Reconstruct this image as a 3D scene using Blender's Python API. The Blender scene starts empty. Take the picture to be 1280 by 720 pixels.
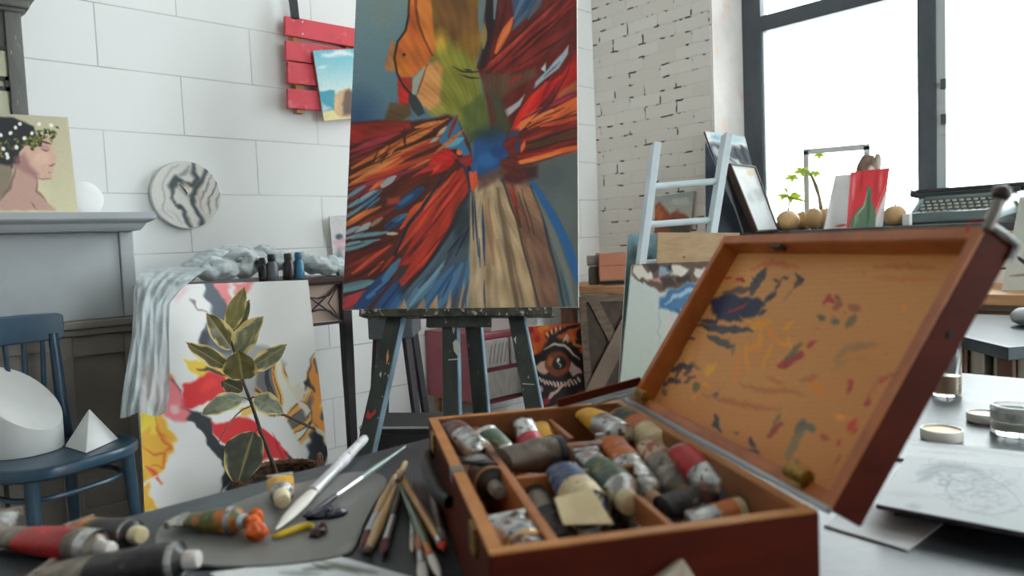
import bpy, math, random
import numpy as np
from mathutils import Vector, Matrix, noise as mnoise

random.seed(7)
scene = bpy.context.scene
col = scene.collection
PI = math.pi

# ------------------------------------------------------------------ camera
CAMROT = np.array([[0.73144756, 0.0718611, -0.67810062],
                   [-0.6806493, 0.01679556, -0.73241685],
                   [-0.0412432, 0.99727323, 0.06119727]])
FOC = 914.869
CZ = 1.03
ORG = np.array([0.0, 0.0, CZ])


def ray(x, y):
    return CAMROT @ np.array([(x - 640) / FOC, -(y - 360) / FOC, -1.0])


def V(a):
    return Vector((float(a[0]), float(a[1]), float(a[2])))


def onz(x, y, z):
    d = ray(x, y); return V(ORG + d * ((z - CZ) / d[2]))


def onx(x, y, X):
    d = ray(x, y); return V(ORG + d * (X / d[0]))


def ony(x, y, Y):
    d = ray(x, y); return V(ORG + d * (Y / d[1]))


def at(x, y, dep):
    return V(ORG + ray(x, y) * dep)


def onplane(x, y, p, n):
    d = V(ray(x, y)); o = V(ORG)
    return o + d * ((p - o).dot(n) / d.dot(n))


cam = bpy.data.cameras.new('camera')
camo = bpy.data.objects.new('camera', cam)
col.objects.link(camo)
cam.sensor_width = 36.0
cam.lens = FOC * 36.0 / 1280.0
cam.clip_start = 0.02
m4 = Matrix([list(CAMROT[i]) + [ORG[i]] for i in range(3)] + [[0, 0, 0, 1]])
camo.matrix_world = m4
cam.dof.use_dof = True
cam.dof.focus_distance = 1.9
cam.dof.aperture_fstop = 5.0
scene.camera = camo
scene.view_settings.view_transform = 'Standard'
scene.view_settings.look = 'None'
scene.view_settings.gamma = 1.0
scene.view_settings.use_curve_mapping = False
scene.view_settings.exposure = 0.0


# ------------------------------------------------------------------ colours and materials
def lin1(c):
    c = c / 255.0
    return c / 12.92 if c <= 0.04045 else ((c + 0.055) / 1.055) ** 2.4


def lin(c, k=1.0):
    return tuple(min(0.92, lin1(v) * k) for v in c)


def rgba(c, k=1.0):
    return (*lin(c, k), 1.0)


class NT:
    def __init__(s, name):
        s.m = bpy.data.materials.new(name)
        s.m.use_nodes = True
        s.t = s.m.node_tree
        s.b = next(n for n in s.t.nodes if n.type == 'BSDF_PRINCIPLED')

    def n(s, typ, **kw):
        nd = s.t.nodes.new(typ)
        for k, v in kw.items():
            if hasattr(nd, k):
                setattr(nd, k, v)
            else:
                nd.inputs[k].default_value = v
        return nd

    def l(s, a, b):
        s.t.links.new(a, b)


def mat(name, c, rough=0.6, metal=0.0, c2=None, scale=20.0, lo=0.4, hi=0.62, stretch=None, bump=0.0,
        bscale=None, spec=0.5, c3=None, scale3=60.0, lo3=0.6, hi3=0.66, detail=4.0, k=1.0, trans=0.0, alpha=1.0, sheen=0.0):
    """Principled paint with up to two procedural noise layers of other colours."""
    t = NT(name)
    b = t.b
    b.inputs['Roughness'].default_value = rough
    b.inputs['Metallic'].default_value = metal
    b.inputs['Specular IOR Level'].default_value = spec
    if trans:
        b.inputs['Transmission Weight'].default_value = trans
    if alpha < 1:
        b.inputs['Alpha'].default_value = alpha
    if sheen:
        b.inputs['Sheen Weight'].default_value = sheen
    tc = t.n('ShaderNodeTexCoord')
    src = tc.outputs['Object']
    if stretch:
        mp = t.n('ShaderNodeMapping')
        mp.inputs['Scale'].default_value = stretch
        t.l(src, mp.inputs['Vector'])
        src = mp.outputs['Vector']
    base = None
    if c2 is None:
        b.inputs['Base Color'].default_value = rgba(c, k)
    else:
        nz = t.n('ShaderNodeTexNoise', Scale=scale, Detail=detail)
        t.l(src, nz.inputs['Vector'])
        mr = t.n('ShaderNodeMapRange')
        mr.inputs['From Min'].default_value = lo
        mr.inputs['From Max'].default_value = hi
        t.l(nz.outputs['Fac'], mr.inputs['Value'])
        mx = t.n('ShaderNodeMix', data_type='RGBA')
        mx.inputs['A'].default_value = rgba(c, k)
        mx.inputs['B'].default_value = rgba(c2, k)
        t.l(mr.outputs['Result'], mx.inputs['Factor'])
        base = mx.outputs['Result']
        if c3 is not None:
            nz3 = t.n('ShaderNodeTexNoise', Scale=scale3, Detail=3.0)
            t.l(src, nz3.inputs['Vector'])
            mr3 = t.n('ShaderNodeMapRange')
            mr3.inputs['From Min'].default_value = lo3
            mr3.inputs['From Max'].default_value = hi3
            t.l(nz3.outputs['Fac'], mr3.inputs['Value'])
            mx3 = t.n('ShaderNodeMix', data_type='RGBA')
            t.l(base, mx3.inputs['A'])
            mx3.inputs['B'].default_value = rgba(c3, k)
            t.l(mr3.outputs['Result'], mx3.inputs['Factor'])
            base = mx3.outputs['Result']
        t.l(base, b.inputs['Base Color'])
    if bump:
        nb = t.n('ShaderNodeTexNoise', Scale=bscale or scale, Detail=5.0)
        t.l(src, nb.inputs['Vector'])
        bp = t.n('ShaderNodeBump', Strength=bump, Distance=0.01)
        t.l(nb.outputs['Fac'], bp.inputs['Height'])
        t.l(bp.outputs['Normal'], b.inputs['Normal'])
    return t.m


def paint_mat(name, rough=0.45, spec=0.4, bump=0.15):
    """Artist's paint: its colour is stored on the painted surface itself."""
    t = NT(name)
    at_ = t.n('ShaderNodeAttribute', attribute_name='paint')
    t.l(at_.outputs['Color'], t.b.inputs['Base Color'])
    t.b.inputs['Roughness'].default_value = rough
    t.b.inputs['Specular IOR Level'].default_value = spec
    if bump:
        tc = t.n('ShaderNodeTexCoord')
        nz = t.n('ShaderNodeTexNoise', Scale=260.0, Detail=3.0)
        t.l(tc.outputs['Object'], nz.inputs['Vector'])
        bp = t.n('ShaderNodeBump', Strength=bump, Distance=0.002)
        t.l(nz.outputs['Fac'], bp.inputs['Height'])
        t.l(bp.outputs['Normal'], t.b.inputs['Normal'])
    return t.m


# ------------------------------------------------------------------ mesh builder
class MB:
    def __init__(s):
        s.v = []
        s.f = []

    def add(s, vs, fs):
        o = len(s.v)
        s.v += [Vector(p) for p in vs]
        s.f += [tuple(o + i for i in f) for f in fs]
        return s

    def box(s, c, sx, sy, sz, ax=None, ay=None, az=None):
        ax = Vector(ax) if ax else Vector((1, 0, 0))
        ay = Vector(ay) if ay else Vector((0, 1, 0))
        az = Vector(az) if az else Vector((0, 0, 1))
        c = Vector(c)
        vs = [c + ax * (sx / 2 * i) + ay * (sy / 2 * j) + az * (sz / 2 * k) for k in (-1, 1) for j in (-1, 1) for i in (-1, 1)]
        return s.add(vs, [(0, 2, 3, 1), (4, 5, 7, 6), (0, 1, 5, 4), (2, 6, 7, 3), (0, 4, 6, 2), (1, 3, 7, 5)])

    def mm(s, a, b):
        a = Vector(a); b = Vector(b)
        return s.box((a + b) / 2, abs(b.x - a.x), abs(b.y - a.y), abs(b.z - a.z))

    def prism(s, poly, off):
        n = len(poly)
        off = Vector(off)
        vs = [Vector(p) for p in poly] + [Vector(p) + off for p in poly]
        fs = [tuple(range(n)), tuple(range(2 * n - 1, n - 1, -1))] + [(i, n + i, n + (i + 1) % n, (i + 1) % n) for i in range(n)]
        return s.add(vs, fs)

    def loft(s, rings, cap=True, closed=True):
        n = len(rings[0])
        o = len(s.v)
        for r in rings:
            s.v += [Vector(p) for p in r]
        for i in range(len(rings) - 1):
            for j in range(n if closed else n - 1):
                k = (j + 1) % n
                s.f.append((o + i * n + j, o + i * n + k, o + (i + 1) * n + k, o + (i + 1) * n + j))
        if cap and closed:
            s.f.append(tuple(o + j for j in reversed(range(n))))
            s.f.append(tuple(o + (len(rings) - 1) * n + j for j in range(n)))
        return s

    def tube(s, pts, rad, n=10, flat=1.0, up=None, cap=True):
        pts = [Vector(p) for p in pts]
        if not hasattr(rad, '__len__'):
            rad = [rad] * len(pts)
        rings = []
        prev = Vector(up) if up is not None else None
        for i, p in enumerate(pts):
            t = (pts[min(i + 1, len(pts) - 1)] - pts[max(i - 1, 0)]).normalized()
            if prev is None:
                prev = Vector((0, 0, 1)) if abs(t.z) < 0.9 else Vector((1, 0, 0))
            b = (prev - t * prev.dot(t)).normalized()
            prev = b
            a = t.cross(b)
            rings.append([p + (a * math.cos(2 * PI * j / n) + b * (flat * math.sin(2 * PI * j / n))) * rad[i] for j in range(n)])
        return s.loft(rings, cap)

    def lathe(s, prof, base=(0, 0, 0), axis=(0, 0, 1), n=24, cap=True):
        base = Vector(base); ax = Vector(axis).normalized()
        u = ax.orthogonal().normalized(); w = ax.cross(u)
        rings = [[base + ax * z + (u * math.cos(2 * PI * j / n) + w * math.sin(2 * PI * j / n)) * max(r, 1e-5) for j in range(n)] for r, z in prof]
        return s.loft(rings, cap)

    def ball(s, c, rx, ry=None, rz=None, n=14, rough=0.0, seed=0, ax=None):
        ry = ry or rx; rz = rz or rx
        c = Vector(c)
        rings = []
        for i in range(1, n):
            th = PI * i / n
            ring = []
            for j in range(2 * n):
                ph = PI * j / n
                d = Vector((math.sin(th) * math.cos(ph), math.sin(th) * math.sin(ph), -math.cos(th)))
                q = 1 + (rough * mnoise.noise(d * 2.2 + Vector((seed * 3.1, 0, 0))) if rough else 0)
                ring.append(c + Vector((d.x * rx, d.y * ry, d.z * rz)) * q)
            rings.append(ring)
        return s.loft(rings)

    def build(s, name, m, parent=None, smooth=False, bevel=0.0, seg=2, angle=None):
        base = Vector((0, 0, 0))
        if parent is not None:
            r = parent
            base = Vector(r['_o']) if '_o' in r else Vector((0, 0, 0))
        me = bpy.data.meshes.new(name)
        me.from_pydata([tuple(p - base) for p in s.v], [], s.f)
        me.update()
        import bmesh
        bm = bmesh.new(); bm.from_mesh(me)
        bmesh.ops.recalc_face_normals(bm, faces=bm.faces)
        bm.to_mesh(me); bm.free()
        o = bpy.data.objects.new(name, me)
        col.objects.link(o)
        if m is not None:
            me.materials.append(m)
        if parent is not None:
            o.parent = parent
            o['_o'] = tuple(base)
        if smooth:
            me.polygons.foreach_set('use_smooth', [True] * len(me.polygons))
            if angle is None:
                angle = 40
            try:
                me.set_sharp_from_angle(angle=math.radians(angle))
            except Exception:
                pass
        if bevel:
            bv = o.modifiers.new('bevel', 'BEVEL')
            bv.width = bevel; bv.segments = seg; bv.limit_method = 'ANGLE'
        return o


def empty(name, loc, label, cat, group=None):
    o = bpy.data.objects.new(name, None)
    col.objects.link(o)
    o.location = loc
    o.empty_display_size = 0.05
    o['_o'] = tuple(loc)
    tag(o, label, cat, group)
    return o


def tag(o, label, cat, group=None):
    o['label'] = label
    o['category'] = cat
    if group:
        o['group'] = group
    return o


def struct(o):
    o['kind'] = 'structure'
    return o


# ------------------------------------------------------------------ painted surfaces
class Art:
    """Colours of a painted surface, laid down stroke by stroke over sample points (X, Y)."""

    def __init__(s, X, Y, base, seed=0, warp=()):
        """warp: (amplitude, wavelength) pairs that make every edge wander like a hand-painted one"""
        r_ = np.random.RandomState(seed + 77)
        X0, Y0 = X, Y
        for am, wl in warp:
            for _k in range(2):
                p = r_.rand(6) * 6.283; f = 6.283 / wl * (0.7 + 0.6 * r_.rand(4))
                dX = np.sin(Y0 * f[0] + p[0] + 1.5 * np.sin(X0 * f[1] * .6 + p[1]))
                dY = np.sin(X0 * f[2] + p[2] + 1.5 * np.sin(Y0 * f[3] * .6 + p[3]))
                X = X + am * .6 * dX; Y = Y + am * .6 * dY
        s.X = X; s.Y = Y
        s.C = np.tile(np.array(base, float), (len(X), 1))
        s.rng = np.random.RandomState(seed)

    def mix(s, a, c):
        s.C += a[:, None] * (np.array(c, float) - s.C)

    def poly(s, pts, c, soft=1.2, a=1.0):
        P = np.array(pts, float)
        x0, y0 = P.min(0) - 3 * soft; x1, y1 = P.max(0) + 3 * soft
        idx = np.where((s.X > x0) & (s.X < x1) & (s.Y > y0) & (s.Y < y1))[0]
        if not len(idx):
            return
        x = s.X[idx]; y = s.Y[idx]
        ins = np.zeros(len(idx), bool); dmin = np.full(len(idx), 1e9)
        n = len(P)
        for i in range(n):
            ax, ay = P[i]; bx, by = P[(i + 1) % n]
            cond = (ay > y) != (by > y)
            with np.errstate(divide='ignore', invalid='ignore'):
                xi = ax + (y - ay) * (bx - ax) / (by - ay if by != ay else 1e-9)
            ins ^= cond & (x < xi)
            L2 = (bx - ax) ** 2 + (by - ay) ** 2 + 1e-9
            t = np.clip(((x - ax) * (bx - ax) + (y - ay) * (by - ay)) / L2, 0, 1)
            dmin = np.minimum(dmin, np.hypot(x - ax - t * (bx - ax), y - ay - t * (by - ay)))
        sd = np.where(ins, dmin, -dmin)
        al = np.clip(0.5 + sd / (2 * soft), 0, 1) * a
        s.C[idx] += al[:, None] * (np.array(c, float) - s.C[idx])

    def stroke(s, pts, w, c, soft=0.8, a=1.0, taper=(0.3, 0.3), dry=0.0):
        P = np.array(pts, float)
        mw = w + 3 * soft
        x0, y0 = P.min(0) - mw; x1, y1 = P.max(0) + mw
        idx = np.where((s.X > x0) & (s.X < x1) & (s.Y > y0) & (s.Y < y1))[0]
        if not len(idx):
            return
        x = s.X[idx]; y = s.Y[idx]
        seg = np.hypot(*np.diff(P, axis=0).T); tot = seg.sum() + 1e-9
        best = np.full(len(idx), 1e9); bt = np.zeros(len(idx))
        acc = 0
        for i in range(len(P) - 1):
            ax, ay = P[i]; bx, by = P[i + 1]
            L2 = (bx - ax) ** 2 + (by - ay) ** 2 + 1e-9
            t = np.clip(((x - ax) * (bx - ax) + (y - ay) * (by - ay)) / L2, 0, 1)
            d = np.hypot(x - ax - t * (bx - ax), y - ay - t * (by - ay))
            m_ = d < best
            best[m_] = d[m_]; bt[m_] = (acc + t[m_] * seg[i]) / tot
            acc += seg[i]
        hw = w / 2 * (taper[0] + (1 - taper[0]) * np.clip(bt / 0.35, 0, 1)) * (taper[1] + (1 - taper[1]) * np.clip((1 - bt) / 0.35, 0, 1))
        al = np.clip(0.5 + (hw - best) / (2 * soft), 0, 1) * a
        if dry:
            nz = np.sin(x * 1.9 + y * 2.3) * np.sin(x * 0.7 - y * 3.1)
            al *= np.clip(1 - dry * (0.5 + nz), 0, 1)
        s.C[idx] += al[:, None] * (np.array(c, float) - s.C[idx])

    def blob(s, x, y, rx, ry, c, a=1.0, soft=0.5):
        d = np.hypot((s.X - x) / rx, (s.Y - y) / ry)
        s.mix(np.clip((1 - d) / soft, 0, 1) * a, c)

    def grad(s, x0, y0, x1, y1, c0, c1):
        t = np.clip(((s.X - x0) * (x1 - x0) + (s.Y - y0) * (y1 - y0)) / ((x1 - x0) ** 2 + (y1 - y0) ** 2), 0, 1)
        s.C[:] = np.array(c0, float) + t[:, None] * (np.array(c1, float) - np.array(c0, float))

    def grain(s, amp, fx=0.9, fy=0.9):
        n = np.zeros(len(s.X))
        for k in range(5):
            p = s.rng.rand(4) * 6.28; q = (0.3 + s.rng.rand(2) * 1.7)
            n += np.sin(s.X * fx * q[0] + p[0] + 1.3 * np.sin(s.Y * fy * 0.7 + p[2])) * np.sin(s.Y * fy * q[1] + p[1] + 1.3 * np.sin(s.X * fx * 0.6 + p[3]))
        s.C *= (1 + amp * n / 2.5)[:, None]


def srgb2lin(a):
    a = np.clip(a, 0, 255) / 255.0
    return np.where(a <= 0.04045, a / 12.92, ((a + 0.055) / 1.055) ** 2.4)


def screen_of(P):
    q = (P - ORG) @ CAMROT
    return 640 + FOC * q[:, 0] / -q[:, 2], 360 - FOC * q[:, 1] / -q[:, 2]


def painted(name, quad, nx, ny, art, m, parent=None, gain=1.0, bulge=None, uv=None):
    """A painted flat surface: a fine grid over quad (TL, TR, BR, BL) whose paint colours come from art(A)."""
    TL, TR, BR, BL = [np.array(p, float) for p in quad]
    u, v = np.meshgrid(np.linspace(0, 1, nx + 1), np.linspace(0, 1, ny + 1))
    u = u.ravel(); v = v.ravel()
    P = ((1 - u) * (1 - v))[:, None] * TL + (u * (1 - v))[:, None] * TR + (u * v)[:, None] * BR + ((1 - u) * v)[:, None] * BL
    base = np.array(parent['_o'], float) if parent is not None else np.zeros(3)
    if uv is not None:
        X, Y = u * uv[0], v * uv[1]
    else:
        X, Y = screen_of(P)
    C = art(X, Y)
    C = np.clip(srgb2lin(C) * gain, 0.003, 0.9)
    if bulge is not None:
        P = P + bulge(u, v)
    me = bpy.data.meshes.new(name)
    w = nx + 1
    fs = [(j * w + i, (j + 1) * w + i, (j + 1) * w + i + 1, j * w + i + 1) for j in range(ny) for i in range(nx)]
    me.from_pydata((P - base).tolist(), [], fs)
    me.update()
    ca = me.color_attributes.new('paint', 'FLOAT_COLOR', 'POINT')
    ca.data.foreach_set('color', np.concatenate([C, np.ones((len(C), 1))], 1).astype(np.float32).ravel())
    me.materials.append(m)
    o = bpy.data.objects.new(name, me)
    col.objects.link(o)
    if parent is not None:
        o.parent = parent
        o['_o'] = tuple(base)
    return o


def panel(name, label, cat, quad, thick, art, nx, ny, side, gain=1.0, surf='painted_face', back='stretcher', pm=None, group=None, frame=None):
    """A canvas or board: painted face in front of a body of real thickness."""
    TL, TR, BR, BL = [Vector(p) for p in quad]
    pn = (TR - TL).cross(BL - TL).normalized()
    sx_, sy_ = screen_of(np.array([tuple(BR)]))
    BR = onplane(sx_[0], sy_[0], TL, pn)            # keep the sheet truly flat
    c = (BL + BR) / 2
    n = (TR - TL).cross(BL - TL).normalized()      # away from the viewer side
    if n.dot(c - V(ORG)) < 0:
        n = -n
    e = empty(name, c, label, cat, group)
    MB().prism([TL + n * 0.0012, TR + n * 0.0012, BR + n * 0.0012, BL + n * 0.0012], n * thick).build(back, side, e)
    painted(surf, (TL, TR, BR, BL), nx, ny, art, pm or PAINT, e, gain)
    if frame:
        fm, fw, fd = frame
        f = MB()
        ins = []
        cc = (TL + TR + BR + BL) / 4
        ou = [TL, TR, BR, BL]
        ux = (TR - TL).normalized(); uy = (BL - TL).normalized()
        inn = [TL + ux * fw + uy * fw, TR - ux * fw + uy * fw, BR - ux * fw - uy * fw, BL + ux * fw - uy * fw]
        for i in range(4):
            j = (i + 1) % 4
            f.prism([ou[i] - n * fd, ou[j] - n * fd, inn[j] - n * fd, inn[i] - n * fd], n * (fd + thick * 0.9))
        f.build('frame', fm, e, bevel=0.001)
    return e
SKY_TOP = 18.0
SKY_LOW = 8.9
BIG_GAIN = 1.6
LID_GAIN = 1.7

# ------------------------------------------------------------------ world and light
w = bpy.data.worlds.new('sky'); scene.world = w; w.use_nodes = True
wt = w.node_tree
bg = next(n for n in wt.nodes if n.type == 'BACKGROUND')
tc = wt.nodes.new('ShaderNodeTexCoord'); sx = wt.nodes.new('ShaderNodeSeparateXYZ')
wt.links.new(tc.outputs['Generated'], sx.inputs[0])
mr = wt.nodes.new('ShaderNodeMapRange'); mr.interpolation_type = 'SMOOTHSTEP'
mr.inputs['From Min'].default_value = 0.30; mr.inputs['From Max'].default_value = 0.62
mr.inputs['To Min'].default_value = SKY_LOW; mr.inputs['To Max'].default_value = SKY_TOP
wt.links.new(sx.outputs['Z'], mr.inputs['Value'])
wt.links.new(mr.outputs['Result'], bg.inputs['Strength'])
bg.inputs['Color'].default_value = (0.875, 0.955, 0.965, 1)

# ------------------------------------------------------------------ shared materials
PAINT = paint_mat('artist_paint')
PAINT_MATT = paint_mat('matt_paint', rough=0.8, spec=0.2, bump=0.05)
WOODPAINT = paint_mat('wood_with_paint_marks', rough=0.5, spec=0.35, bump=0.1)
canvas_edge = mat('bare_canvas_edge', (215, 210, 200), rough=0.9, c2=(190, 184, 172), scale=40)
dark_edge = mat('dark_board_edge', (38, 42, 48), rough=0.7)
raw_wood = mat('raw_pine', (190, 150, 105), rough=0.6, c2=(160, 118, 76), scale=8, stretch=(1, 1, 12), lo=0.35, hi=0.7)
white_plaster = mat('white_plaster', (226, 227, 226), rough=0.85, c2=(221, 222, 222), scale=12)
steel = mat('bright_steel', (190, 195, 200), rough=0.3, metal=1.0)
old_brass = mat('old_brass', (170, 135, 60), rough=0.4, metal=0.8, c2=(120, 90, 40), scale=120)
black_iron = mat('black_metal', (28, 28, 30), rough=0.5)

# ------------------------------------------------------------------ room shell
YB = 3.15       # back wall
XR = 3.717      # brick wall
YJ = 2.28       # window jamb
XG = 4.08       # window frame plane
ZS = 1.035      # sill height
ZT = 3.75       # window head
HC = 4.0
XL = -2.6; YF = -3.2; YW = -0.64


def block_wall_mat():
    t = NT('white_block_wall')
    tc = t.n('ShaderNodeTexCoord')
    sp = t.n('ShaderNodeSeparateXYZ'); t.l(tc.outputs['Object'], sp.inputs[0])
    ax = t.n('ShaderNodeMath', operation='SUBTRACT'); ax.inputs[1].default_value = 1.411 - 6.077
    az = t.n('ShaderNodeMath', operation='SUBTRACT'); az.inputs[1].default_value = 1.288 - 0.2415 * 7
    t.l(sp.outputs['X'], ax.inputs[0]); t.l(sp.outputs['Z'], az.inputs[0])
    cb = t.n('ShaderNodeCombineXYZ'); t.l(ax.outputs[0], cb.inputs['X']); t.l(az.outputs[0], cb.inputs['Y'])
    br = t.n('ShaderNodeTexBrick', offset=0.5, offset_frequency=2, squash=1.0)
    br.inputs['Scale'].default_value = 1.0
    br.inputs['Brick Width'].default_value = 0.6077
    br.inputs['Row Height'].default_value = 0.2415
    br.inputs['Mortar Size'].default_value = 0.0026
    br.inputs['Mortar Smooth'].default_value = 0.3
    br.inputs['Color1'].default_value = rgba((243, 245, 245)); br.inputs['Color2'].default_value = rgba((240, 242, 242))
    t.l(cb.outputs[0], br.inputs['Vector'])
    nz = t.n('ShaderNodeTexNoise', Scale=2.2, Detail=3.0); t.l(tc.outputs['Object'], nz.inputs['Vector'])
    mr_ = t.n('ShaderNodeMapRange'); mr_.inputs['From Min'].default_value = 0.35; mr_.inputs['From Max'].default_value = 0.65
    t.l(nz.outputs['Fac'], mr_.inputs['Value'])
    mx = t.n('ShaderNodeMix', data_type='RGBA'); mx.inputs['A'].default_value = rgba((176, 178, 178)); mx.inputs['B'].default_value = rgba((222, 224, 223))
    t.l(mr_.outputs['Result'], mx.inputs['Factor'])
    t.l(mx.outputs['Result'], br.inputs['Mortar'])
    t.l(br.outputs['Color'], t.b.inputs['Base Color'])
    t.b.inputs['Roughness'].default_value = 0.75
    bp = t.n('ShaderNodeBump', Strength=0.35, Distance=0.004, invert=True)
    t.l(br.outputs['Fac'], bp.inputs['Height']); t.l(bp.outputs['Normal'], t.b.inputs['Normal'])
    return t.m


def brick_wall_mat():
    t = NT('whitewashed_brick')
    tc = t.n('ShaderNodeTexCoord')
    nzw = t.n('ShaderNodeTexNoise', Scale=9.0, Detail=2.0); t.l(tc.outputs['Object'], nzw.inputs['Vector'])
    sp = t.n('ShaderNodeSeparateXYZ'); t.l(tc.outputs['Object'], sp.inputs[0])
    wz = t.n('ShaderNodeMath', operation='MULTIPLY_ADD'); wz.inputs[1].default_value = 0.022
    t.l(nzw.outputs['Fac'], wz.inputs[0]); t.l(sp.outputs['Z'], wz.inputs[2])
    wy = t.n('ShaderNodeMath', operation='MULTIPLY_ADD'); wy.inputs[1].default_value = 0.03
    t.l(nzw.outputs['Fac'], wy.inputs[0]); t.l(sp.outputs['Y'], wy.inputs[2])
    cb = t.n('ShaderNodeCombineXYZ'); t.l(wy.outputs[0], cb.inputs['X']); t.l(wz.outputs[0], cb.inputs['Y'])
    mp = t.n('ShaderNodeMapping'); mp.inputs['Location'].default_value = (10, 10.02, 0); t.l(cb.outputs[0], mp.inputs['Vector'])
    br = t.n('ShaderNodeTexBrick', offset=0.5, offset_frequency=2)
    br.inputs['Scale'].default_value = 1.0
    br.inputs['Brick Width'].default_value = 0.23
    br.inputs['Row Height'].default_value = 0.0765
    br.inputs['Mortar Size'].default_value = 0.0065
    br.inputs['Mortar Smooth'].default_value = 0.55
    br.inputs['Color1'].default_value = rgba((236, 231, 224)); br.inputs['Color2'].default_value = rgba((228, 222, 214))
    t.l(mp.outputs[0], br.inputs['Vector'])
    nz = t.n('ShaderNodeTexNoise', Scale=11.0, Detail=2.0); t.l(tc.outputs['Object'], nz.inputs['Vector'])
    mr_ = t.n('ShaderNodeMapRange'); mr_.inputs['From Min'].default_value = 0.55; mr_.inputs['From Max'].default_value = 0.60
    t.l(nz.outputs['Fac'], mr_.inputs['Value'])
    mx = t.n('ShaderNodeMix', data_type='RGBA'); mx.inputs['A'].default_value = rgba((228, 222, 214)); mx.inputs['B'].default_value = rgba((74, 64, 56))
    t.l(mr_.outputs['Result'], mx.inputs['Factor'])
    t.l(mx.outputs['Result'], br.inputs['Mortar'])
    t.l(br.outputs['Color'], t.b.inputs['Base Color'])
    t.b.inputs['Roughness'].default_value = 0.8
    nz2 = t.n('ShaderNodeTexNoise', Scale=30.0, Detail=4.0); t.l(tc.outputs['Object'], nz2.inputs['Vector'])
    ad = t.n('ShaderNodeMath', operation='MULTIPLY_ADD'); ad.inputs[1].default_value = 0.25
    iv = t.n('ShaderNodeMath', operation='SUBTRACT'); iv.inputs[0].default_value = 1.0
    t.l(br.outputs['Fac'], iv.inputs[1])
    t.l(nz2.outputs['Fac'], ad.inputs[0]); t.l(iv.outputs[0], ad.inputs[2])
    bp = t.n('ShaderNodeBump', Strength=0.32, Distance=0.008)
    t.l(ad.outputs[0], bp.inputs['Height']); t.l(bp.outputs['Normal'], t.b.inputs['Normal'])
    return t.m


plain_wall = mat('white_wall_paint', (226, 226, 222), rough=0.8, c2=(218, 218, 214), scale=3)
jamb_white = mat('rough_white_reveal', (222, 218, 214), rough=0.8, c2=(212, 206, 202), scale=6, bump=0.3, bscale=14, c3=(222, 196, 182), scale3=5, lo3=0.6, hi3=0.7)
struct(MB().mm((XL - 0.2, YB, 0), (XR + 0.5, YB + 0.25, HC)).build('wall_back', block_wall_mat()))
wr = MB()
wr.mm((XR, YJ, 0), (XG + 0.06, YB, HC))
wr.mm((XR, YW, 0), (XG + 0.06, YJ, ZS - 0.04))
wr.mm((XR, YW, ZT), (XG + 0.06, YJ, HC))
wr.mm((XR, YF, 0), (XG + 0.06, YW, HC))
struct(wr.build('wall_right', brick_wall_mat(), bevel=0.006))
struct(MB().mm((XR + 0.004, YJ - 0.006, ZS), (XG, YJ, ZT)).build('trim_1', jamb_white))
struct(MB().mm((XL - 0.2, YF, 0), (XL, YB, HC)).build('wall_left', plain_wall))
FX0, FX1 = 1.6, 3.5
NW = 2
wfr = MB()
FZ = 0.25
wfr.mm((XL - 0.2, YF - 0.2, 0), (FX0, YF, HC)).mm((FX1, YF - 0.2, 0), (XG + 0.06, YF, HC)).mm((FX0, YF - 0.2, 0), (FX1, YF, FZ)).mm((FX0, YF - 0.2, ZT), (FX1, YF, HC))
struct(wfr.build('wall_front', plain_wall))
floor_m = mat('grey_floorboards', (176, 166, 154), rough=0.5, c2=(156, 146, 134), scale=6, stretch=(1, 10, 1))
struct(MB().mm((XL - 0.2, YF - 0.2, -0.1), (XG + 0.06, YB + 0.25, 0)).build('floor', floor_m))
struct(MB().mm((XL - 0.2, YF - 0.2, HC), (XG + 0.06, YB + 0.25, HC + 0.1)).build('ceiling', plain_wall))

# window: dark frame, mullion, transom, light casement edge, panes, sill
frame_m = mat('dark_grey_window_frame', (82, 89, 96), rough=0.45, c2=(76, 83, 90), scale=12)
light_m = mat('pale_window_seal', (196, 204, 206), rough=0.5)
wf = MB()
for y0, y1 in ((2.157, 2.274), (1.236, 1.322), (0.30, 0.386), (-0.64, -0.55)):
    wf.mm((XG - 0.035, y0, ZS), (XG + 0.04, y1, ZT))
for z0, z1 in ((ZS, ZS + 0.05), (2.195, 2.285), (ZT - 0.07, ZT)):
    for y0, y1 in ((1.322, 2.157), (0.386, 1.236), (-0.55, 0.30)):
        if z0 == 2.195:
            if y0 not in (1.322,):
                continue
        wf.mm((XG - 0.03, y0, z0), (XG + 0.035, y1, z1))
window = struct(wf.build('window_1', frame_m, bevel=0.004))
ls = MB()
ls.mm((XG - 0.02, 2.147, ZS + 0.05), (XG + 0.02, 2.158, 2.195))
ls.mm((XG - 0.028, 1.196, ZS + 0.05), (XG + 0.02, 1.2365, ZT - 0.07))
ls.build('window_seal', light_m, window)
hg = MB()
for z in (1.72, 1.55):
    hg.mm((XG - 0.045, 1.19, z - 0.025), (XG - 0.02, 1.215, z + 0.025))
hg.build('hinge', mat('hinge_grey', (90, 96, 98), rough=0.4, metal=0.5), window, bevel=0.004)
gt = NT('window_glass')
gt.t.nodes.remove(gt.b)
out = next(n for n in gt.t.nodes if n.type == 'OUTPUT_MATERIAL')
tr = gt.n('ShaderNodeBsdfTransparent'); gl = gt.n('ShaderNodeBsdfGlossy', Roughness=0.02); fr = gt.n('ShaderNodeFresnel', IOR=1.45); mxs = gt.n('ShaderNodeMixShader')
gt.l(fr.outputs[0], mxs.inputs[0]); gt.l(tr.outputs[0], mxs.inputs[1]); gt.l(gl.outputs[0], mxs.inputs[2]); gt.l(mxs.outputs[0], out.inputs['Surface'])
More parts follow.
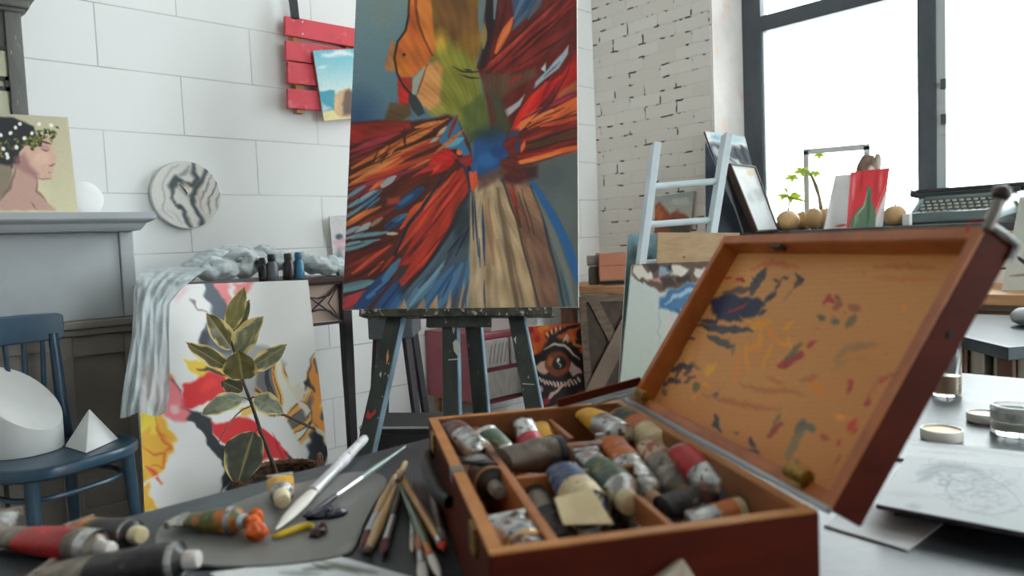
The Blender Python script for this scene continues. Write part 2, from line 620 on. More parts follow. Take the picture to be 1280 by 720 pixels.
for y0, y1, z0, z1 in ((1.322, 2.157, ZS + 0.05, 2.195), (1.322, 2.157, 2.285, ZT - 0.07), (0.386, 1.236, ZS + 0.05, ZT - 0.07), (-0.55, 0.30, ZS + 0.05, ZT - 0.07)):
    MB().mm((XG + 0.004, y0, z0), (XG + 0.008, y1, z1)).build('pane', gt.m, window)
fw = MB()  # unseen window behind the camera, added and sized to fill the room with light
for k in range(NW + 1):
    x = FX0 + (FX1 - FX0 - 0.06) * k / NW
    fw.mm((x, YF - 0.15, FZ), (x + 0.06, YF - 0.08, ZT))
for z in (FZ, 2.2, ZT - 0.06):
    for k in range(NW):
        x = FX0 + (FX1 - FX0 - 0.06) * k / NW
        fw.mm((x + 0.06, YF - 0.145, z), (x + (FX1 - FX0 - 0.06) / NW, YF - 0.085, z + 0.06))
win_fill = struct(fw.build('window_fill', frame_m))
for k in range(NW):
    x = FX0 + (FX1 - FX0 - 0.06) * k / NW
    MB().mm((x + 0.06, YF - 0.118, FZ + 0.06), (x + (FX1 - FX0 - 0.06) / NW, YF - 0.114, ZT - 0.06)).build('pane', gt.m, win_fill)
sill_m = mat('dark_window_sill', (84, 84, 86), rough=0.5, c2=(70, 70, 74), scale=10)
struct(MB().mm((XR - 0.05, YW, ZS - 0.04), (XG - 0.035, YJ, ZS)).build('trim_2', sill_m, bevel=0.004))

# ------------------------------------------------------------------ mantelpiece
mant_grey = mat('blue_grey_mantel_paint', (172, 177, 181), rough=0.55, c2=(164, 169, 174), scale=6)
mant_taupe = mat('taupe_panel_paint', (142, 135, 127), rough=0.6, c2=(130, 124, 117), scale=5)
e = empty('mantelpiece', (0.1, 2.95, 0), 'grey mantelpiece with moulded shelf against the white block wall', 'mantelpiece')
mx0 = -0.9
m = MB()
prof = [(0.0, 1.130), (0.012, 1.132), (0.02, 1.142), (0.028, 1.156), (0.05, 1.166), (0.055, 1.172), (0.055, 1.194), (0.0, 1.194)]
rings = []
YM = 2.91
xs = ony(167, 335, YM).x
DX = xs - 0.775
m.loft([[(mx0, YB - 0.002, 1.13)] + [(mx0, YM - d, z) for d, z in prof] + [(mx0, YB - 0.002, 1.194)],
        [(xs, YB - 0.002, 1.13)] + [(xs + d, 2.85 - d, z) for d, z in prof] + [(xs, YB - 0.002, 1.194)]])
rp = [[(xs + d, YB - 0.002, z) for d, z in prof], [(xs + d, YM - d, z) for d, z in prof]]
m.loft(rp)
m.build('shelf', mant_grey, e)
MB().mm((mx0, YM + .012, 0.82), (xs - .04, YB - 0.002, 1.13)).mm((xs - .04, YM + .002, 0.82), (xs + .007, YB - 0.002, 1.13)).build('frieze', mant_grey, e, bevel=0.004)
q = MB()
xq = ony(60, 390, YM).x
q.mm((xq, YM - .004, 0.79), (xs, YM + .06, 0.819)).mm((mx0, YM - .004, 0.80), (xq, YM + .06, 0.819))
q.mm((xq + .01, YM + .008, 0.765), (xs, YM + .06, 0.79))
q.build('moulding', mant_taupe, e, bevel=0.006)
q = MB()
q.mm((mx0, YM + .035, 0.0), (xs + .007, YB - 0.002, 0.79))
for x0, x1 in ((xs - .045, xs + .007), (xq + .01, xq + .07), (-0.05, 0.02)):
    q.mm((x0, YM + .022, 0.0), (x1, YM + .036, 0.765))
q.mm((xq + .07, YM + .022, 0.69), (xs - .045, YM + .036, 0.765)).mm((xq + .07, YM + .022, 0.0), (xs - .045, YM + .036, 0.14))
q.mm((mx0, YM + .022, 0.72), (xq + .01, YM + .036, 0.79))
q.build('lower_panel', mant_taupe, e, bevel=0.003)
q = MB()
for x0, x1 in ((0.02, xq),):
    for k in range(7):
        x = x0 + 0.03 + k * 0.064
        q.mm((x, YM + .024, 0.1), (x + 0.012, YM + .036, 0.36))
q.build('grille', mat('dark_grille', (40, 36, 34), rough=0.6), e)

# grey wooden frame (old cupboard front) on the mantel, behind the portrait
gw = mat('worn_grey_wood', (112, 112, 108), rough=0.7, c2=(90, 90, 88), scale=5, stretch=(3, 3, 0.6), c3=(150, 150, 146), scale3=40, lo3=0.66, hi3=0.72)
e = empty('cupboard', (0.2, 3.08, 1.194), 'tall grey wooden cupboard with cornice and pale panes on the mantel', 'cupboard')
yc = 3.065
P1 = ony(36, 140, yc); xr = P1.x; xi = ony(12.5, 110, yc).x
ztop = ony(34, 17, yc).z
MB().mm((xi, yc, 1.196), (xr, YB - 0.004, ztop)).mm((xi - 0.62, yc, 1.196), (xi - 0.55, YB - 0.004, ztop)).mm((xi - 0.55, yc + 0.004, 1.196), (xi, yc + 0.03, 1.26)).build('frame', gw, e, bevel=0.004)
zp = ony(5, 57, yc).z
MB().mm((xi - 0.55, yc + 0.012, zp), (xi, yc + 0.03, ztop)).build('upper_panel', mat('dark_grey_panel', (92, 92, 90), rough=0.7, c2=(80, 80, 78), scale=14, stretch=(4, 1, 0.5)), e)
MB().mm((xi - 0.55, yc + 0.02, 1.26), (xi, yc + 0.03, zp)).build('pane', mat('pale_yellow_backing', (208, 206, 178), rough=0.4), e)
zb0 = ony(5, 112, yc).z; zb1 = ony(5, 95, yc).z
q = MB(); q.mm((xi - 0.55, yc + 0.004, zp - 0.012), (xi, yc + 0.02, zp)).mm((xi - 0.05, yc + 0.006, zb0), (xi, yc + 0.02, zb0 + 0.012)).mm((xi - 0.05, yc + 0.006, zb1 - 0.012), (xi, yc + 0.02, zb1)).mm((xi - 0.012, yc + 0.006, zb0), (xi, yc + 0.02, zb1))
q.build('latch_bar', black_iron, e)
zc = ony(34, 14, yc).z
q = MB()
for k, (d, z0, z1) in enumerate(((0.012, ztop - 0.002, ztop + 0.012), (0.025, ztop + 0.012, ztop + 0.04), (0.04, ztop + 0.04, ztop + 0.09))):
    q.mm((xi - 0.62 - d, yc - d, z0), (xr + d, YB - 0.004, z1))
q.build('cornice', gw, e, bevel=0.006)


# portrait on the mantel
def art_portrait(X, Y):
    A = Art(X, Y, (182, 174, 148), 3, ((.7, 22),))
    A.grad(-20, 140, 95, 262, (170, 164, 142), (196, 188, 158))
    A.blob(40, 245, 30, 30, (205, 198, 165), 0.5)
    A.poly([(-50, 148), (-5, 146), (18, 147), (42, 158), (46, 172), (34, 185), (30, 200), (14, 212), (-4, 214), (-50, 230)], (38, 39, 46), 1.5)
    A.poly([(-20, 205), (14, 206), (16, 222), (12, 240), (-20, 262), (-50, 262), (-50, 215)], (128, 116, 100), 2)
    sk = (196, 160, 145)
    A.poly([(17, 205), (46, 212), (47, 238), (56, 248), (70, 263), (-20, 263), (2, 248), (12, 236)], (176, 142, 130), 1.8)
    A.poly([(24, 190), (38, 173), (52, 168), (63, 171), (64, 181), (66, 190), (72, 197), (70, 201), (66, 202), (69, 206), (66, 209), (67, 212), (65, 216), (66, 221), (60, 224), (50, 222), (40, 216), (26, 210)], sk, 1.2)
    A.poly([(18, 196), (30, 192), (38, 206), (48, 218), (46, 224), (30, 214), (18, 208)], (140, 98, 96), 3, 0.7)
    A.blob(52, 198, 14, 12, (214, 178, 160), 0.6)
    A.stroke([(48, 175), (56, 178), (64, 179)], 2.6, (70, 52, 50))
    A.stroke([(52, 187), (57, 189), (61, 187)], 1.6, (90, 66, 62))
    A.blob(56, 184, 7, 4, (168, 128, 118), 0.7)
    A.stroke([(61, 207), (65, 206), (69, 204)], 2.4, (150, 84, 84))
    A.stroke([(59, 216), (64, 215)], 1.2, (150, 110, 100))
    A.stroke([(44, 222), (54, 224), (64, 223)], 1.6, (140, 102, 94))
    A.stroke([(46, 224), (46, 238), (58, 252)], 3, (132, 98, 90), a=0.8)
    A.stroke([(20, 210), (12, 236), (-2, 252)], 4, (104, 84, 82), a=0.7)
    A.stroke([(38, 252), (46, 262)], 2, (130, 96, 88))
    r = random.Random(5)
    for k in range(150):
        t = r.random()
        x = -8 + 76 * t + r.uniform(-4, 4); y = 200 - 44 * t ** 0.6 + r.uniform(-8, 8) + (9 if t > 0.5 else 0)
        if t < 0.45: x -= 4
        c = r.choice([(70, 76, 36), (94, 100, 44), (52, 56, 34), (120, 122, 56), (40, 44, 30)])
        if t < 0.5: c = r.choice([(120, 124, 54), (52, 56, 40), (40, 42, 38), (36, 38, 40)])
        an = r.uniform(0, PI)
        A.stroke([(x, y), (x + 5 * math.cos(an), y + 5 * math.sin(an))], 2.6, c)
    for x, y in ((25, 155), (19, 160), (40, 167), (31, 172), (13, 166), (5, 186), (20, 184), (8, 193), (49, 155), (64, 156), (1, 169), (9, 197)):
        A.blob(x, y, 3.2, 3.4, (226, 224, 214), 1, 0.5)
    A.grain(0.02)
    return A.C


yp = 2.965
TLp = ony(-52, 139, yp + 0.07); TRp = ony(84.5, 146.5, yp + 0.07); BRp = ony(97.5, 264, yp - 0.03); BLp = ony(-46, 263, yp - 0.03)
for p_ in (BRp, BLp):
    p_.z = 1.196
panel('portrait_canvas', 'painted profile of a dark-haired woman wearing a flower wreath, on the mantel', 'painting', (TLp, TRp, BRp, BLp), 0.018, art_portrait, 150, 130, canvas_edge, 1.25)

# plaster rosette leaning on the wall beside the portrait
c = ony(103, 224, 3.10)
c.z = 1.194 + 0.066
pr = MB().lathe([(0.0, 0.0), (0.066, 0.0), (0.066, 0.006), (0.06, 0.011), (0.04, 0.016), (0.02, 0.018), (0.0, 0.0185)], c, (0.05, -1, 0.12), 28)
tag(pr.build('plaster_disc', mat('chalk_white', (244, 244, 244), rough=0.9), smooth=True), 'round white plaster disc half hidden by the portrait on the mantel', 'plaster disc')

# ------------------------------------------------------------------ marble wall clock
cc = ony(234, 243.5, YB - 0.03)
rad = (ony(278, 243.5, YB - 0.03) - ony(191, 243.5, YB - 0.03)).length / 2
e = empty('wall_clock', (cc.x, YB - 0.002, cc.z), 'round black and white marbled wall clock on the block wall', 'clock')
MB().lathe([(0.0, 0.0), (rad - 0.004, 0.0), (rad, 0.004), (rad, 0.026), (rad - 0.003, 0.0285), (0.0, 0.0285)], (cc.x, YB - 0.002, cc.z), (0, -1, 0), 64).build('case', white_plaster, e, smooth=True)


def art_clock(X, Y):
    A = Art(X, Y, (224, 221, 214), 2, ((2.2, 34), (.5, 12)))
    A.C[:] = (228, 226, 221)
    D1 = (92, 100, 102); D2 = (150, 156, 156); B1 = (206, 192, 174)
    S = A.stroke
    S([(214, 212), (206, 226), (203, 244), (206, 262), (214, 276)], 2, (180, 182, 180), 1.2)
    S([(206, 222), (212, 214), (224, 206)], 2.4, (190, 190, 186), 1.2)
    S([(244, 202), (241, 214), (246, 224), (240, 234), (230, 230), (222, 224), (214, 232), (213, 244), (220, 250)], 6.5, D1, 2, taper=(.8, .4))
    S([(262, 207), (254, 222), (246, 234), (241, 246), (243, 258), (249, 272), (252, 284)], 6.5, D1, 2, taper=(.5, .8))
    S([(236, 206), (232, 216), (226, 220)], 4, D2, 2)
    S([(219, 250), (226, 258), (229, 268), (238, 278), (243, 285)], 4.6, D1, 1.6, taper=(.4, .8))
    S([(226, 262), (222, 256)], 5, (80, 86, 90), 1.5)
    S([(270, 214), (262, 226), (254, 238), (251, 250), (255, 262)], 2.4, D2, 1)
    S([(275, 224), (266, 236), (260, 246), (264, 256), (262, 270)], 2.6, (120, 126, 126), 1)
    S([(277, 238), (271, 250), (272, 264)], 2, D2, 1)
    S([(252, 232), (248, 242), (252, 258), (258, 272)], 4, B1, 2, .8); S([(228, 228), (234, 238)], 5, B1, 2, .8); S([(264, 244), (258, 254)], 3, B1, 1.5, .7)
    S([(238, 250), (236, 262), (240, 272)], 3, (232, 230, 226), 1.5); S([(212, 262), (220, 272), (230, 280)], 2, (200, 200, 196), 1.2)
    A.grain(0.015)
    return A.C


def disc_painted(name, c, r, ny_, art, m, parent, nr=36, na=120, gain=1.0):
    """Painted disc facing -Y."""
    Ps = [np.array(c, float)]
    for i in range(1, nr + 1):
        for j in range(na):
            a = 2 * PI * j / na
            Ps.append(np.array([c[0] + r * i / nr * math.cos(a), c[1], c[2] + r * i / nr * math.sin(a)]))
    P = np.array(Ps)
    X, Y = screen_of(P)
    C = np.clip(srgb2lin(art(X, Y)) * gain, 0.003, 0.9)
    fs = [(0, 1 + j, 1 + (j + 1) % na) for j in range(na)]
    for i in range(nr - 1):
        for j in range(na):
            a = 1 + i * na + j; b = 1 + i * na + (j + 1) % na
            fs.append((a, a + na, b + na, b))
    me = bpy.data.meshes.new(name)
    me.from_pydata((P - np.array(parent['_o'])).tolist(), [], fs); me.update()
    ca = me.color_attributes.new('paint', 'FLOAT_COLOR', 'POINT')
    ca.data.foreach_set('color', np.concatenate([C, np.ones((len(C), 1))], 1).astype(np.float32).ravel())
    me.materials.append(m)
    o = bpy.data.objects.new(name, me); col.objects.link(o); o.parent = parent; o['_o'] = parent['_o']
    return o


disc_painted('dial', (cc.x, YB - 0.0315, cc.z), rad - 0.003, 0, art_clock, PAINT_MATT, e)
hc = Vector((cc.x, YB - 0.036, cc.z))
MB().tube([hc + Vector((0.004, 0, -0.004)), ony(224.5, 230.5, YB - 0.036)], 0.0022, 6).build('hour_hand', black_iron, e)
MB().tube([hc + Vector((0.006, -0.002, -0.007)), ony(226, 229, YB - 0.038)], 0.0014, 6).build('minute_hand', black_iron, e)
MB().lathe([(0.005, 0), (0.005, 0.008), (0.0, 0.009)], (cc.x, YB - 0.031, cc.z), (0, -1, 0), 12).build('hub', steel, e)

# ------------------------------------------------------------------ red slatted pallet on the wall
red = mat('red_painted_slats', (220, 72, 86), rough=0.55, c2=(206, 60, 74), scale=8, c3=(226, 104, 112), scale3=24, lo3=0.6, hi3=0.7)
ys = YB - 0.065
e = empty('slat_rack', (ony(400, 80, ys).x, YB, ony(400, 80, ys).z), 'red painted slat rack hanging on the block wall left of easel', 'wall rack')
SL = [((356.7, 19.6), (444.4, 35.6), (444.4, 58.9), (356.7, 43.3)), ((357.8, 50), (441, 61.5), (441, 86), (357.8, 74.6)),
      ((360, 76.8), (441, 86.8), (441, 113), (360, 103.3)), ((360, 110), (441, 118), (441, 141), (360, 134.6))]
for s4 in SL:
    pz = [ony(*p, ys) for p in s4]
    dx = 0.12
    for i in (1, 2):
        j = 0 if i == 1 else 3
        k = dx / (pz[i].x - pz[j].x)
        pz[i] = pz[i] + (pz[i] - pz[j]) * k
    MB().prism(pz, (0, 0.02, 0)).build('slat', red, e, bevel=0.002)
px_, py_ = ony(373, 78, ys + 0.02), ony(373, 140, ys + 0.02)
MB().mm((px_.x - 0.02, ys + 0.0205, ony(370, 139, ys).z), (px_.x + 0.02, YB - 0.002, ony(370, 22, ys).z)).mm((px_.x + 0.25, ys + 0.0205, ony(370, 139, ys).z), (px_.x + 0.29, YB - 0.002, ony(370, 22, ys).z)).build('batten', raw_wood, e) if False else [MB().mm((px_.x + o_, ys + 0.0205, ony(370, 139, ys).z), (px_.x + o_ + 0.04, YB - 0.002, ony(370, 22, ys).z)).build('batten', raw_wood, e) for o_ in (-0.02, 0.25)]
a0 = ony(361, -3, ys); a1 = ony(371.5, -3, ys); b1 = ony(374.5, 24, ys); b0 = ony(364.5, 24, ys)
q = MB().prism([a0, a1, b1, b0], (0, 0.006, 0)); q.build('strap', mat('black_strap', (38, 40, 46), rough=0.6), e)
q = MB()
for x, y in ((378, 27.5), (378, 42.5)):
    q.lathe([(0.004, 0), (0.004, 0.003), (0.0, 0.004)], ony(x, y, ys - 0.001), (0, -1, 0), 10)
q.build('screw_head', steel, e)


def art_beach(X, Y):
    A = Art(X, Y, (170, 205, 215), 4, ((1.0, 20), (.3, 8)))
    A.grad(0, 62, 0, 112, (105, 180, 200), (196, 216, 216))
    A.stroke([(404, 70), (420, 67), (436, 66), (444, 70)], 6, (232, 236, 236), 2.5)
    A.stroke([(398, 84), (406, 83)], 3, (225, 232, 232), 2)
    A.poly([(398, 114), (418, 113), (424, 140), (402, 140)], (70, 150, 172), 1)
    A.poly([(402, 130), (414, 136), (402, 142)], (170, 200, 205), 2)
    A.poly([(402, 141), (416, 138), (440, 140), (450, 152), (400, 152)], (222, 206, 150), 1.5)
    A.poly([(424, 112), (446, 112), (446, 116), (424, 116)], (222, 190, 110), 1)
    A.poly([(417, 138), (419, 118), (424, 113), (431, 111), (440, 116), (447, 122), (447, 148), (424, 146)], (196, 164, 128), 1.5)
    A.poly([(430, 116), (436, 112), (447, 120), (447, 145), (428, 144)], (110, 88, 80), 2)
    A.stroke([(421, 122), (420, 138)], 4, (226, 176, 126), 2)
    A.grain(0.03)
    return A.C


yq = ys - 0.012
quad = [ony(391.5, 63.3, yq - 0.012), ony(462, 60.2, yq - 0.012), ony(456, 146.5, yq), ony(405, 151.2, yq)]
panel('beach_picture', 'small painting of a rock on a beach hung over the red slats', 'painting', quad, 0.008, art_beach, 80, 90, canvas_edge, 1.15)

# ------------------------------------------------------------------ console table with lattice panels
yc0 = 2.62
ztb = 0.925
xa = ony(235, 355, 2.9).x - 0.03; xb = ony(446, 347, yc0).x
mahog = mat('dark_mahogany', (70, 40, 42), rough=0.4, c2=(50, 30, 34), scale=9, stretch=(0.6, 6, 6))
plum = mat('dark_plum_paint', (48, 42, 50), rough=0.5, c2=(40, 34, 42), scale=14)
e = empty('console_table', ((xa + xb) / 2, 2.87, 0), 'dark mahogany console table with metal lattice behind the flower canvas', 'console table')
MB().mm((xa, yc0, ztb - 0.022), (xb, YB - 0.01, ztb)).build('table_top', mahog, e, bevel=0.004)
for lx, ly in ((xb - 0.045, yc0 + 0.03), (xb - 0.045, YB - 0.06), (xa + 0.03, yc0 + 0.03), (xa + 0.03, YB - 0.06)):
    MB().tube([(lx, ly, ztb - 0.022), (lx, ly, 0.55), (lx, ly, 0.45), (lx, ly, 0.0)], [0.03, 0.028, 0.026, 0.022], 4, up=(1, 1, 0)).build('leg', plum, e, bevel=0.003)
iron = mat('lattice_iron', (58, 44, 46), rough=0.5)
lat = MB()
z0 = ony(410, 402, yc0 + 0.02).z; z1 = ztb - 0.03
x = xb - 0.07
k = 0
lat.mm((xa + 0.06, yc0 + 0.015, z0 - 0.012), (xb - 0.06, yc0 + 0.03, z0)).mm((xa + 0.06, yc0 + 0.015, z1), (xb - 0.06, yc0 + 0.03, z1 + 0.01))
while x > xa + 0.2:
    w_ = 0.19
    cx = x - w_ / 2; cz = (z0 + z1) / 2; h_ = (z1 - z0) / 2
    yl = yc0 + 0.022
    for s1 in (-1, 1):
        lat.tube([(cx - w_ / 2, yl, cz + s1 * h_), (cx, yl, cz), (cx + w_ / 2, yl, cz - s1 * h_)], 0.0034, 6)
        lat.tube([(cx + s1 * w_ / 2, yl, cz + h_), (cx + s1 * w_ * 0.22, yl, cz), (cx + s1 * w_ / 2, yl, cz - h_)], 0.003, 6)
        lat.tube([(cx - w_ / 2, yl, cz + s1 * h_), (cx - w_ * .25, yl, cz + s1 * h_ * 0.42), (cx, yl, cz + s1 * h_ * 0.3), (cx + w_ * .25, yl, cz + s1 * h_ * 0.42), (cx + w_ / 2, yl, cz + s1 * h_)], 0.004, 6)
    lat.tube([(x - w_, yl, z0), (x - w_, yl, z1)], 0.005, 6)
    x -= w_
lat.build('lattice', iron, e)
MB().mm((xa + 0.06, yc0 + 0.04, z0), (xb - 0.06, yc0 + 0.05, z1)).build('back_board', mat('pinkish_wood_board', (214, 188, 176), rough=0.7, c2=(226, 190, 160), scale=9, lo=0.5, hi=0.7), e)

# cloth on the console: a rumpled heap and a length hanging over the left end
gauze = mat('grey_gauze', (200, 210, 213), rough=0.9, bump=0.7, bscale=26, stretch=(1, 1, 2.2), c2=(182, 192, 196), scale=14, sheen=0.3)


e_cl = empty('gauze_cloth', (xa + 0.1, 2.8, ztb), 'crumpled pale grey gauze cloth heaped on the console and hanging down', 'cloth')
dC = 2.76
def cpt(px, py, dy=0.0):
    p = ony(px, py, dC + dy); return p
hb_ = MB()
kq = lambda p: (p - V(ORG)).dot(V(-CAMROT[:, 2])) / FOC
for i, (px, py, r_, dy, sx_) in enumerate(((214, 347, 7, .02, 1.6), (228, 343, 10, .03, 1.6), (243, 336, 12, .03, 1.3), (256, 332, 15, .05, 1.1), (270, 327, 16, .07, 1.2), (286, 322, 15, .10, 1.3), (262, 341, 10, -.03, 1.5), (282, 338, 12, -.04, 1.6), (304, 337, 10, -.05, 1.5), (318, 326, 14, .05, 1.1), (305, 314, 9, .12, 1.5), (330, 318, 12, .13, 1.4), (346, 326, 13, .12, 1.3), (362, 328, 12, .14, 1.4), (382, 327, 12, .08, 1.3), (396, 331, 12, .0, 1.4), (408, 334, 10, -.04, 1.6), (416, 330, 10, .04, 1.4), (426, 338, 7, -.02, 1.3))):
    p = cpt(px, py, dy); k_ = kq(p)
    hb_.ball((p.x, p.y, max(p.z, ztb + r_ * k_ * .55)), r_ * k_ * sx_, r_ * k_ * 1.5, r_ * k_, 12, rough=.25, seed=i)
for (px, py, R_, r_, dy) in ((300, 326, 20, 5.5, -.05), (316, 330, 13, 4.5, -.07), (268, 331, 13, 4, -.05)):
    p = cpt(px, py, dy); k_ = kq(p)
    hb_.tube([p + Vector((math.cos(a) * R_ * k_, -.3 * math.sin(a) * R_ * k_, math.sin(a) * R_ * .55 * k_)) for a in [2 * PI * j / 24 for j in range(25)]], [r_ * k_ * (1 + .3 * math.sin(j * 1.1)) for j in range(25)], 8)
o = hb_.build('heap', gauze, e_cl, smooth=True, angle=180)
rm = o.modifiers.new('merge', 'REMESH'); rm.mode = 'VOXEL'; rm.voxel_size = 0.006; rm.use_smooth_shade = True
tx = bpy.data.textures.new('cloth_wrinkles', 'CLOUDS'); tx.noise_scale = 0.085; tx.noise_depth = 2
tx2 = bpy.data.textures.new('cloth_folds', 'WOOD'); tx2.wood_type = 'BANDNOISE'; tx2.noise_scale = 0.07; tx2.turbulence = 18
d1 = o.modifiers.new('wrinkle', 'DISPLACE'); d1.texture = tx; d1.strength = 0.014; d1.mid_level = 0.5
d2 = o.modifiers.new('fold', 'DISPLACE'); d2.texture = tx2; d2.strength = 0.0045; d2.mid_level = 0.5
# hanging length
hang = []
nu, nv_ = 60, 70
Ltop = [(160, 372), (172, 350), (190, 342), (210, 338), (238, 336)]
rows = [((166, 352), (236, 352), 2.60), ((170, 346), (240, 338), 2.66), ]
LH = [(334, 186, 262, 2.74), (341, 176, 252, 2.63), (350, 170, 240, 2.588), (362, 168, 226, 2.575), (380, 167, 212, 2.560), (420, 165, 211, 2.530), (460, 158, 212, 2.500), (495, 152, 212, 2.475), (519, 150, 208, 2.46)]
vs = []
for j in range(nv_):
    t = j / (nv_ - 1) * (len(LH) - 1); a = min(int(t), len(LH) - 2); f = t - a
    yy, xl, xr_, Yd = [LH[a][k] * (1 - f) + LH[a + 1][k] * f for k in range(4)]
    for i in range(nu):
        u = i / (nu - 1)
        fold = 0.006 * math.sin(u * 13 + 2.5 * mnoise.noise(Vector((u * 3, j * 0.05, 7))) + 1.2 * math.sin(j * 0.06) + 0.8) + 0.004 * math.sin(u * 33 + j * 0.05) + 0.020 * mnoise.noise(Vector((u * 4 + j * 0.02, j * 0.07, 2))) + 0.008 * mnoise.noise(Vector((u * 11 - j * .03, j * 0.16, 5)))
        dn = 3 * math.sin(u * 9 + 1) * (j / nv_) ** 2 + (-(u - 0.3) * 3) * (j / nv_) ** 3
        amp = 0.3 + 0.7 * min(1, j / 18)
        vs.append(ony(xl + (xr_ - xl) * u, yy + dn, Yd - 0.03 + fold * amp - (0.0 if j > 10 else 0.0)))
fs = [(j * nu + i, j * nu + i + 1, (j + 1) * nu + i + 1, (j + 1) * nu + i) for j in range(nv_ - 1) for i in range(nu - 1)]
gz2 = mat('thin_grey_gauze', (188, 197, 201), rough=0.9, c2=(168, 177, 182), scale=11, alpha=0.84, stretch=(3, 3, 1))
o = MB().add(vs, fs).build('hanging_length', gz2, e_cl, smooth=True, angle=180)

# little bottles in front of the cloth
def bottle(px, ptop, pbot, wpx, c, label, cap_c, yb, grp='ink bottles on the console'):
    b = ony(px, pbot, yb); b.z = ztb
    h = ony(px, ptop, yb).z - ztb
    r = wpx * 1.22 / FOC * (b - V(ORG)).dot(V(-CAMROT[:, 2])) / 2
    e = empty('ink_bottle', b, label, 'bottle', grp)
    MB().lathe([(0, 0), (r * .95, 0), (r, h * .05), (r, h * .60), (r * .62, h * .70), (r * .55, h * .74), (0, h * .75)], b, (0, 0, 1), 16).build('body', c, e, smooth=True)
    MB().lathe([(r * .58, h * .72), (r * .66, h * .80), (r * .66, h * .95), (r * .5, h), (0, h)], b, (0, 0, 1), 14).build('cap', cap_c, e, smooth=True)


for px, t_, b_, w_, c_, lb, yb in ((329, 322, 346, 9, (34, 32, 34), 'black ink bottle at the left of the row before the cloth', 2.66),
                                   (340.5, 317.5, 346, 12, (104, 112, 124), 'grey glass bottle with black stopper before the cloth', 2.655),
                                   (361, 316.5, 345, 12, (52, 42, 42), 'dark brown bottle standing beside the blue one', 2.655),
                                   (374, 315, 344.5, 11, (70, 138, 176), 'bright blue bottle at the right of the row', 2.665)):
    bottle(px, t_, b_, w_, mat('bottle_glass', c_, rough=0.25, c2=tuple(int(v * .8) for v in c_), scale=30), lb, mat('bottle_cap', (34, 34, 38) if c_[2] < 150 else (60, 120, 160), rough=0.4), yb)


def art_pink(X, Y):
    A = Art(X, Y, (206, 204, 206), 8)
    A.blob(424, 296, 6, 5, (60, 66, 70), 0.8)
    for x, y in ((420, 303), (428, 300), (430, 310), (424, 308)):
        A.blob(x, y, 5, 4, (214, 160, 172), 0.7)
    A.stroke([(424, 312), (424, 340)], 9, (130, 136, 142), 3)
    A.grain(0.05)
    return A.C


yq = 3.125
Q0 = 0
quad = [ony(411.5, 270.5, yq - 0.04), ony(446, 268.5, yq - 0.02), ony(449, 340, yq), ony(418.5, 341.5, yq)]
panel('flower_picture', 'small pale card with pink flowers on the wall between cloth and easel', 'picture', quad, 0.004, art_pink, 40, 60, canvas_edge, 1.1)

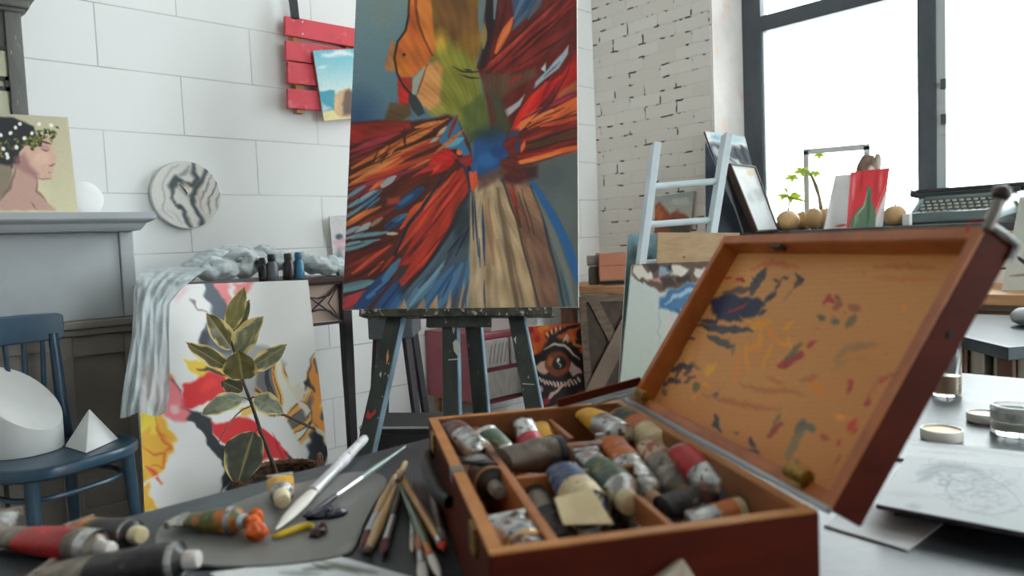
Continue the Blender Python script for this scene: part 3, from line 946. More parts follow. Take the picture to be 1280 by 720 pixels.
# ------------------------------------------------------------------ flower canvas leaning on the console
def art_floral(X, Y):
    W_ = (222, 222, 222)
    A = Art(X, Y, W_, 6, ((5.0, 62), (1.3, 20), (.3, 8)))
    DK = (34, 36, 42); GR = (78, 86, 98); RD = (196, 30, 38); OR = (222, 150, 62); YE = (236, 190, 52)
    A.blob(225, 362, 14, 18, (232, 170, 176), 0.7, 0.9)
    A.poly([(254, 350), (272, 350), (283, 372), (292, 392), (286, 412), (292, 430), (286, 452), (272, 462), (256, 452), (246, 440), (246, 418), (254, 408), (262, 396), (256, 374)], GR, 2)
    A.poly([(254, 410), (264, 418), (262, 436), (250, 438), (246, 420)], (44, 48, 58), 3)
    A.poly([(270, 350), (314, 350), (306, 368), (310, 380), (296, 392), (288, 400), (280, 380)], (232, 128, 130), 2.5)
    A.blob(286, 384, 9, 8, (238, 176, 100), 0.8)
    A.stroke([(292, 352), (290, 372)], 6, (236, 214, 214), 2)
    A.stroke([(240, 372), (252, 388), (262, 398)], 1.6, (110, 100, 106))
    A.poly([(270, 440), (300, 436), (340, 436), (352, 452), (346, 470), (330, 500), (300, 500), (276, 486), (262, 460)], (130, 132, 134), 4, 0.8)
    # centre marble swirls
    q = np.sin(0.14 * (X + 0.35 * Y) + 2.2 * np.sin(Y * 0.05 + X * 0.03) + np.sin(X * 0.11))
    zone = Art(X, Y, (0, 0, 0))
    zone.poly([(322, 452), (346, 440), (356, 462), (362, 482), (372, 500), (382, 482), (384, 464), (393, 448), (404, 500), (412, 545), (400, 565), (386, 545), (376, 556), (356, 520), (334, 520), (318, 500)], (1, 1, 1), 2)
    zm = zone.C[:, 0]
    A.mix(zm * 0.95, OR)
    A.mix(zm * np.clip((q - 0.1) * 3, 0, 1), (98, 98, 102))
    A.mix(zm * np.clip((-q - 0.55) * 3, 0, 1), (222, 214, 200))
    A.mix(zm * np.clip((np.sin(q * 6 + X * 0.1) - 0.75) * 4, 0, 1), (40, 40, 46))
    A.poly([(386, 470), (394, 446), (404, 505), (410, 545), (396, 552), (392, 520)], (224, 140, 60), 2)
    A.poly([(372, 480), (380, 470), (386, 486), (378, 500), (390, 520), (380, 525), (370, 505)], (208, 200, 188), 2)
    A.stroke([(393, 448), (384, 470), (390, 490)], 2.2, DK)
    A.stroke([(376, 496), (388, 512), (392, 530), (400, 540)], 2, (110, 84, 50))
    # yellow and orange left of centre
    A.poly([(236, 446), (262, 458), (286, 468), (300, 480), (276, 482), (252, 474), (240, 462)], (238, 178, 58), 2)
    A.stroke([(250, 462), (270, 470), (290, 474)], 4, DK, 1.2)
    A.stroke([(246, 440), (280, 462), (300, 470)], 7, (50, 54, 62), 2)
    # red and black diagonal
    A.poly([(222, 478), (236, 470), (262, 470), (282, 474), (292, 486), (282, 500), (262, 506), (240, 512), (228, 502)], RD, 1.8)
    A.blob(262, 484, 20, 8, (216, 50, 44), 0.7)
    A.poly([(206, 466), (220, 484), (228, 500), (242, 514), (262, 524), (272, 544), (284, 560), (290, 596), (284, 612), (276, 596), (268, 570), (254, 546), (240, 530), (224, 516)], DK, 1.6)
    A.poly([(262, 526), (288, 520), (312, 524), (330, 540), (352, 552), (360, 566), (352, 580), (330, 576), (306, 566), (284, 552), (270, 540)], (200, 34, 44), 2)
    A.poly([(282, 556), (300, 566), (316, 584), (310, 612), (290, 612), (286, 586)], (38, 40, 46), 2)
    A.blob(330, 520, 14, 9, (232, 222, 220), 0.8)
    A.poly([(300, 508), (320, 508), (322, 522), (304, 524)], (232, 176, 90), 2)
    A.poly([(356, 566), (364, 574), (356, 580)], (60, 40, 46), 2)
    # pink at the left, yellow and orange swirl below it
    A.poly([(176, 478), (196, 468), (216, 480), (230, 500), (244, 520), (236, 530), (214, 520), (196, 510), (178, 500)], (228, 116, 124), 3)
    A.poly([(176, 462), (200, 456), (214, 470), (204, 490), (182, 486)], (226, 140, 80), 3)
    A.blob(222, 508, 10, 8, (236, 190, 190), 0.8)
    A.poly([(172, 506), (190, 500), (200, 512), (214, 534), (216, 566), (204, 590), (190, 606), (196, 640), (172, 640)], (226, 160, 50), 2.5)
    A.poly([(174, 510), (188, 504), (194, 522), (204, 540), (196, 548), (186, 534), (180, 552), (174, 552)], YE, 1.6)
    A.stroke([(190, 520), (204, 540), (212, 560), (200, 580)], 5, (198, 112, 34), 1.5)
    A.stroke([(182, 556), (190, 570), (206, 572), (200, 590), (184, 584)], 3.4, (190, 104, 36), 1.2)
    A.stroke([(176, 580), (190, 598), (204, 606)], 4, (214, 70, 50), 1.5)
    A.stroke([(178, 612), (196, 600)], 6, (236, 206, 190), 2)
    A.poly([(386, 556), (394, 540), (402, 556), (412, 570), (412, 590), (384, 590)], (44, 50, 62), 2)
    A.poly([(392, 536), (406, 540), (412, 566), (402, 562)], (234, 212, 190), 2)
    A.stroke([(340, 538), (348, 560), (352, 580)], 3, (150, 30, 36), 1)
    A.grain(0.012)
    return A.C


tq = ony(385, 350, 2.60)
TLq = ony(166, 359, 2.600); TRq = tq
zb = 0.012
BLq = V(np.array(onz(181, 640, 0.16))); BRq = onz(412, 592, 0.10)
# one plane through the top edge, its foot 0.16 m nearer the viewer
ptop = ony(300, 354, 2.600)
nrm = Vector((0, -0.93, 0.16)).normalized()
quad = [onplane(168, 358, ptop, nrm), onplane(385, 350, ptop, nrm), onplane(411.5, 585, ptop, nrm), onplane(180.5, 632, ptop, nrm)]


def extend_down(q, z):
    a, b, c, d = q
    c2 = b + (c - b) * ((b.z - z) / (b.z - c.z))
    d2 = a + (d - a) * ((a.z - z) / (a.z - d.z))
    return [a, b, c2, d2]


quad = extend_down(quad, 0.015)
panel('flower_canvas', 'large white canvas with red, black and orange poured flowers standing behind the plant', 'painting', quad, 0.02, art_floral, 170, 230, canvas_edge, 1.38)

# ------------------------------------------------------------------ rubber plant in a woven basket
LEAF = paint_mat('variegated_leaf', rough=0.35, spec=0.5, bump=0.05)
stem_m = mat('brown_stem', (84, 58, 44), rough=0.6, c2=(66, 46, 38), scale=40)
DP = 2.28
pb = at(348, 592, DP); pot = Vector((pb.x, pb.y, 0))
e = empty('rubber_plant', pot, 'variegated rubber plant in a braided basket in front of flower canvas', 'potted plant')
zr = at(380, 577, DP).z - 0.036
MB().lathe([(0, 0.0), (0.10, 0.0), (0.125, 0.1), (0.135, zr - 0.03), (0.135, zr), (0.115, zr), (0.115, zr - 0.04), (0, zr - 0.04)], pot, (0, 0, 1), 32).build('basket', mat('woven_basket', (96, 68, 50), rough=0.9, c2=(56, 40, 32), scale=46, stretch=(1, 1, 2), bump=0.8, bscale=80), e, smooth=True)
MB().lathe([(0, zr - 0.035), (0.113, zr - 0.035)], pot, (0, 0, 1), 24, cap=False).build('soil', mat('dark_soil', (40, 32, 28), rough=1.0, c2=(26, 22, 20), scale=90, bump=0.6), e)
br_m = mat('braided_rim', (120, 84, 60), rough=0.9, c2=(84, 58, 44), scale=60)
q = MB()
for s_ in range(3):
    q.tube([pot + Vector(((0.128 + 0.006 * math.cos(k * 1.2 + s_ * 2.09)) * math.cos(2 * PI * k / 96), (0.128 + 0.006 * math.cos(k * 1.2 + s_ * 2.09)) * math.sin(2 * PI * k / 96), zr + 0.006 * math.sin(k * 1.2 + s_ * 2.09))) for k in range(97)], 0.0065, 6)
q.build('rim', br_m, e, smooth=True)
hd = (at(408, 576, DP) - pot); hd.z = 0; hd.normalize()
hp = pot + hd * 0.13 + Vector((0, 0, zr)); tg = Vector((-hd.y, hd.x, 0))
q = MB()
for s_ in range(2):
    q.tube([hp + tg * (0.018 * math.cos(PI * k / 16)) + Vector((0, 0, 0.055 * math.sin(PI * k / 16))) + Vector((0.004 * math.cos(k * 1.3 + s_ * PI), 0, 0.004 * math.sin(k * 1.3 + s_ * PI))) for k in range(17)], 0.006, 6)
q.build('handle', br_m, e, smooth=True)
stemP = [at(x, y, d) for x, y, d in ((348, 592, DP), (343, 585, DP), (334, 560, DP), (326, 540, DP), (314, 503, DP), (304, 478, DP), (297, 455, DP), (291, 432, DP), (287, 414, DP), (285, 400, DP + .01))]
stemP[0].z = zr - 0.04
MB().tube(stemP, [0.0075, 0.007, 0.0065, 0.006, 0.0055, 0.005, 0.0045, 0.004, 0.003, 0.002], 8).build('stem', stem_m, e, smooth=True)


def leaf(base, tip, wpx, dark, light, marg, face=0.0, d0=DP, d1=DP, arch=0.0, seed=0, side=1):
    """A leaf from base to tip (image positions at real distances d0, d1); face tilts it about its own axis."""
    B = at(*base, d0); T = at(*tip, d1)
    ax = T - B; L = ax.length; ax.normalize()
    vdir = V(CAMROT[:, 2])                      # towards the viewer
    side_v = ax.cross(vdir).normalized()
    nor = side_v.cross(ax).normalized()
    rot = Matrix.Rotation(face, 3, ax)
    side_v = rot @ side_v; nor = rot @ nor
    hw = wpx / FOC * d0 / 2 / max(0.3, math.cos(face))
    nu, nv2 = 18, 30
    vs = []; cs = []
    for j in range(nv2 + 1):
        t = j / nv2
        wv = hw * (math.sin(PI * min(1, t ** 0.8 * 0.97 + 0.03)) ** 0.75) * (1.0 if t < .9 else (1 - (t - .9) * 4))
        for i in range(nu + 1):
            u = i / nu * 2 - 1
            p = B + ax * (L * t) + side_v * (u * wv) + nor * (abs(u) * wv * 0.28 + arch * L * (math.sin(PI * t)) + 0.004 * math.sin(t * 14 + seed) * u * u)
            vs.append(p)
            n_ = mnoise.noise(Vector((u * 1.6 + seed * 5.7, t * 5, seed * 1.3)))
            edge = abs(u) + 0.35 * n_ + (0.25 if t > .93 or t < .04 else 0)
            m1 = min(1, max(0, (edge - marg) / 0.10))
            n2 = mnoise.noise(Vector((u * 2.5 + 9, t * 7, seed * 2.2)))
            m2 = min(1, max(0, (n2 - 0.05) * 5))
            c = np.array(dark, float) * (1 - m2) + np.array(light, float) * m2
            c = c * (1 - m1) + np.array((196, 178, 122), float) * m1
            mid = max(0, 1 - abs(u) / 0.045)
            c = c * (1 - mid) + np.array((140, 128, 84), float) * mid
            vein = max(0, math.sin(t * 70 - abs(u) * 9) - 0.88) * 2
            c = c * (1 + 0.25 * vein)
            cs.append(c)
    w2 = nu + 1
    fs = [(j * w2 + i, j * w2 + i + 1, (j + 1) * w2 + i + 1, (j + 1) * w2 + i) for j in range(nv2) for i in range(nu)]
    o = MB().add(vs, fs).build('leaf', LEAF, e, smooth=True, angle=180)
    C = srgb2lin(np.array(cs)) * 1.5
    ca = o.data.color_attributes.new('paint', 'FLOAT_COLOR', 'POINT')
    ca.data.foreach_set('color', np.concatenate([C, np.ones((len(C), 1))], 1).astype(np.float32).ravel())
    return o


OL = (84, 80, 52); GD = (66, 68, 54); LT = (128, 122, 78); GG = (104, 110, 96)
leaf((286, 412), (306, 358), 21, (118, 112, 70), LT, 0.85, 0.3, seed=1, d1=DP - .02)
leaf((290, 420), (312, 374), 18, GD, OL, 0.9, 0.2, DP + .03, DP + .05, seed=2)
leaf((290, 436), (258, 391), 23, (88, 82, 54), (102, 94, 58), 0.74, 0.5, seed=3, d1=DP - .04)
leaf((294, 443), (329, 395), 33, GG, (150, 140, 96), 0.62, -0.3, seed=4, d1=DP - .02)
leaf((313, 461), (359, 430), 22, (92, 92, 70), GG, 0.78, 0.5, seed=5, d1=DP + .03)
leaf((286, 461), (232, 428), 19, (88, 80, 50), (76, 72, 50), 0.66, 0.6, seed=6, d1=DP - .03)
leaf((303, 474), (298, 437), 40, (98, 92, 54), (84, 82, 52), 0.88, 0.2, DP - .03, DP - .07, seed=7)
leaf((304, 498), (251, 519), 24, (112, 118, 104), (90, 98, 86), 0.72, 0.5, DP - .02, DP - .06, seed=8, arch=0.08)
leaf((319, 497), (355, 517), 25, (124, 130, 118), (104, 110, 98), 0.72, -0.4, DP - .02, DP - .05, seed=9, arch=0.06)
leaf((317, 540), (296, 609), 53, (60, 64, 54), (70, 74, 62), 0.93, 0.25, DP - .04, DP - .08, seed=10)
leaf((303, 489), (276, 476), 17, (60, 56, 44), (72, 66, 48), 0.95, 0.6, DP + .02, DP + .04, seed=11)
for a_, b_, c_ in (((326, 541), (322, 536), (318, 541)), ((314, 503), (308, 498), (304, 497)), ((313, 500), (316, 496), (319, 497)), ((303, 474), (302, 480), (305, 480)), ((297, 455), (305, 462), (313, 461))):
    MB().tube([at(*a_, DP), at(*b_, DP - .01), at(*c_, DP - .02)], [0.0025, 0.002, 0.0016], 6).build('petiole', stem_m, e, smooth=True)
MB().tube([at(315, 507, DP), at(303, 512, DP - .01), at(294, 520, DP - .015), at(283, 535, DP - .02), at(273, 553, DP - .02)], [0.0028, 0.0026, .0024, .0022, 0.002], 6).build('petiole', mat('pale_stalk', (140, 124, 92), rough=.6), e, smooth=True)
twig = MB().tube([at(331, 514, DP), at(356, 519, DP + .02), at(376, 528, DP + .02), at(394, 537, DP + .02)], [0.003, 0.004, 0.0045, 0.004], 6)
twig.build('twig', mat('dry_twig', (92, 74, 52), rough=0.8), e)

# ------------------------------------------------------------------ blue chair
blue = mat('blue_chair_paint', (46, 76, 98), rough=0.32, c2=(39, 66, 87), scale=9, spec=0.6)
sc_ = Vector((0.452, 2.585, 0.0)); sz = 0.46
e = empty('wooden_chair', sc_, 'blue painted wooden chair with spindle back beside the grey mantelpiece', 'chair')
bd = math.radians(110)
SR = [0.205]


def seat_pt(a, r, z):
    k = 1 + 0.13 * abs(math.sin(2 * (a - bd))) ** 1.6
    return sc_ + Vector((math.cos(a) * r * k, math.sin(a) * r * k, z))


na = 48
rings = []
for r, z in ((0.16, sz - 0.040), (0.195, sz - 0.040), (0.208, sz - 0.030), (0.210, sz - 0.012), (0.205, sz - 0.003), (0.196, sz), (0.184, sz - 0.003), (0.176, sz - 0.007), (0.08, sz - 0.008), (0.01, sz - 0.008)):
    rings.append([seat_pt(2 * PI * j / na, r, z) for j in range(na)])
MB().loft(rings).build('seat', blue, e, smooth=True)
fr_a = [bd - math.radians(135), bd + math.radians(135)]
for a in fr_a:
    t_ = seat_pt(a, 0.182, sz - 0.035); f_ = seat_pt(a, 0.20, 0)
    MB().tube([t_, t_.lerp(f_, .5), f_], [0.019, 0.0175, 0.013], 12).build('leg', blue, e, smooth=True)
post_base = []
for s_ in (-1, 1):
    a = bd + s_ * math.radians(43)
    t_ = seat_pt(a, 0.180, sz); f_ = seat_pt(a, 0.205, 0)
    dirb = Vector((math.cos(bd), math.sin(bd), 0))
    top = t_ + dirb * 0.035 + Vector((0, 0, 0.335))
    q = MB().tube([f_, f_.lerp(t_, .5) + Vector((0, 0, 0)), t_, t_.lerp(top, .35) + dirb * 0.004, t_.lerp(top, .7), top], [0.015, 0.018, 0.0195, 0.018, 0.0165, 0.015], 12)
    q.build('rear_post', blue, e, smooth=True)
    side = Vector((math.cos(a + s_ * 0), math.sin(a), 0))
    tang = Vector((-math.sin(a), math.cos(a), 0)) * (-s_)
    f2 = seat_pt(a - s_ * math.radians(26), 0.196, sz - 0.002)
    MB().tube([t_.lerp(top, .30), t_.lerp(top, .16).lerp(f2, .45), f2], [0.008, 0.0085, 0.009], 8).build('brace', blue, e, smooth=True)
    post_base.append((t_, top))
# top rail: broad curved board
pr_, pl_ = post_base[0][1], post_base[1][1]
dirb = Vector((math.cos(bd), math.sin(bd), 0)); sid = Vector((math.sin(bd), -math.cos(bd), 0))
mid = (pr_ + pl_) / 2; hwid = (pr_ - pl_).length / 2 + 0.03
ring = []
for k in range(25):
    u = -1 + 2 * k / 24
    p = mid + sid * (u * hwid) + dirb * (0.022 * (1 - u * u) - 0.004)
    hh = 0.036 if abs(u) < 0.96 else 0.030
    z0_, z1_ = mid.z - 0.022, mid.z + 0.066 + 0.004 * (1 - u * u)
    if abs(u) > 0.97:
        z0_ += 0.006; z1_ -= 0.008
    n_ = (dirb * 1.0 - sid * (-0.06 * u / hwid * -1)).normalized()
    p_in = p - n_ * 0.010; p_out = p + n_ * 0.010
    ring.append([Vector((p_in.x, p_in.y, z0_)), Vector((p_out.x, p_out.y, z0_)), Vector((p_out.x, p_out.y, z1_)), Vector((p_in.x, p_in.y, z1_))])
MB().loft(ring).build('top_rail', blue, e, bevel=0.005, seg=3)
for k in range(5):
    u = -0.66 + 1.32 * k / 4
    p0 = seat_pt(bd - u * math.radians(40), 0.180, sz - 0.004)
    p1 = mid + sid * (u * hwid) + dirb * (0.022 * (1 - u * u)) + Vector((0, 0, -0.018))
    MB().tube([p0, p0.lerp(p1, .5), p1], [0.0078, 0.0085, 0.007], 8).build('spindle', blue, e, smooth=True)
zst = 0.36
ra = [seat_pt(2 * PI * j / 40, 0.160, zst) for j in range(41)]
MB().tube(ra, 0.0085, 8, cap=False).build('stretcher_ring', blue, e, smooth=True)

# white plaster solids on the seat
zs_ = sz - 0.0065
cyl_c = onz(20, 548, zs_)
cyl_c = V(at(30, 540, (onz(30, 568, zs_) - V(ORG)).dot(V(-CAMROT[:, 2])) + 0.085)); cyl_c.z = zs_
rc = 0.105
dcen = (cyl_c - V(ORG)).dot(V(-CAMROT[:, 2]))
rc = 0.108
f0_ = onz(31, 572.5, zs_); dv = Vector((f0_.x, f0_.y, 0)).normalized()
cyl_c = f0_ + dv * rc; cyl_c.z = zs_
e = empty('plaster_cylinder', cyl_c, 'large white plaster cylinder cut at a slant, on the blue chair seat', 'plaster solid')
n = 56
bot = []; topr = []; b2 = []; t2 = []
for j in range(n):
    a = 2 * PI * j / n
    dx, dy = math.cos(a), math.sin(a)
    # slant: high at the far left, low to the near right
    h = 0.166 - 0.090 * (dx * .73 - dy * .68) - 0.022 * (-dx * .68 - dy * .73)
    for lst, rr, zz in ((bot, rc - .002, 0), (b2, rc, 0.003), (t2, rc, h - 0.003), (topr, rc - .003, h)):
        lst.append(cyl_c + Vector((dx * rr, dy * rr, zz)))
MB().loft([bot, b2, t2, topr]).build('body', white_plaster, e, smooth=True)
pa = [onz(80, 558.5, zs_), onz(107.5, 567, zs_), onz(148.5, 548.5, zs_)]
pd = pa[0] + pa[2] - pa[1]
pc = (pa[0] + pa[2]) / 2
ap = at(108, 511, (pc - V(ORG)).dot(V(-CAMROT[:, 2])) - 0.01)
ap.x = pc.x; ap.y = pc.y
o = MB().add([pa[0], pa[1], pa[2], pd, ap], [(0, 1, 4), (1, 2, 4), (2, 3, 4), (3, 0, 4), (3, 2, 1, 0)]).build('plaster_pyramid', white_plaster, bevel=0.003)
tag(o, 'small white plaster pyramid on the blue chair seat', 'plaster solid')

# ------------------------------------------------------------------ stool behind the easel
stool_g = mat('grey_stool_paint', (88, 94, 100), rough=0.5, c2=(78, 84, 90), scale=8)
dst = 2.80
c0 = at(458, 427, dst); zst_ = at(437, 396, dst).z
A0 = at(459, 396, dst); B0 = at(515, 394, dst); A0.z = B0.z = zst_
ud = (B0 - A0); ud.z = 0; wst = ud.length; ud.normalize(); vd = Vector((-ud.y, ud.x, 0))
scn = (A0 + B0) / 2 + vd * 0.13
e = empty('bar_stool', Vector((scn.x, scn.y, 0)), 'tall stool with grey boxy seat and dark splayed legs behind the easel', 'stool')
hz = zst_ - at(487, 424, dst).z
MB().box(scn + Vector((0, 0, -hz / 2)), wst, 0.26, hz, ud, vd).build('seat', stool_g, e, bevel=0.006)
for i in (-1, 1):
    for j in (-1, 1):
        t_ = scn + ud * (i * (wst / 2 - 0.03)) + vd * (j * 0.1) + Vector((0, 0, -hz))
        f_ = t_ + ud * (i * 0.06) + vd * (j * 0.05); f_.z = 0
        MB().tube([t_, f_], [0.019, 0.016], 4, up=(1, 1, 0)).build('leg', plum, e)
q = MB()
for i in (-1, 1):
    q.box(scn + ud * (i * (wst / 2)) + Vector((0, 0, -zst_ + 0.30)), 0.02, 0.24, 0.025, ud, vd)
    q.box(scn + vd * (i * 0.13) + Vector((0, 0, -zst_ + 0.30)), wst, 0.02, 0.025, ud, vd)
q.build('footrest', plum, e)

# low black bench under the easel
blk = mat('black_painted_board', (30, 33, 34), rough=0.5, c2=(20, 22, 24), scale=20, c3=(130, 140, 140), scale3=70, lo3=0.70, hi3=0.74)
zb_ = 0.435
pA = onz(474, 533, zb_); pB = onz(534, 533, zb_)
ub = (pB - pA).normalized(); vb = Vector((-ub.y, ub.x, 0))
L_ = 0.42
c_ = pA + ub * 0.14 + vb * 0.10
e = empty('low_bench', Vector((c_.x, c_.y, 0)), 'low black bench with a pale worn edge behind the table', 'bench')
MB().box(c_ + Vector((0, 0, -0.012)), L_, 0.20, 0.024, ub, vb).build('top', blk, e, bevel=0.002)
MB().box(c_ - vb * 0.102 + Vector((0, 0, -0.004)), L_, 0.004, 0.007, ub, vb).build('worn_edge', mat('pale_worn_edge', (170, 178, 180), rough=0.6), e)
MB().box(c_ - vb * 0.092 + Vector((0, 0, -0.09)), L_ - 0.02, 0.018, 0.13, ub, vb).build('apron', blk, e)
for i in (-1, 1):
    for j in (-1, 1):
        MB().box(c_ + ub * (i * (L_ / 2 - 0.03)) + vb * (j * 0.07) + Vector((0, 0, -0.024 - (zb_ - 0.024) / 2)), 0.035, 0.035, zb_ - 0.024, ub, vb).build('leg', blk, e)

# ------------------------------------------------------------------ pink cabinet
pink = mat('dusty_pink_paint', (176, 92, 106), rough=0.5, c2=(164, 84, 98), scale=7)
wdr = mat('white_hatched_drawer', (214, 208, 206), rough=0.5, c2=(196, 190, 190), scale=30, stretch=(3, 3, 0.6))
yk = 2.69
pbl = ony(604, 508, yk); ptl = ony(604, 419, yk)
x0, x1 = pbl.x, pbl.x + 0.37
z0, z1 = pbl.z, ptl.z
e = empty('pink_cabinet', ((x0 + x1) / 2, 2.9, 0), 'dusty pink cabinet with white drawer fronts by the back wall', 'cabinet')
MB().mm((x0, yk + 0.004, z0), (x0 + 0.015, YB - 0.01, z1)).mm((x1 - 0.015, yk + 0.004, z0), (x1, YB - 0.01, z1)).mm((x0, yk + 0.004, z0), (x1, YB - 0.01, z0 + 0.02)).mm((x0, yk, z1 - 0.02), (x1, YB - 0.01, z1)).mm((x0, YB - 0.03, z0), (x1, YB - 0.01, z1)).mm((x0 + 0.01, yk + 0.01, z0 + 0.01), (x1 - 0.01, YB - 0.03, z1 - 0.01)).build('carcass', pink, e, bevel=0.003)
zm_ = z0 + (z1 - z0) * 0.49; xm = x0 + (x1 - x0) * 0.5
for a0, a1, b0, b1 in ((x0 + .022, xm - .008, zm_ + .012, z1 - .03), (xm + .008, x1 - .022, zm_ + .012, z1 - .03), (x0 + .022, x1 - .022, z0 + .028, zm_ - .012)):
    d_ = MB().mm((a0, yk - 0.008, b0), (a1, yk + 0.012, b1)).build('drawer', wdr, e, bevel=0.003)
    h_ = MB()
    if b0 > zm_:
        for k in range(5):
            xx = a0 + 0.02 + k * (a1 - a0 - 0.03) / 5
            h_.prism([Vector((xx, yk - 0.0095, b0 + .02)), Vector((xx + .006, yk - 0.0095, b0 + .02)), Vector((xx + .026, yk - 0.0095, b1 - .02)), Vector((xx + .02, yk - 0.0095, b1 - .02))], (0, 0.002, 0))
        h_.build('hatching', mat('grey_hatching', (150, 146, 148), rough=0.6), d_)
for xx, yy in ((x0 + .03, yk + .04), (x1 - .03, yk + .04), (x0 + .03, YB - .06), (x1 - .03, YB - .06)):
    MB().tube([(xx, yy, z0), (xx, yy, 0)], [0.018, 0.012], 10).build('leg', raw_wood, e)
# box with a pink lid on the cabinet
q0 = ony(614, 417, yk + 0.06); zt_ = ony(614, 396, yk + 0.06).z; xx1 = ony(672, 410, yk + 0.06).x
e = empty('storage_box', ((q0.x + xx1) / 2, yk + 0.15, z1), 'white box with a magenta lid edge on top of the pink cabinet', 'box')
MB().mm((q0.x, yk + 0.06, z1 + 0.001), (xx1, yk + 0.30, zt_ + 0.01)).build('body', mat('white_box_card', (206, 200, 200), rough=0.7), e, bevel=0.002)
MB().mm((q0.x - .004, yk + 0.055, zt_ + 0.011), (xx1 + .004, yk + 0.305, zt_ + 0.04)).build('lid', mat('magenta_lid', (184, 60, 108), rough=0.6), e, bevel=0.002)


# ------------------------------------------------------------------ eye painting
def art_eye(X, Y):
    K = (34, 26, 28)
    A = Art(X, Y, K, 9, ((.7, 16),))
    A.poly([(655, 404), (735, 400), (735, 425), (700, 425), (690, 414), (676, 440), (655, 450)], (196, 84, 36), 2)
    for x, y, c in ((670, 418, (206, 60, 40)), (676, 412, (224, 120, 40)), (668, 432, (214, 96, 38)), (672, 424, (180, 40, 44)), (664, 412, (150, 34, 36)), (682, 408, (226, 130, 48)), (668, 440, (224, 110, 40)), (700, 406, (206, 70, 40)), (712, 424, (196, 96, 44)), (728, 438, (200, 84, 36)), (732, 444, (150, 40, 40))):
        A.blob(x, y, 5, 5, c, 1)
    A.poly([(660, 455), (678, 440), (696, 434), (712, 440), (724, 450), (730, 462), (716, 472), (696, 474), (680, 470), (668, 464)], (40, 28, 30), 1)
    A.poly([(668, 458), (682, 450), (690, 462), (682, 468), (672, 464)], (206, 168, 158), 1.2)
    A.poly([(714, 452), (724, 460), (728, 466), (716, 470), (710, 462)], (198, 166, 160), 1.2)
    A.blob(697, 455, 17, 17, (120, 58, 30), 1, 0.15)
    A.blob(688, 452, 5, 8, (176, 96, 50), 0.9)
    A.blob(705, 462, 6, 6, (156, 70, 36), 0.9)
    A.blob(699, 454, 9.5, 9.5, (24, 20, 24), 1, 0.2)
    A.blob(698, 450, 3, 3.4, (222, 210, 205), 1, 0.5)
    A.stroke([(697, 452), (701, 456), (699, 460)], 1.6, (200, 190, 186))
    A.stroke([(666, 452), (680, 440), (698, 434), (714, 442), (724, 452)], 5, (30, 22, 26), 1)
    A.stroke([(680, 436), (694, 430), (706, 432), (716, 442), (724, 450)], 3.4, (214, 184, 168), 0.8)
    for k in range(13):
        x = 670 + k * 4.4
        y = 466 + 12 * math.sin(PI * (k + 1) / 15) ** 0.7
        A.stroke([(x, y), (x + 2, y + 5)], 2.8, (210, 184, 172), 0.7, taper=(.8, .8))
    for k in range(11):
        x = 683 + k * 2.4; y = 422 - 10 * math.sin(PI * k / 14)
        A.stroke([(x, y + 2), (x - 2 + k * .4, y - 4)], 1.7, (218, 196, 180) if k % 2 else (40, 28, 30), 0.6)
    A.stroke([(688, 424), (696, 418), (706, 412), (716, 408), (726, 406)], 5, (32, 28, 34), 1.2)
    A.stroke([(704, 428), (708, 420), (710, 428)], 4, (216, 190, 178), 1)
    A.stroke([(714, 416), (718, 430), (732, 436)], 4, (214, 118, 52), 1.4)
    A.blob(727, 418, 8, 9, (26, 24, 28), 1, 0.3)
    for k in range(9):
        A.stroke([(684 + k * 3, 500 - k * 2.5), (690 + k * 3, 492 - k * 2.2)], 2.6, (200, 160, 150), 0.8, taper=(.7, .7))
    A.blob(682, 502, 7, 6, (150, 40, 50), 1); A.blob(717, 500, 5, 6, (214, 204, 170), 1); A.blob(676, 486, 5, 5, (200, 160, 160), 0.9); A.blob(728, 490, 8, 4, (110, 50, 34), 0.8)
    A.grain(0.06)
    return A.C


pe = at(732, 403, 3.72); ne = Vector((-0.55, -0.80, 0.2)).normalized()
quad = extend_down([onplane(656, 408.5, pe, ne), onplane(731.5, 403, pe, ne), onplane(738, 500, pe, ne), onplane(668, 510, pe, ne)], 0.012)
panel('eye_painting', 'painting of an orange-brown eye leaning in the corner behind the easel', 'painting', quad, 0.018, art_eye, 90, 140, dark_edge, 1.35)

# ------------------------------------------------------------------ stretcher frame showing its back
st_m = mat('brown_stretcher_wood', (116, 98, 84), rough=0.7, c2=(96, 80, 68), scale=8, stretch=(2, 2, 8))
st_d = mat('dark_brown_linen', (84, 72, 64), rough=0.9, c2=(72, 62, 56), scale=20)
ps = at(757, 372, 3.62); ns = Vector((-0.62, -0.76, 0.2)).normalized()
quad = extend_down([onplane(728, 373, ps, ns), onplane(789, 372, ps, ns), onplane(776, 495, ps, ns), onplane(737, 500, ps, ns)], 0.012)
quad[3] = quad[0] + (quad[3] - quad[0]); 
TL, TR, BR, BL = quad
n_ = ns
e = empty('canvas_back', (BL + BR) / 2, 'brown stretched canvas turned to show its crossed wooden bars', 'canvas')
MB().prism([p - n_ * 0.012 for p in quad], -n_ * 0.006).build('linen', st_d, e)
def bar(a, b, w, m_, nm, th=0.016, e=e):
    d = (b - a).normalized(); s = d.cross(ns).normalized() * w / 2
    MB().prism([a - s, b - s, b + s, a + s], -ns * th).build(nm, m_, e, bevel=0.001)
for a, b in ((TL, TR), (TR, BR), (BL, BR), (TL, BL)):
    bar(a - n_ * 0.0, b - n_ * 0.0, 0.035, st_m, 'stretcher_bar', 0.011)
bar(onplane(738, 497, ps + ns * .012, ns), onplane(792, 392, ps + ns * .012, ns), 0.075, mat('pale_brown_plank', (134, 114, 98), rough=0.7, c2=(116, 98, 84), scale=6), 'cross_bar', 0.011)
bar(onplane(742, 376, ps + ns * .001, ns), onplane(775, 440, ps + ns * .001, ns), 0.05, st_m, 'cross_bar', 0.012)
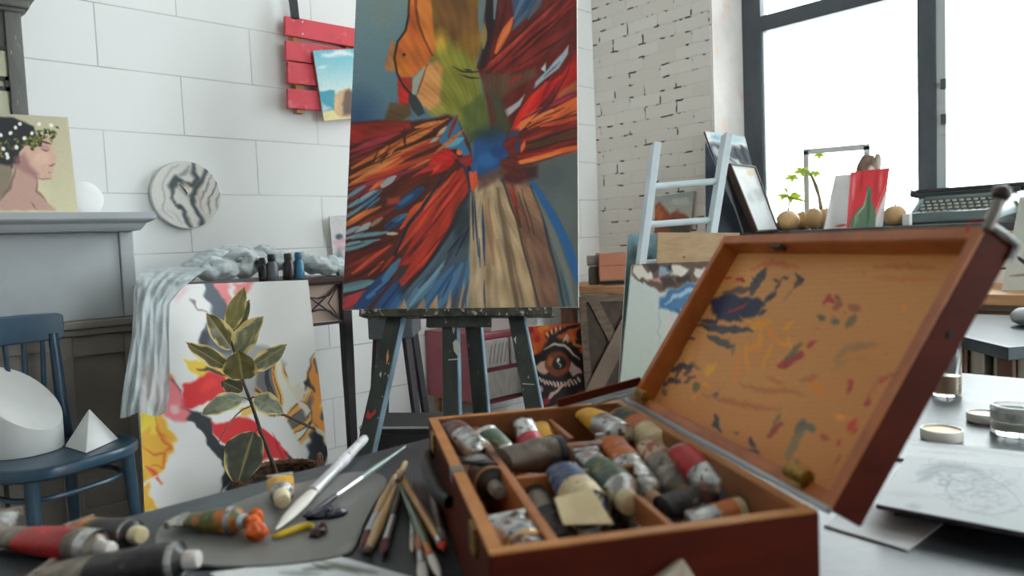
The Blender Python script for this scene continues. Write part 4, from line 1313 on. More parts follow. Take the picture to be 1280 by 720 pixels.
# dark board leaning beside it
quad = extend_down([onplane(722, 376, ps - ns * .05, ns), onplane(735, 374, ps - ns * .05, ns), onplane(757, 440, ps - ns * .05, ns), onplane(746, 440, ps - ns * .05, ns)], 0.35)

# ------------------------------------------------------------------ easel and the big canvas
BRc = at(723, 383.5, 2.2)
yaw, tilt, roll = math.radians(-51.18), math.radians(12.5), math.radians(-1.03)
u_ = Vector((math.cos(yaw), math.sin(yaw), 0)); n_ = Vector((-math.sin(yaw), math.cos(yaw), 0))
up = Vector((0, 0, 1)) * math.cos(tilt) + n_ * math.sin(tilt)
uc = u_ * math.cos(roll) + up * math.sin(roll); upc = up * math.cos(roll) - u_ * math.sin(roll)
nc = uc.cross(upc).normalized()
if nc.dot(n_) < 0: nc = -nc
BLc = BRc - uc * 0.743
quad = [BLc + upc * 1.18, BRc + upc * 1.18, BRc, BLc]


def art_big(X, Y):
    A = Art(X, Y, (92, 112, 112), 1, ((.5, 60),))
    A.grad(440, -20, 470, 150, (116, 138, 136), (76, 108, 126))
    A.blob(448, 145, 40, 45, (38, 68, 106), 0.8, 0.9)
    A.blob(480, 10, 26, 40, (118, 128, 116), 0.6, 0.9)
    A.poly([(655, 205), (725, 180), (730, 400), (690, 400), (660, 260)], (80, 86, 84), 3)
    A.blob(700, 270, 25, 40, (94, 99, 96), 0.6); A.blob(690, 220, 20, 18, (72, 80, 82), 0.8)
    # ochre breast, yellow and green body
    A.poly([(515, -60), (600, -60), (602, 60), (590, 85), (560, 90), (540, 70), (530, 30)], (124, 84, 34), 4)
    A.poly([(545, -60), (575, -60), (590, 40), (565, 60), (548, 40)], (112, 72, 36), 8)
    A.blob(586, 60, 18, 26, (146, 102, 30), 0.9, 0.9)
    A.poly([(536, 68), (560, 48), (598, 80), (606, 140), (612, 180), (596, 182), (570, 150), (548, 140), (536, 110)], (120, 118, 40), 5)
    A.blob(550, 52, 14, 22, (196, 152, 42), 0.95, 0.9)
    A.blob(560, 80, 18, 16, (150, 140, 44), 0.8, 0.9)
    A.blob(545, 138, 14, 10, (160, 140, 50), 0.8)
    A.poly([(576, 136), (604, 116), (616, 150), (622, 162), (600, 178), (584, 176)], (84, 94, 44), 3)
    A.blob(600, 172, 20, 12, (58, 70, 52), 0.8)
    A.poly([(530, 82), (546, 76), (553, 84), (550, 128), (536, 138), (518, 126)], (204, 132, 72), 3)
    # neck and head
    A.poly([(490, 49), (480, 86), (492, 90), (496, 60)], (168, 104, 54), 2)
    A.poly([(512, -60), (509, 26), (504, 42), (495, 54), (492, 74), (495, 90), (501, 97), (516, 96), (530, 84), (541, 70), (530, 48), (522, 24), (519, -60)], (196, 96, 34), 1)
    A.poly([(519, -60), (520, 10), (527, 46), (541, 69), (545, 55), (540, 20), (536, -60)], (206, 110, 40), 1.5)
    A.blob(504, 85, 14, 12, (196, 104, 28), 0.8)
    A.blob(516, 30, 7, 28, (184, 78, 30), 0.6)
    A.stroke([(520, -40), (520, 8), (523, 30), (531, 50), (540, 69)], 3.2, (124, 50, 26), 1.2, taper=(.5, .9))
    A.poly([(530, 84), (517, 97), (514, 118), (520, 120), (531, 88)], (150, 156, 140), 1.2)
    A.stroke([(534, 80), (528, 100), (520, 120)], 1.8, (120, 60, 30))
    A.poly([(497, 97), (515, 97), (515, 112), (511, 132), (499, 132)], (190, 36, 26), 1)
    A.poly([(506, 97), (516, 97), (514, 116)], (160, 56, 32), 1)
    A.stroke([(512, -40), (511, 20), (507, 38), (497, 52), (493, 72), (496, 92), (504, 106), (514, 118)], 2.6, (38, 34, 38), 0.9, taper=(1, 1))
    A.poly([(511, 118), (519, 119), (526, 130), (531, 142), (523, 146), (515, 138), (510, 128)], (48, 54, 62), 1)
    A.poly([(503, 66), (508, 68), (504, 71)], (34, 32, 36), 0.8)
    A.poly([(488, 128), (512, 130), (514, 144), (500, 153), (478, 153)], (92, 66, 40), 2)
    for p in ([(565, 83), (578, 89), (592, 90), (604, 89)], [(576, 93), (588, 97), (600, 98)], [(580, 86), (590, 88)]):
        A.stroke(p, 2.2, (44, 42, 40), 0.7)
    # ---- left wing
    A.poly([(425, 154), (470, 150), (515, 152), (540, 148), (560, 143), (572, 150), (588, 180), (594, 236), (560, 300), (528, 340), (480, 400), (425, 400)], (76, 32, 24), 2)
    DR = (84, 26, 20); MR = (150, 42, 28); OR = (190, 88, 36); RO = (176, 56, 32); CR = (146, 42, 54); BR_ = (58, 28, 24); TE = (88, 128, 140); LB = (62, 106, 140); NB = (32, 62, 104); GY = (142, 150, 152); RD = (190, 34, 28)
    def S(x0, y0, x1, y1, w, c, b=0.0, soft=0.8, tp=(.35, .25)):
        mx, my = (x0 + x1) / 2, (y0 + y1) / 2
        nx, ny = -(y1 - y0), (x1 - x0)
        A.stroke([(x0, y0), (mx + nx * b, my + ny * b), (x1, y1)], w, c, soft, taper=tp)
    A.poly([(438, 156), (470, 152), (500, 152), (512, 150), (514, 160), (496, 166), (470, 172), (437, 182)], (140, 36, 30), 2)
    A.blob(444, 168, 14, 12, (168, 40, 32), 0.8)
    for k in range(16):
        S(460 + k * 3, 166 - k * 0.6, 462 + k * 3, 157 - k * 0.3, 1.4, (104, 34, 30))
    S(436, 190, 500, 166, 7, CR); S(434, 198, 480, 180, 4, (120, 34, 44)); S(434, 205, 510, 176, 5, (108, 40, 30))
    for a in ((440, 210, 560, 148, 8, OR), (438, 222, 545, 172, 10, (184, 96, 44)), (436, 232, 520, 190, 9, OR), (470, 212, 575, 160, 8, RO), (500, 196, 580, 168, 7, (130, 44, 30)), (455, 226, 570, 184, 8, RO), (440, 228, 500, 196, 5, (204, 118, 56)), (520, 160, 556, 150, 6, (190, 106, 48)), (500, 182, 540, 162, 6, (200, 110, 46)), (468, 204, 484, 182, 3, (204, 120, 50)), (478, 206, 494, 184, 3, (196, 104, 44)), (510, 212, 548, 196, 5, (190, 98, 46))):
        S(*a)
    for a in ((450, 212, 500, 178, 1.6, BR_), (466, 202, 474, 186, 1.5, BR_), (476, 204, 488, 182, 1.5, BR_), (438, 218, 500, 190, 1.6, BR_), (500, 188, 560, 160, 1.8, BR_), (505, 200, 575, 172, 1.8, BR_), (440, 240, 520, 206, 1.8, BR_), (520, 210, 590, 176, 2, BR_), (500, 176, 548, 154, 1.4, BR_), (506, 160, 506, 186, 3, (70, 30, 24))):
        S(*a)
    S(434, 238, 530, 208, 6, CR); S(434, 250, 500, 222, 7, (132, 38, 44)); S(434, 246, 460, 232, 3, (160, 52, 64))
    S(462, 238, 480, 224, 5, OR); S(474, 238, 492, 222, 4, RO)
    for a in ((478, 232, 494, 220, 8, GY), (434, 247, 456, 232, 5, TE), (438, 258, 472, 238, 5, TE), (446, 262, 476, 238, 7, LB), (430, 262, 448, 248, 4, (110, 140, 146)), (452, 248, 468, 238, 4, (130, 146, 150)), (434, 270, 452, 258, 5, TE), (456, 266, 474, 248, 5, LB)):
        S(*a, tp=(.7, .4))
    S(434, 258, 458, 238, 1.6, (40, 30, 34)); S(440, 264, 478, 236, 1.8, (40, 30, 34)); S(450, 270, 480, 246, 1.6, (40, 30, 34))
    S(432, 282, 476, 258, 7, OR); S(432, 288, 470, 264, 3, BR_); S(430, 280, 460, 262, 3, (196, 110, 50))
    S(440, 288, 500, 256, 6, (120, 36, 28))
    for a in ((446, 292, 462, 280, 8, GY), (430, 292, 448, 284, 6, (122, 138, 146)), (464, 282, 478, 272, 5, (150, 116, 92)), (440, 297, 484, 290, 5, TE), (432, 298, 448, 292, 4, (120, 140, 142)), (484, 292, 496, 292, 4, (168, 158, 136)), (430, 312, 474, 300, 7, TE), (432, 306, 450, 302, 5, (104, 136, 148)), (484, 284, 506, 270, 11, NB), (492, 276, 508, 268, 6, LB), (498, 258, 528, 236, 12, NB), (500, 255, 516, 244, 6, (50, 92, 138))):
        S(*a, tp=(.7, .5))
    S(432, 296, 480, 282, 1.6, (38, 30, 34)); S(432, 302, 486, 296, 1.6, (38, 30, 34)); S(434, 308, 456, 304, 1.6, (38, 36, 42)); S(476, 290, 500, 270, 1.5, (40, 32, 36))
    # lower dark red plumes
    for a in ((432, 330, 490, 296, 12, DR), (430, 346, 492, 306, 12, (104, 30, 24)), (440, 342, 488, 306, 5, (190, 64, 36)), (460, 344, 480, 326, 4, (196, 62, 36)), (430, 336, 470, 316, 4, (130, 38, 30)), (476, 340, 496, 316, 4, MR)):
        S(*a)
    S(430, 320, 500, 296, 2, (50, 22, 20)); S(432, 352, 476, 330, 3, (50, 20, 20))
    for a in ((430, 362, 466, 352, 10, TE), (430, 358, 462, 350, 5, (80, 108, 116)), (428, 376, 462, 362, 8, (160, 50, 54)), (426, 386, 458, 368, 8, (178, 50, 52)), (434, 390, 462, 372, 6, (160, 46, 54))):
        S(*a, tp=(.8, .4))
    S(430, 370, 462, 360, 2, (44, 26, 30)); S(432, 388, 460, 372, 1.5, (100, 30, 36))
    for a in ((444, 392, 490, 336, 16, (30, 60, 104)), (470, 392, 508, 344, 16, (34, 70, 116)), (480, 350, 500, 324, 9, LB), (460, 372, 486, 350, 6, (62, 102, 148)), (484, 392, 510, 360, 8, (46, 90, 138)), (470, 366, 492, 346, 2, (24, 36, 62)), (478, 384, 498, 358, 2, (24, 40, 70))):
        S(*a, tp=(.8, .4))
    A.blob(503, 352, 9, 26, (40, 48, 64), 0.7)
    # red upper plume by the shoulder
    A.poly([(545, 190), (562, 186), (572, 196), (566, 206), (556, 214), (530, 222), (516, 224), (534, 208)], (190, 30, 28), 1.5)
    S(516, 222, 556, 200, 7, (176, 40, 44)); S(538, 216, 552, 206, 5, (222, 66, 34))
    S(500, 236, 540, 214, 10, (96, 32, 24)); S(486, 250, 530, 226, 9, (84, 36, 26))
    A.poly([(484, 248), (500, 246), (500, 254), (484, 256)], (150, 52, 40), 2)
    # long red plume running down left from the shoulder
    A.poly([(582, 204), (586, 238), (572, 262), (552, 300), (530, 332), (502, 358), (498, 352), (514, 330), (497, 332), (510, 312), (520, 290), (498, 316), (496, 306), (520, 270), (546, 236)], (166, 42, 28), 1.5)
    for a in ((500, 312, 560, 236, 6, (186, 58, 34)), (516, 306, 574, 226, 5, (150, 34, 40)), (508, 340, 560, 270, 7, (172, 46, 30)), (504, 356, 548, 304, 4, (196, 56, 34)), (540, 276, 582, 220, 4, (196, 60, 36)), (530, 262, 570, 214, 3.5, (210, 78, 42))):
        S(*a)
    for a in ((500, 330, 556, 262, 1.5, (96, 26, 24)), (516, 312, 576, 236, 1.5, (90, 24, 24)), (510, 322, 536, 292, 3, (70, 30, 30)), (524, 330, 560, 286, 1.5, (96, 26, 24)), (545, 262, 580, 214, 1.6, (84, 26, 26))):
        S(*a)
    for a in ((508, 274, 530, 252, 9, (222, 80, 36)), (500, 286, 520, 264, 6, (206, 70, 34)), (530, 252, 546, 236, 5, (222, 90, 44))):
        S(*a)
    A.stroke([(556, 214), (544, 236), (526, 262), (510, 280), (502, 300), (494, 318)], 4, (34, 36, 50), 1, taper=(.5, .8))
    A.stroke([(586, 206), (588, 240), (574, 270), (548, 312), (524, 344), (504, 366)], 4, (34, 34, 44), 1, taper=(.7, .6))
    # blue rump feathers
    A.poly([(590, 234), (594, 300), (592, 392), (500, 392), (506, 370), (540, 330), (572, 280)], (62, 78, 92), 4)
    A.blob(578, 280, 16, 34, (40, 46, 52), 0.8)
    for a in ((508, 384, 548, 340, 14, (74, 112, 142)), (528, 388, 566, 334, 13, (60, 100, 136)), (546, 388, 578, 330, 11, (66, 106, 142)), (512, 382, 560, 322, 5, (104, 138, 158)), (534, 384, 572, 330, 4, (40, 74, 110)), (560, 388, 584, 340, 10, (46, 84, 126)), (578, 388, 590, 310, 9, (60, 100, 134)), (584, 386, 590, 330, 4, (110, 142, 156)), (556, 330, 584, 282, 6, (52, 62, 74)), (560, 316, 580, 290, 2, (28, 32, 38)), (570, 320, 588, 280, 2, (28, 32, 38)), (524, 360, 548, 332, 3, (44, 62, 84)), (552, 372, 566, 344, 2.5, (34, 58, 88))):
        S(*a, tp=(.5, .3))
    for p in ([(496, 390), (510, 390), (506, 374)], [(518, 390), (532, 390), (530, 372)], [(534, 390), (548, 390), (546, 368)], [(556, 390), (564, 390), (563, 362)], [(572, 390), (582, 390), (580, 348)]):
        A.poly(p, (164, 128, 92), 1.2)
    S(564, 392, 572, 360, 6, (64, 66, 76)); S(576, 392, 586, 350, 5, (70, 74, 84))
    # ---- tail
    A.poly([(588, 236), (600, 226), (622, 222), (640, 250), (660, 310), (684, 392), (586, 392)], (158, 132, 100), 1.5)
    for a in ((600, 390, 596, 236, 7, (172, 150, 116)), (612, 390, 606, 240, 7, (146, 116, 84)), (630, 390, 612, 232, 10, (170, 142, 106)), (648, 392, 622, 236, 7, (104, 82, 62)), (656, 392, 628, 260, 4, (120, 94, 68)), (664, 392, 634, 240, 11, (166, 136, 100)), (640, 388, 622, 300, 5, (150, 122, 90)), (616, 330, 610, 250, 6, (150, 108, 76))):
        S(*a, tp=(.8, .5), soft=1.6)
    S(598, 320, 592, 240, 2.4, (40, 52, 84)); S(606, 332, 603, 256, 3.2, (38, 58, 104)); S(600, 334, 599, 298, 2, (40, 58, 100)); S(607, 392, 605, 350, 2, (40, 52, 80)); S(592, 300, 590, 236, 2.5, (36, 40, 60))
    A.poly([(626, 222), (662, 228), (684, 280), (694, 340), (700, 392), (672, 392), (660, 330), (646, 276)], (110, 76, 58), 1.5)
    A.poly([(640, 226), (664, 234), (680, 282), (668, 272), (656, 262)], (142, 104, 76), 3)
    for a in ((650, 284, 640, 232, 4, (100, 40, 30)), (662, 290, 648, 240, 1.5, (70, 44, 38)), (668, 292, 652, 236, 1.5, (70, 44, 38)), (644, 256, 638, 230, 4, (160, 44, 34)), (660, 284, 644, 244, 1.4, (120, 46, 38)), (676, 380, 660, 300, 8, (122, 88, 66)), (688, 380, 672, 300, 8, (116, 80, 62))):
        S(*a, tp=(.7, .5))
    A.stroke([(628, 226), (644, 270), (656, 318), (668, 360), (676, 392)], 2.2, (60, 50, 48), 0.9, taper=(1, 1))
    A.stroke([(664, 232), (676, 262), (688, 310), (698, 350), (706, 388)], 3, (40, 50, 62), 0.9, taper=(1, 1))
    A.stroke([(668, 236), (690, 290), (708, 340), (716, 386)], 8, (100, 104, 98), 1.5, taper=(.6, 1))
    A.stroke([(664, 226), (690, 268), (710, 310), (724, 350)], 11, (34, 84, 136), 1.5, taper=(.5, 1))
    A.stroke([(700, 340), (708, 366), (714, 390)], 4, (52, 74, 96), 1.2)
    # ---- right wing
    A.poly([(600, -60), (730, -60), (730, 182), (700, 190), (664, 206), (634, 212), (618, 190), (612, 150), (604, 104), (596, 84), (606, 60), (614, 20)], (96, 30, 26), 2)
    A.poly([(600, -60), (622, -60), (622, 20), (612, 64), (606, 88), (598, 84), (606, 40)], (44, 34, 40), 3)
    S(601, 40, 604, -40, 9, (96, 110, 112)); S(618, 24, 620, -40, 5, (104, 118, 126)); S(604, 60, 606, 30, 7, (140, 112, 54))
    A.poly([(632, -60), (690, -60), (676, 8), (640, 38), (642, 18)], (58, 76, 98), 2)
    S(642, 22, 668, -30, 5, (74, 106, 138)); S(652, 18, 672, -20, 4, (36, 66, 104)); S(660, 24, 684, -16, 6, (80, 84, 88)); S(640, 36, 660, 12, 4, (76, 92, 108))
    S(620, 60, 636, -10, 6, (80, 28, 30))
    S(620, 66, 640, 22, 10, (206, 92, 38)); S(622, 60, 638, 30, 4, (224, 112, 50))
    for a in ((606, 88, 690, 10, 9, (140, 40, 34)), (616, 90, 716, 6, 10, (128, 34, 32)), (632, 88, 720, 30, 9, (116, 32, 30)), (612, 80, 660, 38, 5, (168, 56, 40)), (640, 92, 724, 44, 8, (104, 30, 30)), (622, 78, 700, 0, 4, (156, 46, 38)), (660, 60, 722, -10, 5, (140, 36, 32)), (640, 70, 700, 20, 3, (60, 24, 26)), (630, 94, 690, 60, 7, (128, 36, 28)), (680, 70, 724, 30, 7, (92, 40, 34))):
        S(*a)
    for a in ((610, 92, 680, 22, 1.6, (56, 22, 24)), (626, 92, 712, 14, 1.6, (56, 22, 24)), (646, 84, 716, 40, 1.6, (56, 22, 24)), (614, 76, 690, 4, 2, (44, 24, 28)), (650, 60, 690, 26, 1.4, (56, 22, 24))):
        S(*a)
    A.poly([(604, 92), (650, 92), (668, 84), (672, 94), (640, 112), (622, 128), (604, 112)], (92, 62, 46), 3)
    S(636, 104, 652, 94, 5, (156, 40, 30))
    A.poly([(670, 102), (686, 84), (704, 66), (711, 56), (710, 68), (698, 86), (682, 98), (668, 110)], (140, 154, 166), 1)
    S(674, 96, 690, 80, 1.8, (50, 44, 50)); S(680, 96, 700, 78, 1.6, (70, 74, 84)); A.poly([(676, 86), (682, 78), (682, 90)], (170, 178, 184), 1)
    A.poly([(722, 64), (728, 64), (728, 108), (704, 118), (690, 130), (700, 96)], (170, 28, 22), 2)
    for a in ((640, 164, 684, 104, 16, (206, 40, 28)), (660, 140, 700, 96, 10, (182, 28, 30)), (642, 166, 676, 136, 9, (222, 96, 44)), (700, 108, 724, 74, 9, (176, 30, 24)), (676, 128, 690, 96, 4, (150, 24, 30))):
        S(*a, tp=(.35, .35))
    A.poly([(700, 116), (726, 96), (726, 112), (706, 122), (694, 128)], (152, 78, 44), 1.5)
    S(652, 150, 724, 112, 4, (120, 30, 50)); S(690, 132, 724, 116, 4, (160, 40, 60))
    A.stroke([(712, 84), (700, 110), (690, 126), (668, 148), (644, 172)], 2.4, (48, 30, 38), 0.8)
    A.poly([(630, 138), (648, 126), (656, 118), (650, 132), (634, 146)], (160, 156, 160), 1)
    for a in ((660, 160, 726, 124, 12, (206, 88, 38)), (680, 148, 726, 136, 9, (196, 84, 40)), (664, 152, 690, 138, 5, (224, 112, 54)), (676, 158, 726, 146, 6, (182, 64, 34))):
        S(*a, tp=(.4, .9))
    for a in ((680, 146, 706, 134, 1.8, (90, 36, 28)), (690, 152, 720, 138, 1.8, (90, 36, 28)), (676, 156, 700, 148, 1.6, (90, 36, 28))):
        S(*a)
    for a in ((650, 176, 726, 152, 9, (118, 34, 28)), (650, 184, 726, 164, 12, (78, 46, 32)), (656, 190, 726, 176, 6, (110, 34, 26)), (650, 178, 690, 164, 3, (146, 44, 30)), (640, 206, 726, 184, 9, (206, 84, 34)), (646, 204, 700, 192, 4, (228, 104, 44)), (640, 198, 690, 188, 4, (150, 36, 28))):
        S(*a, tp=(.4, .9))
    for a in ((652, 182, 724, 158, 1.8, (48, 24, 24)), (652, 190, 724, 172, 1.8, (48, 24, 24)), (640, 210, 726, 187, 2, (70, 40, 34)), (640, 170, 690, 146, 2, (60, 28, 28))):
        S(*a)
    A.poly([(610, 112), (626, 118), (634, 146), (640, 160), (628, 176), (612, 170), (618, 150)], (64, 66, 46), 4)
    A.poly([(630, 210), (672, 206), (672, 222), (642, 230), (626, 226)], (78, 34, 30), 3)
    A.blob(664, 216, 8, 6, (48, 40, 50), 0.8)
    # ---- blue belly
    A.poly([(592, 176), (614, 164), (634, 168), (640, 184), (632, 206), (612, 216), (598, 224), (590, 210)], (34, 74, 126), 2)
    A.blob(612, 168, 24, 16, (38, 52, 62), 0.85, 0.9); A.blob(608, 200, 16, 12, (40, 92, 150), 0.9); A.blob(622, 190, 12, 10, (30, 60, 110), 0.8)
    A.poly([(636, 164), (648, 160), (650, 190), (640, 196), (628, 182)], (108, 32, 30), 2)
    S(632, 170, 650, 164, 5, (36, 66, 104)); S(646, 194, 648, 172, 5, (40, 58, 90)); S(652, 190, 656, 176, 5, (222, 84, 40))
    A.poly([(626, 200), (644, 192), (650, 206), (634, 214), (624, 218)], (96, 34, 28), 2)
    A.poly([(596, 222), (626, 208), (634, 216), (612, 232), (598, 238)], (92, 58, 48), 3, 0.8)
    A.poly([(586, 214), (596, 212), (598, 228), (592, 240), (588, 232)], (222, 74, 36), 1)
    A.poly([(570, 144), (576, 160), (582, 178), (588, 194), (584, 200), (570, 186), (556, 186), (548, 176), (558, 158)], (54, 104, 144), 1.5)
    S(556, 184, 580, 172, 8, (86, 148, 164)); S(544, 192, 580, 162, 5, (176, 98, 44)); S(560, 172, 572, 144, 5, (134, 44, 30)); S(546, 170, 558, 158, 5, (182, 146, 106)); S(538, 178, 548, 172, 4, (140, 150, 140))
    A.blob(574, 190, 4, 4, (226, 98, 46), 1, 0.3); A.poly([(572, 198), (588, 192), (590, 206), (578, 208)], (150, 36, 30), 1)
    A.stroke([(566, 196), (580, 208), (586, 224), (588, 240)], 3.4, (40, 44, 70), 0.9)
    A.poly([(588, 206), (596, 202), (598, 212), (590, 216)], (40, 86, 140), 1)
    # brush grain
    ang = np.arctan2(Y - 195, X - 605)
    r_ = np.hypot(X - 605, Y - 195)
    g = np.sin(ang * 70 + 2 * np.sin(r_ * 0.06)) * np.sin(ang * 31 + r_ * 0.05)
    warm = np.clip((A.C[:, 0] - A.C[:, 2] - 15) / 40, 0, 1)
    A.C *= (1 + 0.07 * g * warm)[:, None]
    lum = A.C @ np.array([.3, .55, .15])
    A.C = A.C * 0.86 + lum[:, None] * 0.12 + 2
    shade = 1 + 0.06 * np.sin(ang * 17 + r_ * 0.11) * warm
    A.C *= shade[:, None]
    A.grain(0.025)
    return A.C


PAINT_OIL = paint_mat('oil_paint', rough=0.42, spec=0.35, bump=0.25)
panel('big_canvas', 'large colourful oil painting of a bird with spread red wings, on the easel', 'painting', quad, 0.022, art_big, 290, 470, canvas_edge, BIG_GAIN, pm=PAINT_OIL)

easel_m = mat('dark_easel_wood', (44, 50, 46), rough=0.5, c2=(30, 34, 34), scale=10, stretch=(3, 3, 0.8), c3=(150, 152, 140), scale3=34, lo3=0.69, hi3=0.73)
easel_e = mat('pale_blue_easel_edge', (128, 154, 172), rough=0.5, c2=(100, 122, 136), scale=10)
tray_m = mat('paint_crusted_tray', (74, 72, 62), rough=0.7, c2=(40, 40, 38), scale=22, c3=(170, 166, 150), scale3=60, lo3=0.58, hi3=0.66, bump=0.5, bscale=60)
e = empty('easel', Vector((BRc.x - 0.25, BRc.y + 0.3, 0)), 'dark paint-spattered wooden easel holding the big bird canvas', 'easel')
pT = (BLc + BRc) / 2 - upc * 0.002
# tray under the canvas
tl = onplane(449, 391, BRc - nc * 0.03, nc); trr = onplane(690, 389, BRc - nc * 0.03, nc)
tc_ = (tl + trr) / 2
MB().box(pT + uc * ((tc_ - pT).dot(uc)) - upc * 0.0135 + nc * 0.01, (trr - tl).length, 0.085, 0.023, uc, nc, upc).build('tray', tray_m, e, bevel=0.002)
dmid = onplane(572, 400, BRc - nc * 0.01, nc)
MB().box(dmid - upc * 0.004 + nc * 0.02, 0.20, 0.03, 0.032, uc, nc, upc).build('tray_bracket', easel_m, e)


spl_w = mat('dried_white_paint', (178, 178, 164), rough=.6); spl_r = mat('dried_red_paint', (170, 40, 30), rough=.6); spl_o = mat('dried_orange_paint', (206, 140, 80), rough=.6)


def leg(pxs, w, nm, dpt, dep_foot, ext=True, th=0.035, splash=()):
    """flat timber through two image points (top, lower), lower end carried on to the floor"""
    a = onplane(*pxs[0], BRc + nc * dpt, nc); b = at(*pxs[1], dep_foot)
    d = (b - a).normalized()
    b = a + d * ((a.z - 0.0) / -d.z)
    s = d.cross(nc).normalized(); f = s.cross(d).normalized()
    c = (a + b) / 2
    if s.dot(u_) < 0: s = -s
    o1 = MB().box(c, w, th, (b - a).length, s, f, d).build('leg', easel_m, e)
    MB().box(c + s * (w / 2 + 0.002), 0.004, th, (b - a).length, s, f, d).build('worn_edge', easel_e, o1)
    if (V(ORG) - c).dot(f) < 0: f = -f
    fc = c + f * (th / 2 + .0006)
    for pts, m_ in splash:
        P_ = [onplane(x, y, fc, f) for x, y in pts]
        MB().prism(P_, -f * .0012).build('paint_splash', m_, o1)


leg([(496, 393), (456, 570)], 0.048, 'leg', 0.02, 2.14, splash=(([(457, 522), (460, 512), (463, 518), (469, 511), (470, 516), (462, 524)], spl_r), ([(483, 444), (485, 436), (486, 447), (483, 456)], spl_o), ([(474, 468), (477, 464), (476, 472)], spl_w)))
leg([(563, 396), (565, 508)], 0.046, 'leg', 0.035, 2.22, splash=(([(566, 428), (570, 424), (574, 430), (575, 440), (571, 444), (567, 438)], spl_w), ([(560, 449), (574, 448), (574, 449.5), (560, 450.5)], spl_w), ([(566, 402), (569, 410), (567, 418), (565, 410)], spl_w)))
leg([(591, 396), (601, 508)], 0.046, 'leg', 0.06, 2.32)
leg([(645, 393), (666, 503)], 0.046, 'leg', 0.02, 2.10, splash=(([(653, 479), (668, 480), (668, 481), (653, 480.2)], spl_w), ([(642, 424), (645, 420), (645, 430)], spl_w)))
# mast behind the canvas
m0 = pT + nc * 0.045 + uc * 0.02
MB().box(m0 + upc * 0.64, 0.05, 0.03, 1.3, uc, nc, upc).build('mast', easel_m, e)
MB().box(m0 + upc * 0.45 - nc * 0.003, 0.5, 0.02, 0.05, uc, nc, upc).build('crossbar', easel_m, e)

# ------------------------------------------------------------------ long workbench under the window
plank = mat('bench_pine', (206, 158, 112), rough=0.5, c2=(184, 134, 88), scale=6, stretch=(6, 0.6, 6))
XBN = 3.10
e = empty('workbench', (3.4, 1.5, 0), 'long pine workbench running under the window along the brick wall', 'workbench')
MB().mm((XBN, -1.2, 0.73), (XR - 0.01, 3.05, 0.77)).build('bench_top', plank, e, bevel=0.003)
fr_m = mat('bench_frame_brown', (120, 84, 64), rough=0.6, c2=(100, 68, 52), scale=7)
MB().mm((XBN + 0.05, -1.2, 0.63), (XBN + 0.09, 3.0, 0.70)).build('rail', fr_m, e)
for y in (-1.1, -0.4, 1.35, 2.0, 2.95):
    MB().mm((XBN + 0.05, y - 0.035, 0), (XBN + 0.12, y + 0.035, 0.73)).build('leg', fr_m, e)
    MB().mm((XR - 0.12, y - 0.035, 0), (XR - 0.05, y + 0.035, 0.73)).build('leg', fr_m, e)

# brown box and a roll on the bench, by the corner
zb1 = 0.771
dB = 4.15
a_ = at(750, 351, dB); b_ = at(787, 350, dB); tz = at(750, 317, dB).z
e = empty('wooden_box', Vector(((a_.x + b_.x) / 2, (a_.y + b_.y) / 2, zb1)), 'plain reddish-brown box on the workbench in the brick corner', 'box')
u2 = (b_ - a_); u2.z = 0; lw = u2.length; u2.normalize(); v2 = Vector((-u2.y, u2.x, 0))
cb_ = (a_ + b_) / 2 + v2 * 0.09
hB = tz - zb1
rb_m = mat('reddish_brown_card', (194, 128, 100), rough=0.6, c2=(180, 116, 90), scale=5)
MB().box(Vector((cb_.x, cb_.y, zb1 + 0.014 + hB / 2)), lw, 0.18, hB - 0.028, u2, v2).build('body', rb_m, e, bevel=0.004)
MB().box(Vector((cb_.x, cb_.y, zb1 + 0.007)), lw - 0.03, 0.15, 0.014, u2, v2).build('base', black_iron, e)
MB().box(Vector((cb_.x, cb_.y, zb1 + hB - 0.07)) - v2 * 0.0905, lw, 0.001, 0.003, u2, v2).build('lid_line', mat('box_seam', (96, 58, 44), rough=0.7), e)
r0 = at(734, 326, 4.22)
q = MB(); q.tube([r0, r0 + u2 * 0.075], 0.030, 14) 
ro = q.build('paper_roll', mat('dull_paper_roll', (150, 140, 128), rough=0.8, c2=(120, 112, 104), scale=20), smooth=True)
zr_ = zb1 + 0.037
for v_ in ro.data.vertices:
    pass
tag(ro, 'short pale paper roll lying on a small jar beside the reddish-brown box', 'roll')
dz = r0.z - 0.030 - zb1
jm = mat('dark_jar', (70, 62, 56), rough=0.4)
for k, t in enumerate((0.036,)):
    p = r0 + u2 * t; p.z = zb1
    j = MB().lathe([(0, 0), (0.03, 0), (0.032, 0.01), (0.032, dz * .8), (0.026, dz * .98), (0, dz * .98)], p, (0, 0, 1), 18).build('small_jar', jm, smooth=True)
    tag(j, 'small dark jar under the paper roll beside the reddish-brown box', 'jar')

# ------------------------------------------------------------------ pale blue ladder
lad = mat('pale_blue_ladder_paint', (208, 221, 228), rough=0.5, c2=(199, 213, 221), scale=8)
lp = at(863, 250, 3.02)
e = empty('ladder', Vector((lp.x, lp.y, 0)), 'pale blue wooden ladder with round rungs leaning before the brick wall', 'ladder')
nl = Vector((-0.60, -0.78, 0.16)).normalized()
L0, L1 = onplane(820, 180, lp, nl), onplane(801, 330, lp, nl)
R0, R1 = onplane(909, 168, lp, nl), onplane(888, 300, lp, nl)
def carry(a, b, z=0.0):
    return a + (b - a) * ((a.z - z) / (a.z - b.z))
LF, RF = carry(L0, L1), carry(R0, R1)
nl_b = -nl
for a, b in ((L0, LF), (R0, RF)):
    d = (b - a).normalized(); s = d.cross(nl_b).normalized(); f = s.cross(d).normalized()
    MB().box((a + b) / 2, 0.030, 0.062, (b - a).length, s, f, d).build('rail', lad, e, bevel=0.003)
